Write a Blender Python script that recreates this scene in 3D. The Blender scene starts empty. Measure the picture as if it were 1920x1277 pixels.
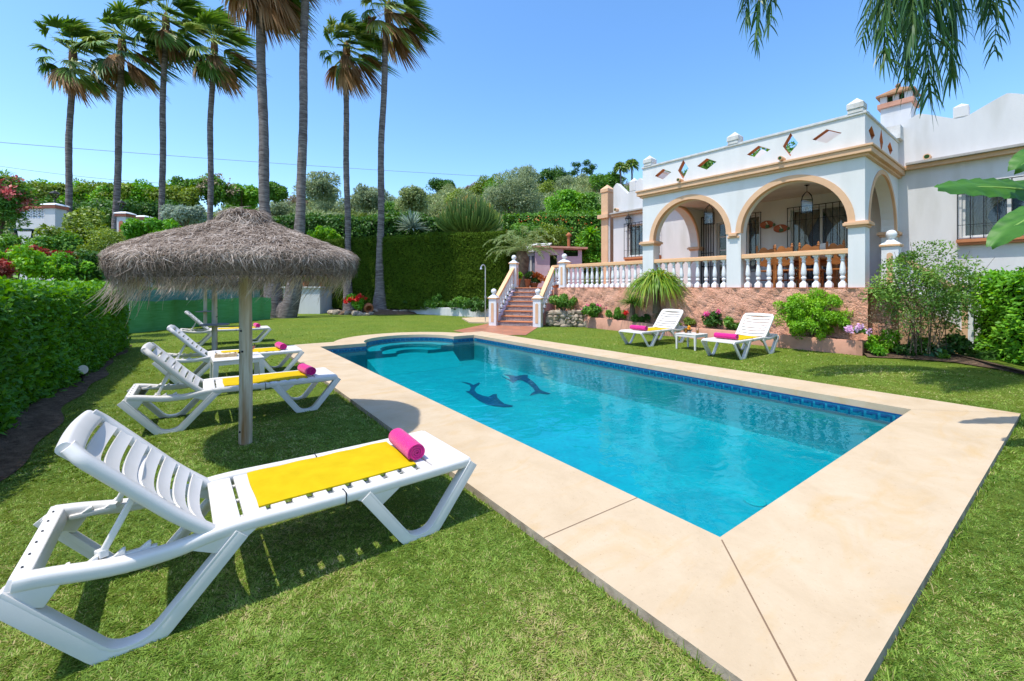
import bpy, bmesh, math, random
import numpy as np
from mathutils import Vector, Matrix
R = math.radians
random.seed(7)
rng = np.random.default_rng(11)
S = bpy.context.scene
COL = S.collection

# ---------------------------------------------------------------- camera geometry
F, CX, HY, HC = 805.0, 960.0, 539.0, 1.45      # focal (px of a 1920 wide frame), centre column, horizon row, eye height
def P(px, py, Y):                               # point at distance Y
    return Vector(((px-CX)/F*Y, Y, HC+(HY-py)/F*Y))
def G(px, py, z=0.0):                           # point at height z
    Y = F*(HC-z)/(py-HY)
    return Vector(((px-CX)/F*Y, Y, z))

# ---------------------------------------------------------------- object helpers
def tag(o, label=None, cat=None, group=None, kind=None):
    if label: o['label'] = label
    if cat: o['category'] = cat
    if group: o['group'] = group
    if kind: o['kind'] = kind
    return o
def empty(name, loc=(0,0,0), rz=0.0, label=None, cat=None, group=None):
    o = bpy.data.objects.new(name, None); COL.objects.link(o)
    o.empty_display_size = .1
    o.location = loc; o.rotation_euler = (0,0,rz)
    return tag(o, label, cat, group)
def link(name, me, parent=None):
    o = bpy.data.objects.new(name, me); COL.objects.link(o)
    if parent is not None: o.parent = parent
    return o
def copy_tree(o, parent=None):
    c = o.copy(); COL.objects.link(c)
    c.parent = parent
    for ch in list(o.children): copy_tree(ch, c)
    return c
def dup(o, loc, rz=0, label=None, sc=None):
    c = copy_tree(o); c.location = loc; c.rotation_euler = (0,0,rz)
    if label: c['label'] = label
    if sc: c.scale = sc if hasattr(sc,'__len__') else (sc,sc,sc)
    return c

class MB:
    """collects shapes into one mesh"""
    def __init__(s): s.v=[]; s.f=[]; s.m=[]; s.cur=0
    def add(s, vs, fs):
        b=len(s.v); s.v += [tuple(p) for p in vs]
        for f in fs: s.f.append([b+i for i in f]); s.m.append(s.cur)
        return s
    def hexa(s, p):                             # 4 bottom + 4 top corners, counter-clockwise
        return s.add(p, [(3,2,1,0),(4,5,6,7),(0,1,5,4),(1,2,6,5),(2,3,7,6),(3,0,4,7)])
    def box(s, x0,x1,y0,y1,z0,z1):
        return s.hexa([(x0,y0,z0),(x1,y0,z0),(x1,y1,z0),(x0,y1,z0),(x0,y0,z1),(x1,y0,z1),(x1,y1,z1),(x0,y1,z1)])
    def bar(s, a, b, w, h, up=(0,0,1)):
        a=Vector(a); b=Vector(b); d=(b-a).normalized(); u=Vector(up)
        if abs(d.dot(u))>.98: u=Vector((1,0,0))
        x=d.cross(u).normalized()*w/2; y=x.cross(d).normalized()*h/2
        return s.hexa([a-x-y,a+x-y,b+x-y,b-x-y,a-x+y,a+x+y,b+x+y,b-x+y])
    def tube(s, path, r, n=8, cap=True):
        path=[Vector(p) for p in path]
        rr = r if hasattr(r,'__len__') else [r]*len(path)
        rings=[]; prev=None
        for i,p in enumerate(path):
            d=(path[min(i+1,len(path)-1)]-path[max(i-1,0)]).normalized()
            if prev is None:
                u=Vector((0,0,1)) if abs(d.z)<.9 else Vector((1,0,0))
                x=d.cross(u).normalized()
            else: x=(prev-d*prev.dot(d)).normalized()
            prev=x; y=d.cross(x)
            rings.append([p+(x*math.cos(2*math.pi*k/n)+y*math.sin(2*math.pi*k/n))*rr[i] for k in range(n)])
        vs=[q for g in rings for q in g]; fs=[]
        for i in range(len(path)-1):
            for k in range(n):
                fs.append((i*n+k,i*n+(k+1)%n,(i+1)*n+(k+1)%n,(i+1)*n+k))
        if cap: fs += [tuple(range(n-1,-1,-1)), tuple(range((len(path)-1)*n,len(path)*n))]
        return s.add(vs,fs)
    def sweep(s, path, sec, side, cap=True, closed=False):
        """sec: list of (a,b) - a along 'side', b along side x tangent"""
        path=[Vector(p) for p in path]; side=Vector(side).normalized(); n=len(sec); L=len(path)
        vs=[]
        for i,p in enumerate(path):
            if closed: d=(path[(i+1)%L]-path[i-1]).normalized()
            else: d=(path[min(i+1,L-1)]-path[max(i-1,0)]).normalized()
            q=side.cross(d).normalized()
            sc=1.0
            if 0<i<L-1 or closed:
                d1=(path[i]-path[i-1]).normalized(); c=max(.5,d.dot(d1)); sc=1/c
            vs += [p+side*a+q*b*sc for a,b in sec]
        fs=[]
        for i in range(L if closed else L-1):
            j=(i+1)%L
            for k in range(n): fs.append((i*n+k,i*n+(k+1)%n,j*n+(k+1)%n,j*n+k))
        if cap and not closed: fs += [tuple(range(n-1,-1,-1)), tuple(range((L-1)*n,L*n))]
        return s.add(vs,fs)
    def lathe(s, prof, n=16, c=(0,0,0), square=False):
        vs=[];fs=[]; c=Vector(c)
        for r,z in prof:
            for k in range(n):
                a=2*math.pi*k/n; q=r
                if square:
                    a+=math.pi/4
                vs.append(c+Vector((q*math.cos(a),q*math.sin(a),z)))
        for i in range(len(prof)-1):
            for k in range(n): fs.append((i*n+k,i*n+(k+1)%n,(i+1)*n+(k+1)%n,(i+1)*n+k))
        fs += [tuple(range(n-1,-1,-1)), tuple(range((len(prof)-1)*n,len(prof)*n))]
        return s.add(vs,fs)
    def sphere(s, c, r, n=12, m=8, sz=1.0):
        prof=[(max(1e-4,r*math.sin(math.pi*i/m)), -r*sz*math.cos(math.pi*i/m)) for i in range(m+1)]
        return s.lathe(prof,n,c)
    def prism(s, poly, z0, z1):
        n=len(poly)
        vs=[(x,y,z0) for x,y in poly]+[(x,y,z1) for x,y in poly]
        fs=[tuple(range(n-1,-1,-1)),tuple(range(n,2*n))]+[(i,(i+1)%n,n+(i+1)%n,n+i) for i in range(n)]
        return s.add(vs,fs)
    def xf(s, M):
        s.v=[tuple(M@Vector(p)) for p in s.v]; return s
    def build(s, name, mats, parent=None, smooth=False, bevel=0, auto=None):
        me=bpy.data.meshes.new(name); me.from_pydata(s.v,[],s.f)
        for m in (mats if isinstance(mats,(list,tuple)) else [mats]): me.materials.append(m)
        me.polygons.foreach_set('material_index', s.m)
        bm=bmesh.new(); bm.from_mesh(me); bmesh.ops.recalc_face_normals(bm, faces=bm.faces)
        if bevel: 
            bmesh.ops.remove_doubles(bm, verts=bm.verts, dist=1e-5)
            bmesh.ops.bevel(bm, geom=[e for e in bm.edges if e.is_manifold and e.calc_face_angle(0)>.6], offset=bevel, segments=2, affect='EDGES', profile=.6, clamp_overlap=True)
        bm.to_mesh(me); bm.free()
        if smooth:
            me.polygons.foreach_set('use_smooth',[True]*len(me.polygons))
            if auto is not None or True:
                ang=R(auto or 40)
                me.set_sharp_from_angle(angle=ang)
        return link(name, me, parent)

class NB:
    """numpy mesh of many quads / triangles with a per-vertex value 'v'"""
    def __init__(s): s.V=[]; s.Fq=[]; s.A=[]; s.M=[]; s.n=0
    def add(s, V, Fq, a, m=0):
        s.V.append(V.reshape(-1,3)); s.Fq.append(Fq+s.n); s.A.append(a.reshape(-1)); s.M.append(np.full(len(Fq),m)); s.n+=V.reshape(-1,3).shape[0]
    def leaves(s, p, d, nn, L, W, v, fold=.12, m=0):
        N=len(p); d=d/np.linalg.norm(d,axis=1,keepdims=True)
        sd=np.cross(d,nn); sd/= (np.linalg.norm(sd,axis=1,keepdims=True)+1e-9)
        up=np.cross(sd,d)
        L=np.broadcast_to(L,(N,))[:,None]; W=np.broadcast_to(W,(N,))[:,None]
        mid=p+d*L*.45
        V=np.stack([p, mid+sd*W*.5+up*fold*L, p+d*L, mid-sd*W*.5+up*fold*L*.6],1)
        F_=np.arange(N*4).reshape(N,4)
        s.add(V,F_,np.repeat(v,4),m)
    def ribbons(s, pts, side, w, v, m=0):
        N,K,_=pts.shape
        if side.ndim==2: side=np.repeat(side[:,None,:],K,1)
        w=np.broadcast_to(w,(N,K))[...,None]
        V=np.stack([pts-side*w/2, pts+side*w/2],2)      # N,K,2,3
        b=(np.arange(N)*K*2)[:,None]+ (np.arange(K-1)*2)[None,:]
        F_=np.stack([b,b+1,b+3,b+2],-1).reshape(-1,4)
        s.add(V,F_,np.repeat(np.broadcast_to(v,(N,)),K*2),m)
    def mb(s, mb, v=.5, m=0):
        V=np.array(mb.v); q=[f for f in mb.f if len(f)==4]; t=[f for f in mb.f if len(f)==3]
        q += [f+[f[2]] for f in t]
        s.add(V,np.array([f for f in mb.f if len(f)==4]),np.full(len(V),v),m)
    def build(s, name, mats, parent=None, smooth=False):
        V=np.concatenate(s.V).astype(np.float32); Q=np.concatenate(s.Fq).astype(np.int32); A=np.concatenate(s.A).astype(np.float32)
        me=bpy.data.meshes.new(name)
        me.vertices.add(len(V)); me.vertices.foreach_set('co',V.ravel())
        me.loops.add(Q.size); me.loops.foreach_set('vertex_index',Q.ravel())
        me.polygons.add(len(Q)); me.polygons.foreach_set('loop_start',np.arange(0,Q.size,4,dtype=np.int32))
        me.polygons.foreach_set('material_index',np.concatenate(s.M).astype(np.int32))
        if smooth: me.polygons.foreach_set('use_smooth',np.ones(len(Q),dtype=bool))
        at=me.attributes.new('v','FLOAT','POINT'); at.data.foreach_set('value',A)
        for m in (mats if isinstance(mats,(list,tuple)) else [mats]): me.materials.append(m)
        me.update(calc_edges=True)
        return link(name,me,parent)

def unit(n):
    d=rng.normal(size=(n,3)); return d/np.linalg.norm(d,axis=1,keepdims=True)
def vnoise(p, sc, seed=0):
    """cheap smooth noise, 0..1, p (N,2or3)"""
    q=np.asarray(p)*sc; r=np.random.default_rng(seed); out=np.zeros(len(q))
    for k in range(6):
        w=r.normal(size=q.shape[1])*(.6+.45*k); ph=r.uniform(0,6.28)
        out+=np.sin(q@w+ph+1.3*np.sin(q@np.roll(w,1)*.7+ph*2))/(1+.35*k)
    return np.clip(.5+out/5.2,0,1)

def plate(outer, holes, depth):
    """flat polygon with holes, thickened: returns mesh data in (x, y, z) with z in 0..depth"""
    cu=bpy.data.curves.new('plate','CURVE'); cu.dimensions='2D'; cu.fill_mode='BOTH'; cu.extrude=depth/2
    for poly in [outer]+holes:
        sp=cu.splines.new('POLY'); sp.points.add(len(poly)-1)
        for i,(x,y) in enumerate(poly): sp.points[i].co=(x,y,0,1)
        sp.use_cyclic_u=True
    o=bpy.data.objects.new('plate',cu); COL.objects.link(o)
    dg=bpy.context.evaluated_depsgraph_get(); dg.update()
    me=bpy.data.meshes.new_from_object(o.evaluated_get(dg))
    vs=[(v.co.x,v.co.y,v.co.z+depth/2) for v in me.vertices]; fs=[list(f.vertices) for f in me.polygons]
    bpy.data.objects.remove(o); bpy.data.curves.remove(cu); bpy.data.meshes.remove(me)
    return vs,fs

# ---------------------------------------------------------------- materials
def newmat(name):
    m=bpy.data.materials.new(name); m.use_nodes=True; nt=m.node_tree; nt.nodes.clear()
    out=nt.nodes.new('ShaderNodeOutputMaterial'); b=nt.nodes.new('ShaderNodeBsdfPrincipled')
    nt.links.new(b.outputs[0],out.inputs[0]); return m,nt,b,out
def nd(nt,t,**kw):
    n=nt.nodes.new(t)
    for k,v in kw.items():
        if k in n.inputs.keys(): n.inputs[k].default_value=v
        else: setattr(n,k,v)
    return n
def c4(c): return (c[0],c[1],c[2],1)
def ramp(nt, fac, stops):
    r=nt.nodes.new('ShaderNodeValToRGB'); e=r.color_ramp.elements
    while len(e)<len(stops): e.new(.5)
    for i,(p,c) in enumerate(stops): e[i].position=p; e[i].color=c4(c)
    nt.links.new(fac,r.inputs[0]); return r
def mat(name, c1, c2=None, scale=4, rough=.6, bump=0, bscale=60, spec=.3, detail=5, stretch=None, bdist=.01, coat=0, lo=.35, hi=.65, metal=0, c3=None, s3=1.0, sheen=0):
    m,nt,b,out=newmat(name)
    tc=nd(nt,'ShaderNodeTexCoord'); src=tc.outputs['Object']
    if stretch:
        mp=nd(nt,'ShaderNodeMapping'); mp.inputs['Scale'].default_value=stretch; nt.links.new(src,mp.inputs[0]); src=mp.outputs[0]
    b.inputs['Roughness'].default_value=rough; b.inputs['Specular IOR Level'].default_value=spec
    b.inputs['Metallic'].default_value=metal; b.inputs['Coat Weight'].default_value=coat; b.inputs['Sheen Weight'].default_value=sheen
    if c2 is not None:
        n=nd(nt,'ShaderNodeTexNoise',Scale=scale,Detail=detail,Roughness=.6); nt.links.new(src,n.inputs['Vector'])
        r=ramp(nt,n.outputs[0],[(lo,c1),(hi,c2)]); col=r.outputs[0]
        if c3 is not None:
            n3=nd(nt,'ShaderNodeTexNoise',Scale=s3,Detail=4); nt.links.new(src,n3.inputs['Vector'])
            r3=ramp(nt,n3.outputs[0],[(.52,(0,0,0)),(.68,(1,1,1))])
            mx=nd(nt,'ShaderNodeMixRGB'); nt.links.new(r3.outputs[0],mx.inputs[0]); nt.links.new(col,mx.inputs[1]); mx.inputs[2].default_value=c4(c3); col=mx.outputs[0]
        nt.links.new(col,b.inputs['Base Color'])
    else: b.inputs['Base Color'].default_value=c4(c1)
    if bump:
        n=nd(nt,'ShaderNodeTexNoise',Scale=bscale,Detail=6,Roughness=.65); nt.links.new(src,n.inputs['Vector'])
        bp=nd(nt,'ShaderNodeBump',Strength=bump,Distance=bdist); nt.links.new(n.outputs[0],bp.inputs['Height']); nt.links.new(bp.outputs[0],b.inputs['Normal'])
    return m
def leafmat(name, stops, rough=.5, trans=.3, spec=.35, tcol=None):
    """colour from the per-leaf value v (leaf to leaf variation of the plant itself)"""
    m,nt,b,out=newmat(name)
    a=nd(nt,'ShaderNodeAttribute',attribute_name='v')
    r=ramp(nt,a.outputs['Fac'],stops)
    nt.links.new(r.outputs[0],b.inputs['Base Color']); b.inputs['Roughness'].default_value=rough; b.inputs['Specular IOR Level'].default_value=spec
    if trans:
        t=nd(nt,'ShaderNodeBsdfTranslucent')
        h=nd(nt,'ShaderNodeHueSaturation',Saturation=1.15,Value=1.25); h.inputs['Hue'].default_value=.48
        nt.links.new(r.outputs[0],h.inputs['Color']); nt.links.new(h.outputs[0],t.inputs[0])
        mx=nd(nt,'ShaderNodeMixShader'); mx.inputs[0].default_value=trans
        nt.links.new(b.outputs[0],mx.inputs[1]); nt.links.new(t.outputs[0],mx.inputs[2]); nt.links.new(mx.outputs[0],out.inputs[0])
    return m
def greens(k=1.0, hue=0, spread=1.0):
    pass
M={}
M['plastic']=mat('white_plastic',(.69,.66,.62),(.65,.62,.58),scale=3,rough=.38,bump=.05,bscale=25,spec=.4,c3=(.62,.59,.54),s3=2.2)
M['yellow']=mat('yellow_canvas',(.56,.395,.006),(.50,.345,.004),scale=8,rough=.9,bump=.25,bscale=350,spec=.1,bdist=.003)
M['pink']=mat('pink_terry',(.66,.018,.22),(.56,.012,.17),scale=60,rough=.95,bump=.9,bscale=420,spec=.1,bdist=.004,sheen=.3)
def deckmat():
    m,nt,b,out=newmat('pool_coping_concrete'); tc=nd(nt,'ShaderNodeTexCoord'); src=tc.outputs['Object']
    n=nd(nt,'ShaderNodeTexNoise',Scale=2.2,Detail=9,Roughness=.68,Distortion=.4); nt.links.new(src,n.inputs['Vector'])
    r=ramp(nt,n.outputs[0],[(.25,(.45,.34,.215)),(.5,(.51,.395,.26)),(.75,(.555,.445,.31))])
    mp=nd(nt,'ShaderNodeMapping'); mp.inputs['Scale'].default_value=(1.1,2.6,1); mp.inputs['Rotation'].default_value=(0,0,.5); nt.links.new(src,mp.inputs[0])
    n2=nd(nt,'ShaderNodeTexNoise',Scale=1.5,Detail=8,Roughness=.62,Distortion=.9); nt.links.new(mp.outputs[0],n2.inputs['Vector'])
    r2=ramp(nt,n2.outputs[0],[(.52,(0,0,0)),(.74,(.75,.75,.75))])
    mx=nd(nt,'ShaderNodeMixRGB'); nt.links.new(r2.outputs[0],mx.inputs[0]); nt.links.new(r.outputs[0],mx.inputs[1]); mx.inputs[2].default_value=(.50,.34,.165,1)
    n3=nd(nt,'ShaderNodeTexNoise',Scale=70,Detail=3,Roughness=.7); nt.links.new(src,n3.inputs['Vector'])
    r3=ramp(nt,n3.outputs[0],[(.27,(.62,.55,.48)),(.36,(1,1,1)),(.64,(1,1,1)),(.74,(1.08,1.08,1.08))])
    m2=nd(nt,'ShaderNodeMixRGB',blend_type='MULTIPLY'); m2.inputs[0].default_value=.8; nt.links.new(mx.outputs[0],m2.inputs[1]); nt.links.new(r3.outputs[0],m2.inputs[2])
    nt.links.new(m2.outputs[0],b.inputs['Base Color']); b.inputs['Roughness'].default_value=.8; b.inputs['Specular IOR Level'].default_value=.2
    n4=nd(nt,'ShaderNodeTexNoise',Scale=9,Detail=9,Roughness=.7); nt.links.new(src,n4.inputs['Vector'])
    bp=nd(nt,'ShaderNodeBump',Strength=.35,Distance=.012); nt.links.new(n4.outputs[0],bp.inputs['Height']); nt.links.new(bp.outputs[0],b.inputs['Normal'])
    return m
M['deck']=deckmat()
M['deckedge']=mat('concrete_edge',(.24,.19,.14),(.42,.35,.27),scale=9,rough=.9,bump=.6,bscale=30)
M['soil']=mat('dark_soil',(.085,.055,.036),(.19,.13,.085),scale=12,rough=1,bump=1,bscale=40,bdist=.03,spec=.1)
M['stucco']=mat('white_stucco',(.66,.65,.645),(.61,.60,.595),scale=1.3,rough=.85,bump=.25,bscale=30,spec=.15,c3=(.56,.55,.53),s3=1.2,stretch=(1.6,1.6,.35))
M['porchwhite']=mat('pale_blue_white_stucco',(.70,.70,.69),(.66,.665,.655),scale=1.5,rough=.85,bump=.3,bscale=22,spec=.15,c3=(.635,.635,.62),s3=1.3,stretch=(1.6,1.6,.35))
M['weathered']=mat('weathered_plaster',(.66,.66,.64),(.50,.49,.46),scale=7,rough=.9,bump=.4,bscale=40,spec=.1)
M['peach']=mat('peach_trim',(.70,.45,.28),(.64,.40,.24),scale=3,rough=.8,bump=.15,bscale=40,spec=.15)
M['peachlight']=mat('pale_peach_rail',(.74,.47,.27),(.68,.42,.23),scale=4,rough=.75,bump=.15,bscale=40,spec=.2)
M['orange']=mat('orange_paint',(.50,.20,.09),(.43,.17,.075),scale=5,rough=.75,spec=.2)
M['balwhite']=mat('white_painted_stone',(.76,.78,.80),(.68,.70,.72),scale=6,rough=.6,bump=.15,bscale=40,spec=.3)
def pink_render():
    m,nt,b,out=newmat('rough_pink_render')
    tc=nd(nt,'ShaderNodeTexCoord'); n=nd(nt,'ShaderNodeTexNoise',Scale=3,Detail=5); nt.links.new(tc.outputs['Object'],n.inputs['Vector'])
    r=ramp(nt,n.outputs[0],[(.3,(.70,.345,.225)),(.7,(.78,.43,.30))]); nt.links.new(r.outputs[0],b.inputs['Base Color'])
    b.inputs['Roughness'].default_value=.95; b.inputs['Specular IOR Level'].default_value=.08
    v=nd(nt,'ShaderNodeTexNoise',Scale=15,Detail=5,Roughness=.55,Distortion=1.2); nt.links.new(tc.outputs['Object'],v.inputs['Vector'])
    bp=nd(nt,'ShaderNodeBump',Strength=1,Distance=.06); nt.links.new(v.outputs[0],bp.inputs['Height']); nt.links.new(bp.outputs[0],b.inputs['Normal'])
    return m
M['pinkwall']=pink_render()
M['planter']=mat('smooth_pink_render',(.58,.31,.22),(.50,.26,.18),scale=3,rough=.9,bump=.3,bscale=25,spec=.1,c3=(.42,.22,.15),s3=1.5)
M['iron']=mat('black_iron',(.012,.012,.014),rough=.45,spec=.4)
M['glass']=mat('dark_window_glass',(.03,.035,.04),(.05,.055,.06),scale=2,rough=.06,spec=.8)
M['framewhite']=mat('white_window_frame',(.58,.57,.55),rough=.5)
M['curtain']=mat('beige_curtain',(.42,.35,.27),(.33,.27,.2),scale=3,rough=.9,stretch=(20,20,1))
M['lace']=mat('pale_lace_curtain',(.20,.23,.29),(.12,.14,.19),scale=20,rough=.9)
M['wood']=mat('orange_pine',(.40,.155,.04),(.30,.105,.025),scale=6,rough=.5,stretch=(1,1,8),spec=.35)
M['post']=mat('weathered_pole',(.62,.56,.46),(.47,.38,.27),scale=5,rough=.85,bump=.4,bscale=30,stretch=(6,6,.5),spec=.1,c3=(.27,.13,.04),s3=1.2)
M['thatchcore']=mat('thatch_core',(.085,.06,.045),(.15,.11,.085),scale=30,rough=1,bump=1,bscale=60,bdist=.03,spec=.05)
M['thatch']=leafmat('heather_strand',[(0,(.095,.066,.046)),(.5,(.36,.285,.225)),(1,(.72,.62,.53))],rough=.9,trans=.1,spec=.1)
M['fringe']=leafmat('straw_fringe',[(0,(.28,.22,.16)),(.6,(.52,.44,.35)),(1,(.70,.62,.52))],rough=.9,trans=.3,spec=.1)
M['terracotta']=mat('terracotta_tile',(.52,.20,.09),(.44,.15,.06),scale=7,rough=.65,bump=.15,bscale=30,spec=.25)
M['potclay']=mat('clay_pot',(.42,.16,.07),(.34,.12,.05),scale=8,rough=.8,spec=.2)
M['rock']=mat('garden_rock',(.46,.38,.29),(.26,.21,.16),scale=6,rough=.9,bump=.8,bscale=14,bdist=.03,spec=.15)
M['trunkpalm']=mat('palm_bark',(.11,.09,.085),(.30,.265,.25),scale=2.2,rough=.95,bump=1,bscale=5,stretch=(1.2,1.2,7),bdist=.07,spec=.1)
M['bark']=mat('bark',(.10,.07,.05),(.18,.14,.10),scale=8,rough=.95,bump=.7,bscale=20,spec=.1)
M['metal']=mat('shower_metal',(.55,.55,.53),rough=.35,metal=.8)
M['hose']=mat('green_hose',(.20,.33,.20),rough=.5)
M['cable']=mat('grey_cable',(.32,.43,.55),rough=.7)
M['pinkshed']=mat('pale_mauve_render',(.60,.46,.50),(.54,.40,.45),scale=3,rough=.9,spec=.1)
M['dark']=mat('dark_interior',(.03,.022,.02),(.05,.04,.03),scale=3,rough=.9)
M['meshgreen']=mat('green_shade_netting',(.08,.30,.08),(.11,.37,.13),scale=2,rough=.7,stretch=(1,1,10),bump=.3,bscale=30)
M['juice']=mat('orange_juice',(.75,.28,.01),rough=.3)
M['cream']=mat('cream_cushion',(.66,.58,.46),(.6,.52,.4),scale=6,rough=.9)
M['greyroof']=mat('grey_gutter',(.42,.40,.37),(.34,.32,.3),scale=5,rough=.7)
M['tileroof']=mat('clay_roof_tile',(.36,.20,.10),(.24,.13,.07),scale=20,rough=.8,bump=.6,bscale=25)
def clearglass():
    m,nt,b,out=newmat('clear_glass'); nt.nodes.remove(b)
    t=nd(nt,'ShaderNodeBsdfTransparent'); g=nd(nt,'ShaderNodeBsdfGlossy',Roughness=.02); f=nd(nt,'ShaderNodeFresnel',IOR=1.45)
    mx=nd(nt,'ShaderNodeMixShader'); nt.links.new(f.outputs[0],mx.inputs[0]); nt.links.new(t.outputs[0],mx.inputs[1]); nt.links.new(g.outputs[0],mx.inputs[2]); nt.links.new(mx.outputs[0],out.inputs[0]); t.inputs[0].default_value=(.93,.96,.97,1)
    return m
M['clear']=clearglass()
# foliage colours (leaf to leaf)
def LM(k,a,b,c,g=1.45,**kw):
    q=lambda t: tuple(min(.8,x*g) for x in t)
    M[k]=leafmat('leaf_'+k,[(0,q(a)),(.55,q(b)),(1,q(c))],**kw)
LM('hedge',(.024,.085,.008),(.065,.19,.014),(.16,.34,.02),g=1.5,trans=.4)
LM('box',(.035,.11,.010),(.10,.27,.018),(.26,.46,.03),g=1.9,trans=.4)
LM('conifer',(.026,.06,.004),(.06,.11,.007),(.12,.175,.014),trans=.15,spec=.15,rough=.8)
LM('conifer_light',(.03,.07,.006),(.075,.13,.012),(.13,.19,.02),trans=.15,spec=.15,rough=.8)
LM('lime',(.06,.16,.008),(.15,.34,.012),(.30,.46,.03))
LM('bright',(.04,.14,.008),(.10,.28,.012),(.22,.40,.03))
LM('mid',(.03,.085,.012),(.07,.17,.02),(.15,.28,.035),g=1.6)
LM('dark',(.018,.055,.010),(.04,.105,.016),(.085,.18,.03),g=1.6)
LM('olive',(.075,.105,.04),(.15,.195,.075),(.24,.285,.13),g=1.65,trans=.4)
LM('greyolive',(.08,.11,.055),(.155,.20,.105),(.24,.29,.17),g=1.65,trans=.4)
LM('yellowgreen',(.07,.12,.016),(.15,.225,.03),(.27,.34,.06),g=1.3)
LM('silver',(.13,.17,.12),(.22,.28,.21),(.34,.40,.32))
LM('dry',(.11,.085,.05),(.20,.16,.095),(.30,.25,.16))
LM('redleaf',(.14,.03,.015),(.28,.05,.035),(.34,.14,.07),g=1.2)
LM('red',(.42,.006,.006),(.55,.012,.01),(.6,.06,.02),trans=.2)
LM('orangered',(.34,.06,.012),(.45,.13,.02),(.48,.22,.04),trans=.2)
LM('magenta',(.50,.01,.12),(.68,.03,.22),(.75,.15,.35),trans=.2)
LM('pinkflower',(.40,.05,.06),(.50,.13,.12),(.55,.28,.24),trans=.2)
LM('lilac',(.55,.25,.5),(.65,.38,.6),(.7,.5,.65),trans=.2)
LM('palm',(.03,.075,.012),(.075,.15,.024),(.27,.30,.10),g=1.8,rough=.4,trans=.25)
LM('palmdead',(.15,.085,.04),(.26,.155,.075),(.40,.28,.16),rough=.8)
LM('queen',(.018,.055,.016),(.04,.105,.024),(.12,.17,.04),rough=.4,trans=.25)
LM('pony',(.05,.13,.01),(.14,.25,.02),(.34,.30,.03),rough=.45)
LM('jasmine',(.045,.10,.016),(.10,.20,.03),(.24,.34,.08),g=1.6)
LM('agave',(.025,.09,.045),(.06,.17,.09),(.13,.28,.15),rough=.4)
LM('cactus',(.06,.12,.015),(.13,.20,.03),(.40,.22,.05),trans=0,g=1.4)
# ================================================================ POOL
PA=G(1350,1007,.05); PROT=R(36.4)
d2=Vector((math.cos(PROT),math.sin(PROT),0)); d1=Vector((-d2.y,d2.x,0))
PW,PL=4.25,9.62; RC,RR=2.33,1.24        # pool width and length, Roman end centre and radius
def arc(cx,cy,r,a0,a1,n): return [(cx+r*math.cos(a0+(a1-a0)*i/n),cy+r*math.sin(a0+(a1-a0)*i/n)) for i in range(n+1)]
def pool_outline(g=0.0):
    return [(-g,-g),(PW+g,-g),(PW+g,PL+g)]+arc(RC,PL,RR+g,math.asin(g/(RR+g)) if g else 0,math.pi-(math.asin(g/(RR+g)) if g else 0),28)+[(-g,PL+g)]
DL,DN,DR,DF=.80,.76,.76,.74              # coping widths: left, near, right, far
def deck_outline():
    r=RR+.74; a=math.asin(DF/r)
    return [(-DL,-DN),(PW+DR,-DN),(PW+DR,PL+DF)]+arc(RC,PL,r,a,math.pi-a,36)+[(-DL,PL+DF)]
def ploc(o): o.location=(PA.x,PA.y,0); o.rotation_euler=(0,0,PROT); return o
def plocal(xy):
    dx=xy[:,0]-PA.x; dy=xy[:,1]-PA.y
    return dx*d2.x+dy*d2.y, dx*d1.x+dy*d1.y
def in_deck(xy, g=0):
    a,b=plocal(xy)
    r=(a>-DL-g)&(a<PW+DR+g)&(b>-DN-g)&(b<PL+DF+g)
    return r|(((a-RC)**2+(b-PL)**2<(RR+.74+g)**2)&(b>PL))
mb=MB(); vs,fs=plate(deck_outline(),[pool_outline()],.13)
mb.add([(x,y,z-.08) for x,y,z in vs],fs)
for f_i,f in enumerate(mb.f):
    zs=[mb.v[i][2] for i in f]
    xs=[mb.v[i] for i in f]
    inner=all(-.02<p[0]<PW+.02 and -.02<p[1]<PL+RR+.05 for p in xs)
    mb.m[f_i]=0 if (max(zs)-min(zs)<1e-4 or inner) else 1
deck=ploc(mb.build('pool_deck',[M['deck'],M['deckedge']])); tag(deck,kind='structure')
M['joint']=mat('joint_line',(.20,.13,.08),rough=1)
mb=MB()
def strip(mb,a,b,w,z=.0515):
    a=Vector((a[0],a[1],0)); b=Vector((b[0],b[1],0)); n=(b-a).normalized(); n=Vector((-n.y,n.x,0))*w/2
    mb.add([(a-n)+Vector((0,0,z)),(b-n)+Vector((0,0,z)),(b+n)+Vector((0,0,z)),(a+n)+Vector((0,0,z))],[(0,1,2,3)])
strip(mb,(-.02,-.02),(-DL,-DN),.008)
for b in (.56,7.6): strip(mb,(-.0,b),(-DL,b+.02),.006)
for b in (4.3,): strip(mb,(PW,b),(PW+DR,b),.004)
strip(mb,(PW,0),(PW+DR,-DN),.0025)
mb.build('deck_joint',M['joint'],deck)

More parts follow.
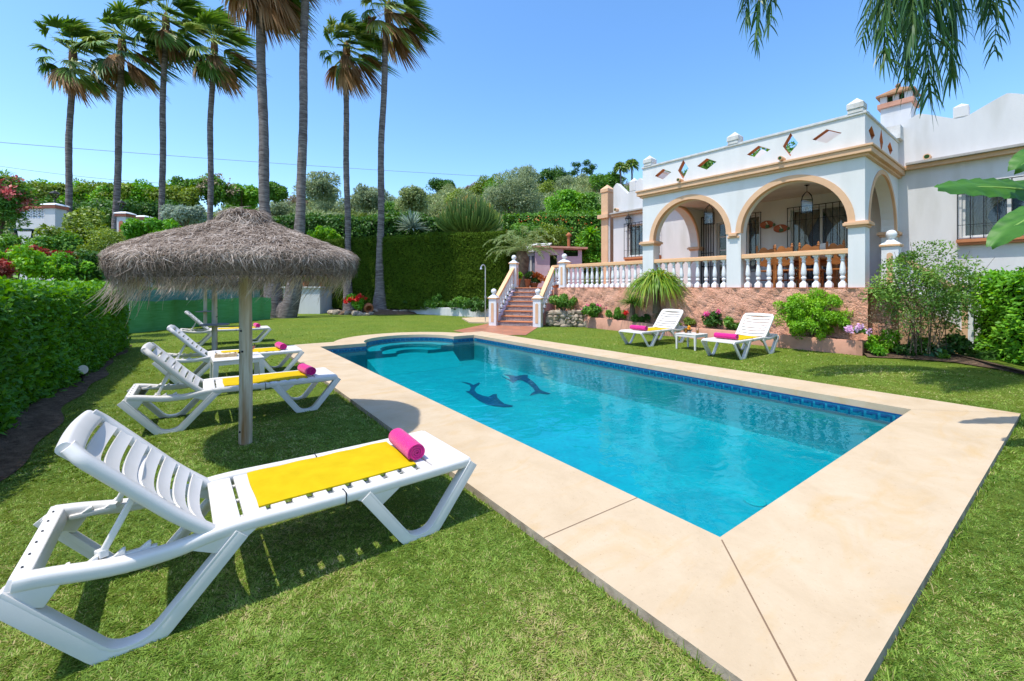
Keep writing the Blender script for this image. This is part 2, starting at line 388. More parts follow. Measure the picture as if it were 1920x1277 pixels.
def poolmat(name,c1,c2,mortar,size=.05,s=1.0):
    m,nt,b,out=newmat(name)
    tc=nd(nt,'ShaderNodeTexCoord')
    br=nd(nt,'ShaderNodeTexBrick',offset=0.0); br.inputs['Scale'].default_value=1; br.inputs['Mortar Size'].default_value=.004; br.inputs['Brick Width'].default_value=size; br.inputs['Row Height'].default_value=size
    br.inputs['Color1'].default_value=c4(c1); br.inputs['Color2'].default_value=c4(c2); br.inputs['Mortar'].default_value=c4(mortar); br.inputs['Bias'].default_value=0
    nt.links.new(tc.outputs['Object'],br.inputs['Vector'])
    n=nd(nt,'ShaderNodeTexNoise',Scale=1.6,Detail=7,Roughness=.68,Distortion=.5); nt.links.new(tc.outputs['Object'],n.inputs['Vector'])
    r=ramp(nt,n.outputs[0],[(.3,(.6,.74,.80)),(.68,(1.05,1.06,1.04))])  # random tile blotches; on the pool they also paint in caustic-like bright patches
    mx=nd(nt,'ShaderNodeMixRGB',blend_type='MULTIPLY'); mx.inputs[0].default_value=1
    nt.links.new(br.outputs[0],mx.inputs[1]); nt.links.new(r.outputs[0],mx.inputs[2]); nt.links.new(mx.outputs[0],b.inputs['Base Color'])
    b.inputs['Roughness'].default_value=.5; return m
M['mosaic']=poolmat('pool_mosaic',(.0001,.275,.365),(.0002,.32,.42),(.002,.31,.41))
M['friezelight']=mat('frieze_tile',(.012,.17,.28),(.02,.23,.35),scale=20,rough=.25,spec=.5)
M['friezedark']=mat('frieze_dark_tile',(.008,.06,.17),(.012,.085,.22),scale=20,rough=.25,spec=.5)
M['dolphin']=mat('dolphin_mosaic',(.001,.028,.10),(.003,.06,.17),scale=14,rough=.5)
FZ=-.68
pool=ploc(empty('pool',label='rectangular swimming pool with blue mosaic lining and rounded step end',cat='swimming pool'))
mb=MB(); o=pool_outline(); n=len(o)
oi=pool_outline(-.012); mb.add([(x,y,-.078) for x,y in o]+[(x,y,-.6) for x,y in o]+[(x,y,FZ) for x,y in oi],[(k*n+i,k*n+(i+1)%n,(k+1)*n+(i+1)%n,(k+1)*n+i) for k in (0,1) for i in range(n)]+[tuple(range(2*n,3*n))])
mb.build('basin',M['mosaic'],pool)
mb=MB()
prev=FZ-.01
for r0,r1,zt in ((.84,RR-.003,-.17),(.44,.838,-.27),(.0,.438,-.36)):
    po=arc(RC,PL+.003,r1,0,math.pi,24)
    if r0>0: po+=arc(RC,PL+.003,r0,math.pi,0,24)
    mb.prism(po,FZ+.002,zt)
x0,x1=RC-RR+.02,RC+RR-.02
mb.add([(x0,PL,FZ+.003),(x1,PL,FZ+.003),(x1,PL,-.362),(x0,PL,-.362),(x0+.1,PL-.75,FZ+.003),(x1-.1,PL-.75,FZ+.003)],[(0,1,2,3),(3,2,5,4),(0,3,4),(1,5,2),(0,4,5,1)])  # added ramp below the steps, sloped so its face catches the sun
M['steptile']=mat('step_tile',(.0002,.285,.375),(.0004,.33,.42),scale=8,rough=.5)
mb.build('entry_steps',M['steptile'],pool)
# frieze band and its key pattern, proud of the wall
mb=MB(); md=MB()
def frieze(p0,p1,inw,zt=-.03,h=.135,u=.135,pat=True):
    p0=Vector((*p0,0)); p1=Vector((*p1,0)); d=(p1-p0); L=d.length; d.normalize(); w=Vector((*inw,0))
    def rect(m,x0,x1,z0,z1,off):
        q=[p0+d*x0+w*off+Vector((0,0,z0)),p0+d*x1+w*off+Vector((0,0,z0)),p0+d*x1+w*off+Vector((0,0,z1)),p0+d*x0+w*off+Vector((0,0,z1))]
        m.add(q,[(0,1,2,3)])
    rect(mb,0,L,zt-h,zt,.004)
    if not pat: return
    rect(md,0,L,zt-.018,zt,.007); rect(md,0,L,zt-h,zt-h+.018,.007)
    k=int(L/u); t=.021
    for i in range(k):
        x=i*u+.012; z0=zt-h+.03; z1=zt-.03
        rect(md,x,x+u*.80,z1-t,z1,.007); rect(md,x,x+t,z0,z1-t,.007)
        rect(md,x+u*.80-t,x+u*.80,z0+.035,z1-t,.007); rect(md,x+.05,x+u*.80-t,z0+.035,z0+.035+t,.007)
frieze((PW,.02),(PW,PL-.02),(-1,0)); frieze((PW-.02,PL),(RC+RR,PL),(0,-1)); frieze((RC-RR,PL),(.02,PL),(0,-1))
frieze((0.0,PL-.02),(0.0,.02),(1,0)); frieze((.02,0.0),(PW-.02,0.0),(0,1))
ar=arc(RC,PL,RR,0,math.pi,28)
for i in range(28):
    m_=((ar[i][0]+ar[i+1][0])/2-RC,(ar[i][1]+ar[i+1][1])/2-PL); q=math.hypot(*m_)
    frieze(ar[i],ar[i+1],(-m_[0]/q,-m_[1]/q),u=.129)
fz=mb.build('tile_frieze',M['friezelight'],pool); md.build('key_pattern',M['friezedark'],fz)
def floor_poly(name,zo,ox,oy,sc,pts,m):
    mb=MB(); w=[]
    for x,y in pts:
        p=G(ox+x*sc,oy+y*sc,FZ); rel=p-Vector((PA.x,PA.y,0)); w.append((rel.dot(d2),rel.dot(d1),FZ+zo))
    mb.add(w,[tuple(range(len(w)))]); ob=mb.build(name,m,pool); return ob
floor_poly('dolphin_mosaic',.006,560,600,.354,[(860,328),(905,335),(925,345),(955,332),(962,338),(940,355),(930,372),(945,390),(975,402),(1005,408),(1030,395),(1050,393),(1052,412),(1068,428),(1090,445),(1135,455),(1130,462),(1085,464),(1040,458),(1000,450),(965,435),(940,420),(915,398),(885,380),(905,376),(912,360),(905,345)],M['dolphin'])
floor_poly('dolphin_mosaic',.006,560,600,.354,[(1065,293),(1100,290),(1150,297),(1190,292),(1215,292),(1212,305),(1245,330),(1265,350),(1278,370),(1300,380),(1335,390),(1320,396),(1275,390),(1250,395),(1222,403),(1235,388),(1252,378),(1240,360),(1215,338),(1185,322),(1160,320),(1135,335),(1115,322),(1085,305)],M['dolphin'])
floor_poly('belly_mosaic',.007,560,600,.354,[(1065,293),(1085,292),(1110,300),(1122,318),(1100,310)],M['steptile'])
mb=MB(); mb.lathe([(.001,0),(.10,0),(.10,.012),(.085,.02),(.001,.022)],20,(2.1,.75,FZ))
mb.build('drain_cover',mat('drain_white',(.005,.36,.42),(.001,.27,.36),scale=40,rough=.5),pool)
mb=MB(); mb.lathe([(.001,0),(.06,0),(.06,.015),(.001,.02)],16); mb.xf(Matrix.Translation((PW-.004,4.4,-.20))@Matrix.Rotation(R(-90),4,'Y'))
# water
m,nt,b,out=newmat('pool_water'); nt.nodes.remove(b)
tc=nd(nt,'ShaderNodeTexCoord')
mp=nd(nt,'ShaderNodeMapping'); mp.inputs['Scale'].default_value=(1,1.25,1); mp.inputs['Rotation'].default_value=(0,0,.5); nt.links.new(tc.outputs['Object'],mp.inputs[0])
n1=nd(nt,'ShaderNodeTexNoise',Scale=4.2,Detail=2.5,Roughness=.45,Distortion=.6); nt.links.new(mp.outputs[0],n1.inputs['Vector'])
n2=nd(nt,'ShaderNodeTexNoise',Scale=15,Detail=2,Roughness=.5,Distortion=.3); nt.links.new(mp.outputs[0],n2.inputs['Vector'])
ad=nd(nt,'ShaderNodeMath',operation='MULTIPLY_ADD'); nt.links.new(n2.outputs[0],ad.inputs[0]); ad.inputs[1].default_value=.13; nt.links.new(n1.outputs[0],ad.inputs[2])
bp=nd(nt,'ShaderNodeBump',Strength=.5,Distance=.012); nt.links.new(ad.outputs[0],bp.inputs['Height'])
t=nd(nt,'ShaderNodeBsdfTransparent'); t.inputs[0].default_value=(.5,1,.98,1)
g=nd(nt,'ShaderNodeBsdfGlossy',Roughness=.0); g.inputs[0].default_value=(.42,.86,1,1); fr=nd(nt,'ShaderNodeFresnel',IOR=1.29)
for q in (g,fr): nt.links.new(bp.outputs[0],q.inputs['Normal'])
mx=nd(nt,'ShaderNodeMixShader'); nt.links.new(fr.outputs[0],mx.inputs[0]); nt.links.new(t.outputs[0],mx.inputs[1]); nt.links.new(g.outputs[0],mx.inputs[2]); nt.links.new(mx.outputs[0],out.inputs[0])
mb=MB(); o=pool_outline(-.001); mb.add([(x,y,-.085) for x,y in o],[tuple(range(len(o)))])
water=ploc(mb.build('pool_water',m)); tag(water,kind='structure')

# ================================================================ HOUSE FRAME (used by the ground too)
HT=R(38.3); e1=Vector((-math.sin(HT),math.cos(HT),0)); e2=Vector((math.cos(HT),math.sin(HT),0))
HCn=Vector(((1622-CX)/F*9.55,9.55,0))
def H(t,s,z=0): return HCn+e1*t+e2*s+Vector((0,0,z))
def tp(px,s=0):                       # position along the facade of picture column px, on the plane s behind it
    k=(px-CX)/F; c=HCn+e2*s
    return (c.x-k*c.y)/(-e1.x+k*e1.y)
def zp(px,py,s=0):
    q=H(tp(px,s),s); return HC+(HY-py)/F*q.y
TZ=1.45                               # terrace level

# ================================================================ GROUND
def lawnmat():
    m,nt,b,out=newmat('lawn_turf')
    tc=nd(nt,'ShaderNodeTexCoord')
    n=nd(nt,'ShaderNodeTexNoise',Scale=55,Detail=8,Roughness=.75); nt.links.new(tc.outputs['Object'],n.inputs['Vector'])
    r=ramp(nt,n.outputs[0],[(.30,(.035,.060,.009)),(.5,(.105,.16,.024)),(.72,(.22,.26,.06))])
    n2=nd(nt,'ShaderNodeTexNoise',Scale=.9,Detail=6,Roughness=.65); nt.links.new(tc.outputs['Object'],n2.inputs['Vector'])
    r2=ramp(nt,n2.outputs[0],[(.35,(1.0,1.1,.8)),(.7,(1.5,1.3,1.0))])
    mx=nd(nt,'ShaderNodeMixRGB',blend_type='MULTIPLY'); mx.inputs[0].default_value=1
    nt.links.new(r.outputs[0],mx.inputs[1]); nt.links.new(r2.outputs[0],mx.inputs[2]); nt.links.new(mx.outputs[0],b.inputs['Base Color'])
    b.inputs['Roughness'].default_value=.9; b.inputs['Specular IOR Level'].default_value=.1
    bp=nd(nt,'ShaderNodeBump',Strength=1,Distance=.03); nt.links.new(n.outputs[0],bp.inputs['Height']); nt.links.new(bp.outputs[0],b.inputs['Normal'])
    return m
M['lawn']=lawnmat()
hole=[tuple((Vector((PA.x,PA.y,0))+d2*x+d1*y)[:2]) for x,y in pool_outline(.3)]
mb=MB(); vs,fs=plate([(-16,-6),(20,-6),(20,27.5),(-16,27.5)],[hole],.2); mb.add([(x,y,z-.2) for x,y,z in vs],fs)
tag(mb.build('lawn',M['lawn']),kind='structure')
def shade(x,a,b): 
    t=np.clip((x-a)/(b-a),0,1); return t*t*(3-2*t)
def hz(x,y):
    """height of the land"""
    x=np.asarray(x,float); y=np.asarray(y,float)
    k=x/np.maximum(y,8)
    f=.72+.36*shade(k,-.75,.2)
    h=3.6*shade(y,24,33)+ f*18.5*shade(y,34,100)*(.55+.45*shade(y,34,72)) -.06*np.clip(y-112,0,400)
    h+= .8*np.sin(x*.11+1)*shade(y,34,60)+.6*np.sin(x*.23+y*.13)*shade(y,34,60)
    h=np.where((x>-13.5)&(x<17.5)&(y>-4)&(y<26),-2.2,h)
    return h-.04
xs=np.concatenate([np.arange(-170,-20,6),np.arange(-20,24,1.5),np.arange(24,171,6)]); ys=np.concatenate([np.arange(-60,-6,6),np.arange(-6,40,1.5),np.arange(40,240,4)])
XX,YY=np.meshgrid(xs,ys); ZZ=hz(XX,YY); nx,ny=len(xs),len(ys)
mb=MB(); mb.add(list(zip(XX.ravel(),YY.ravel(),ZZ.ravel())),[(j*nx+i,j*nx+i+1,(j+1)*nx+i+1,(j+1)*nx+i) for j in range(ny-1) for i in range(nx-1)])
M['hill']=mat('dry_hillside',(.075,.105,.035),(.15,.15,.07),scale=.5,rough=1,bump=.6,bscale=3,bdist=.2,spec=.05,c3=(.24,.18,.12),s3=.10)
tag(mb.build('hillside',M['hill'],smooth=True),kind='structure')

def ground_poly(name,pts,z,m,sub=False):
    mb=MB(); mb.add([(x,y,z) for x,y in pts],[tuple(range(len(pts)))]); o=mb.build(name,m); tag(o,kind='structure'); return o
# soil under the left hedge
SE0=G(0,897); SE1=G(258,632); sdir=(SE1-SE0).normalized(); snor=Vector((-sdir.y,sdir.x,0))
def soil_edge(t): return SE0+sdir*t+snor*(-.05*math.sin(t*1.7)-.04*math.sin(t*4.1+1))
nb=MB(); rows=[]
for i in range(-40,95):
    p=soil_edge(i*.1)
    for j in range(9):
        q=p+snor*(j*.32)-snor*.02; rows.append((q.x,q.y,.012+ (.0 if j==0 else .02*math.sin(i*.9+j*2)+.025*random.random()+.03)))
nb.add(rows,[(i*9+j,(i+1)*9+j,(i+1)*9+j+1,i*9+j+1) for i in range(134) for j in range(8)])
tag(nb.build('soil_bed',M['soil'],smooth=True),kind='structure')
def left_soil(xy): return ((xy[:,0]-SE0.x)*snor.x+(xy[:,1]-SE0.y)*snor.y)>.0
# soil under the right hedge
rb=[G(1627,671),G(1700,674),G(1790,681),G(1870,694),G(1935,708),G(2060,745)]
rbk=[Vector((16,9.5,0)),Vector((13.0,13.0,0)),H(-.2,-.1)]
nb=MB(); ring=[p for p in rb]
top=[]
for i,p in enumerate(rb): top += [(p.x,p.y,.01)]
mid=[p+Vector((.25,.45,0)) for p in rb]
nb.add([(p.x,p.y,.02) for p in rb]+[(p.x,p.y,.07) for p in mid]+[(p.x+1.2,p.y+3,.1) for p in rb],[(i,i+1,7+i-0,6+i) for i in range(5)]+[(6+i,7+i,13+i,12+i) for i in range(5)])
tag(nb.build('flower_bed_soil',M['soil']),kind='structure')
def right_soil(xy):
    x=np.array([p.x for p in rb]); y=np.array([p.y for p in rb])
    o=np.argsort(x); return (xy[:,0]>x.min())&(xy[:,1]>np.interp(xy[:,0],x[o],y[o]))
# tiled path from pool to stairs
TP=[G(850,621,.0),G(921,606),G(1014,610.5),G(986,629),G(900,629)]
M['path']=poolmat('terracotta_paving',(.50,.19,.10),(.42,.15,.075),(.30,.17,.11),size=.3)
ground_poly('tiled_path',[(p.x,p.y) for p in TP],.012,M['path'])
tpx=np.array([(p.x,p.y) for p in TP])
def in_poly(xy,poly):
    r=np.zeros(len(xy),bool); n=len(poly)
    for i in range(n):
        a=poly[i]; b=poly[(i+1)%n]
        c=((a[1]>xy[:,1])!=(b[1]>xy[:,1])); x=(b[0]-a[0])*(xy[:,1]-a[1])/(b[1]-a[1]+1e-12)+a[0]
        r^=c&(xy[:,0]<x)
    return r

# grass blades
def grass():
    nb=NB()
    def patch(n,y0,y1,k0,k1,hh,ww,K,bend):
        # area-uniform in rings so that the density falls with distance
        Y=np.exp(rng.uniform(math.log(y0),math.log(y1),n)); k=rng.uniform(k0,k1,n)
        xy=np.stack([k*Y,Y],1)+rng.normal(size=(n,2))*.02
        keep=~in_deck(xy,-.005)&~left_soil(xy)&~in_poly(xy,tpx)&~right_soil(xy)
        xy=xy[keep]; n=len(xy); Y=Y[keep]
        # tufting and worn patches
        w=vnoise(xy,1.1,3); w2=vnoise(xy,9,5)
        dry=np.clip(vnoise(xy,1.6,8)*1.5-.75,0,1)
        for (c,r) in ((G(610,762),.9),(G(470,800),.7),(G(560,990),.6),(G(1250,1150),.5),(G(1050,1180),.5)):
            dry=np.maximum(dry,.85*np.exp(-((xy[:,0]-c.x)**2+(xy[:,1]-c.y)**2)/(r*r)*2))
        w3=vnoise(xy,.45,12); v=np.clip(.02+.36*w+.22*w2+.26*w3+rng.normal(size=n)*.17,0,1)
        v=np.clip(v*(1-dry*.3)+dry*(.45+.25*rng.random(n)),0,1)
        isdry=rng.random(n)<(.07+.40*dry)
        v=np.where(isdry,.86+.14*rng.random(n),v*.84)
        h=hh*(.55+.75*rng.random(n))*(.8+.4*w2); wd=ww*(.7+.6*rng.random(n))
        cs=.035 if Y.max()<4 else .06
        cell=np.floor(xy/cs+rng.normal(size=(n,2))*.18).astype(np.int64); hsh=((cell[:,0]*73856093)^(cell[:,1]*19349663))%9973/9973.0; hs2=((cell[:,0]*83492791)^(cell[:,1]*2971215073%1000003))%9967/9967.0
        az=hsh*2*math.pi+rng.normal(size=n)*.75; lean=(.25+.85*rng.random(n))*bend
        v=np.clip(v+(hs2-.5)*.22,0,1); h=h*(.7+.65*hsh)
        d=np.stack([np.cos(az)*lean,np.sin(az)*lean,np.ones(n)],1); d/=np.linalg.norm(d,axis=1,keepdims=True)
        sd=np.stack([-np.sin(az+rng.normal(size=n)*.6),np.cos(az),np.zeros(n)],1); sd/=np.linalg.norm(sd,axis=1,keepdims=True)
        t=np.linspace(0,1,K)
        p0=np.concatenate([xy,np.full((n,1),-.004)],1)
        pts=p0[:,None,:]+d[:,None,:]*(h[:,None]*t[None,:])[...,None]
        pts[:,:,2]-= (h[:,None]*.28*t[None,:]**2); pts[:,:,:2]+= (np.stack([np.cos(az),np.sin(az)],1)[:,None,:]*(h[:,None]*.35*t[None,:]**2)[...,None])
        prof=np.array([1,.85,.12]) if K==3 else np.array([1,.15])
        nb.ribbons(pts,sd,wd[:,None]*prof[None,:],v)
    patch(380000,1.35,3.7,-1.45,1.5,.0195,.0035,3,1.15)
    patch(210000,3.2,7.5,-1.4,1.45,.025,.006,3,1.1)
    patch(110000,7.0,25,-1.05,1.35,.034,.016,2,1.0)
    # longer blades leaning over the rim of the coping
    ol=np.array(deck_outline()); A=ol; B=np.roll(ol,-1,0); Ls=np.linalg.norm(B-A,axis=1); n=9000
    k=rng.choice(len(ol),n,p=Ls/Ls.sum()); u=rng.random((n,1)); q=A[k]+(B[k]-A[k])*u; t_=(B[k]-A[k])/Ls[k][:,None]; no=np.stack([t_[:,1],-t_[:,0]],1)
    clump=vnoise(q,2.3,4); q=q+no*rng.uniform(.004,.05,(n,1)); sel=rng.random(n)<np.clip(clump*1.6-.35,0.05,1); q,no,t_=q[sel],no[sel],t_[sel]; n=len(q)
    xy=np.stack([PA.x+q[:,0]*d2.x+q[:,1]*d1.x,PA.y+q[:,0]*d2.y+q[:,1]*d1.y],1); sel=~in_poly(xy,tpx); xy,no,t_=xy[sel],no[sel],t_[sel]; n=len(xy)
    nw=np.stack([no[:,0]*d2.x+no[:,1]*d1.x,no[:,0]*d2.y+no[:,1]*d1.y],1)
    h=rng.uniform(.03,.075,n); d=np.concatenate([-nw*rng.uniform(-.3,.5,(n,1))+rng.normal(size=(n,2))*.4,np.ones((n,1))],1); d/=np.linalg.norm(d,axis=1,keepdims=True)
    t=np.linspace(0,1,3); pts=np.concatenate([xy,np.zeros((n,1))],1)[:,None,:]+d[:,None,:]*(h[:,None]*t[None])[...,None]; pts[:,:,2]-=h[:,None]*.22*t[None]**2
    sd_=np.concatenate([rng.normal(size=(n,2)),np.zeros((n,1))],1); sd_/=np.linalg.norm(sd_,axis=1,keepdims=True)
    nb.ribbons(pts,sd_,np.array([.0045,.004,.0006])[None]*np.ones((n,1)),np.clip(rng.normal(.45,.25,n),0,1))
    M['grass']=leafmat('grass_blade',[(0,(.055,.11,.014)),(.4,(.155,.275,.030)),(.8,(.33,.45,.08)),(.88,(.38,.34,.11)),(1,(.52,.44,.20))],rough=.55,trans=.25,spec=.25)
    o=nb.build('grass',M['grass']); tag(o,'short mown green lawn grass around the pool','grass',kind='stuff')
grass()
# ================================================================ VILLA   (local frame: x = -t along the facade, y = s into the house)
HRZ=HT-R(90)
def hloc(o): o.location=(HCn.x,HCn.y,0); o.rotation_euler=(0,0,HRZ); return o
def sp(px,t=0):
    k=(px-CX)/F; c=HCn+e1*t
    return (k*c.y-c.x)/(e2.x-k*e2.y)
villa=hloc(empty('villa',label='white single storey villa with arched porch and peach trim',cat='house'))
tL=tp(1205); p1a,p1b,p2a,p2b=tp(1590),tp(1389),tp(1362),tp(1225)
D=sp(1684.5)
CB,CT=zp(1622,292.7),zp(1622,273)          # cornice
PT=zp(1622,208)
SPR=zp(1606,416); TH=.33
ZC=CB+.02
def arch_pts(xa,xb,z0,n=24):
    c=(xa+xb)/2; r=abs(xb-xa)/2
    return [(c+(xa-c)/abs(xa-c)*r*math.cos(math.pi*i/n), z0+r*math.sin(math.pi*i/n)*1.0) for i in range(n+1)]
def add_plate(mb,outer,holes,depth,M4):
    vs,fs=plate(outer,holes,depth); mb.add([tuple(M4@Vector(v)) for v in vs],fs)
FRONT=Matrix(((1,0,0,0),(0,0,1,0),(0,1,0,0),(0,0,0,1)))     # (x,z,depth)->(x,depth,z)
def at_y(y): return Matrix.Translation((0,y,0))@FRONT
SIDE=Matrix(((0,0,1,0),(1,0,0,0),(0,1,0,0),(0,0,0,1)))      # (s,z,depth)->(depth,s,z)
def at_x(x): return Matrix.Translation((x,0,0))@SIDE
# porch walls
mb=MB()
outer=[(-tL,TZ),(-p2b,TZ)]+[(x,z) for x,z in arch_pts(-p2b,-p2a,SPR)]+[(-p2a,TZ),(-p1b,TZ)]+[(x,z) for x,z in arch_pts(-p1b,-p1a,SPR)]+[(-p1a,TZ),(0,TZ),(0,ZC),(-tL,ZC)]
add_plate(mb,outer,[],TH,at_y(0))
s0,s1=TH+.04,D-.30
so_=[(TH,TZ),(s0,TZ)]+arch_pts(s0,s1,SPR)+[(s1,TZ),(D,TZ),(D,ZC),(TH,ZC)]
add_plate(mb,so_,[],.30,at_x(-.30)); add_plate(mb,so_,[],.30,at_x(-tL))
mb.build('porch_wall',M['porchwhite'],villa)
# ceiling / roof terrace slab
mb=MB(); mb.box(-tL+.30,-.30,TH,D,CB-.10,CB+.06); mb.build('porch_ceiling',M['stucco'],villa)
# arch trims
mb=MB()
def ring(xa,xb,z0,w,depth,M4):
    c=(xa+xb)/2; r=abs(xb-xa)/2; n=28
    o=[(c-(r+w)*math.cos(math.pi*i/n),z0+(r+w)*math.sin(math.pi*i/n)) for i in range(n+1)]
    i_=[(c-(r-.004)*math.cos(math.pi*i/n),z0+(r-.004)*math.sin(math.pi*i/n)) for i in range(n,-1,-1)]
    add_plate(mb,o+i_,[],depth,M4)
ring(-p2b,-p2a,SPR,.135,.16,at_y(-.022)); ring(-p1b,-p1a,SPR,.135,.16,at_y(-.022))
mb.build('arch_trim',M['peach'],villa)
mb=MB(); ring(s0,s1,SPR,.10,.05,at_x(-.032)); mb.build('arch_trim',M['peach'],villa)
mb=MB(); ring(s0,s1,SPR,.10,.05,at_x(-tL+.284)); mb.build('arch_trim',M['peach'],villa)
# capitals
def capital(xa,xb,ya,yb,z=SPR):
    mb=MB()
    for g,za,zb in ((.035,z-.125,z-.075),(.085,z-.075,z-.012),(.06,z-.012,z+.014)):
        mb.box(xa-g,xb+g,ya-g,yb+g,za,zb)
    mb.build('capital',M['peach'],villa,bevel=.006)
capital(-p1a,0,0,TH); capital(-p1b,-p2a,0,TH); capital(-tL,-p2b,0,TH)
capital(-.30,0,s1,D-.01); capital(-tL,-tL+.30,s1,D-.01)
# cornice of the porch
mb=MB()
for g,za,zb in ((.07,CB,CB+.06),(.14,CB+.06,CT-.05),(.17,CT-.05,CT)):
    mb.box(-tL-g,g,-g,D-.01,za,zb)
mb.build('porch_cornice',M['peach'],villa,bevel=.008)
# parapet with diamond openings
def dia(x,z,w,h): return [(x-w,z),(x,z-h),(x+w,z),(x,z+h)]
dz=(CT+PT)/2+.02
tw=[tp(1243,0),tp(1281,0),tp(1325,0),tp(1422,0),tp(1482,0),tp(1550,0)]
diam=[dia(-t,dz,*((.17,.29) if i in (1,4) else (.29,.165))) for i,t in enumerate(tw)]
sdiam=[dia(s,dz,*((.17,.29) if i==1 else (.27,.165))) for i,s in enumerate((sp(1634.6),sp(1652.5),sp(1669)))]
def parapet_plate(mb,outer,holes,depth,M4):
    vs,fs=plate(outer,holes,depth); b=len(mb.v)
    hp=[p for h in holes for p in h]
    for f in fs:
        ps=[vs[i] for i in f]; zs=[p[2] for p in ps]
        isrev=(max(zs)-min(zs)>depth*.5) and all(any(abs(p[0]-q[0])<1e-3 and abs(p[1]-q[1])<1e-3 for q in hp) for p in ps)
        mb.cur=1 if isrev else 0
        mb.add([tuple(M4@Vector(p)) for p in ps],[tuple(range(len(ps)))])
    mb.cur=0
mb=MB()
parapet_plate(mb,[(-tL,CT),(0,CT),(0,PT-.05),(-tL,PT-.05)],diam,.17,at_y(.0))
parapet_plate(mb,[(.17,CT),(D,CT),(D,PT-.05),(.17,PT-.05)],sdiam,.17,at_x(-.17))
parapet_plate(mb,[(.17,CT),(D,CT),(D,PT-.05),(.17,PT-.05)],sdiam,.17,at_x(-tL))
par=mb.build('parapet',[M['porchwhite'],M['orange']],villa)
mb=MB(); mb.box(-tL-.03,.03,-.03,.20,PT-.05,PT+.01); mb.box(-.20,.03,.20,D-.02,PT-.05,PT+.01); mb.box(-tL-.03,-tL+.20,.20,D-.02,PT-.05,PT+.01)
mb.build('coping',M['weathered'],par,bevel=.01)
# white panel behind the right hand diamond
mb=MB(); mb.box(-tw[5]-.5,-tw[5]+.5,.6,.7,CT+.0,PT-.08); mb.build('roof_box',M['stucco'],villa)
def pinnacle(x,y,w=.31,z0=None,h=.21,tip=.15,parent=villa,m='weathered',name='pinnacle'):
    z0=PT+.01 if z0 is None else z0
    mb=MB(); a=w/2
    mb.box(x-a*.9,x+a*.9,y-a*.9,y+a*.9,z0,z0+h*.45); mb.box(x-a,x+a,y-a,y+a,z0+h*.45,z0+h)
    mb.add([(x-a,y-a,z0+h),(x+a,y-a,z0+h),(x+a,y+a,z0+h),(x-a,y+a,z0+h),(x,y,z0+h+tip)],[(0,1,4),(1,2,4),(2,3,4),(3,0,4)])
    return mb.build(name,M[m],parent)
for t in (.17,tp(1375),tL-.20): pinnacle(-t,.10)
mb=MB(); mb.box(-.40,.10,D-.35,D+.05,PT+.01,PT+.36); mb.build('pinnacle',M['weathered'],villa)
# drain spouts
def spout(x,y,z,r=.055):
    mb=MB(); mb.tube([(x,y-.13,z),(x,y+.1,z)],r,14); mb.cur=1; mb.tube([(x,y-.133,z),(x,y-.128,z)],r*.7,12); mb.build('drain_spout',[M['peach'],M['dark']],villa,smooth=True)
for px in (1279,1469): spout(-tp(px),-.10,CT+.065)

# ---- main house wall with window openings and the scalloped parapet
def zD(px,py): return zp(px,py,D)
tW=[(tp(1237,D),tp(1176,D),zD(1176,481),zD(1176,423)),           # left wing window
    (tp(1424,D),tp(1376,D),TZ+.55,zD(1424,402)),                  # porch window
    (tp(1362,D),tp(1343,D),TZ,zD(1345,418)),                      # porch door
    (tp(1590,D)-.1,tp(1482,D),TZ,zD(1477,395))]                   # sliding door
tR0=tp(1803,D); tW.append((tR0-2.3,tR0,zD(1803,446),zD(1803,352)))  # right wing window
zg=zD(1686,311)
def prof(t):
    """top of the scalloped parapet"""
    return 0
top=[]
pk=zD(1723,213); vl=zD(1779,228)
tpk=[tp(1723,D),tp(1889,D)]; half=abs(tpk[0]-tpk[1])/2
def ogee(u): return (1-u)**1.0*(.55+.45*math.cos(math.pi*u)) if u<1 else 0
x=-9.9; pts=[]
tt=np.arange(-6.0,9.60,.06)
for t in tt:
    if t>2.0:
        hl_=tp(1156,D)-tp(1177,D); u=abs(((t-tp(1156,D)+hl_)%(2*hl_))-hl_)/hl_; pts.append((-t,zD(1177,364)+(zD(1156,343)-zD(1177,364))*(1-u)))
    else:
        u=abs(((t-tpk[0]+half)%(2*half))-half)/half; pts.append((-t, vl+(pk-vl)*((1-u)*.8+.2*(.5+.5*math.cos(math.pi*u)))))
pts=pts[::-1]
outer=[(-9.55,-.3)]+[(pts[0][0],-.3)]*0+pts[0:0]
outer=[(pts[0][0],-.3),(pts[-1][0],-.3)]+pts[::-1]
holes=[[(-b,z0),(-a,z0),(-a,z1),(-b,z1)] for a,b,z0,z1 in tW]
mb=MB(); add_plate(mb,outer,holes,.28,at_y(D)); mb.build('main_wall',M['stucco'],villa)
mb=MB(); mb.box(-9.55,6,D+.28,D+9,CT-.05,CT+.1); mb.box(-9.55,-9.3,D+.28,D+9,-.3,CT-.05); mb.box(5.7,6,D+.28,D+9,-.3,CT-.05); mb.box(-9.3,5.7,D+8.7,D+9,-.3,CT-.05)
mb.build('house_body',M['stucco'],villa)
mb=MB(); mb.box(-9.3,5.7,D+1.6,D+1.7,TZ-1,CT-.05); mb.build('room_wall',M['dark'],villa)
pinnacle(-tp(1186,D),D+.14,w=.30,z0=zD(1186,372),h=zD(1186,340)-zD(1186,372),tip=.17,m='stucco')
pinnacle(-(tpk[0]+tpk[1])/2,D+.14,w=.27,z0=vl-.15,h=.47,tip=.10,m='stucco')
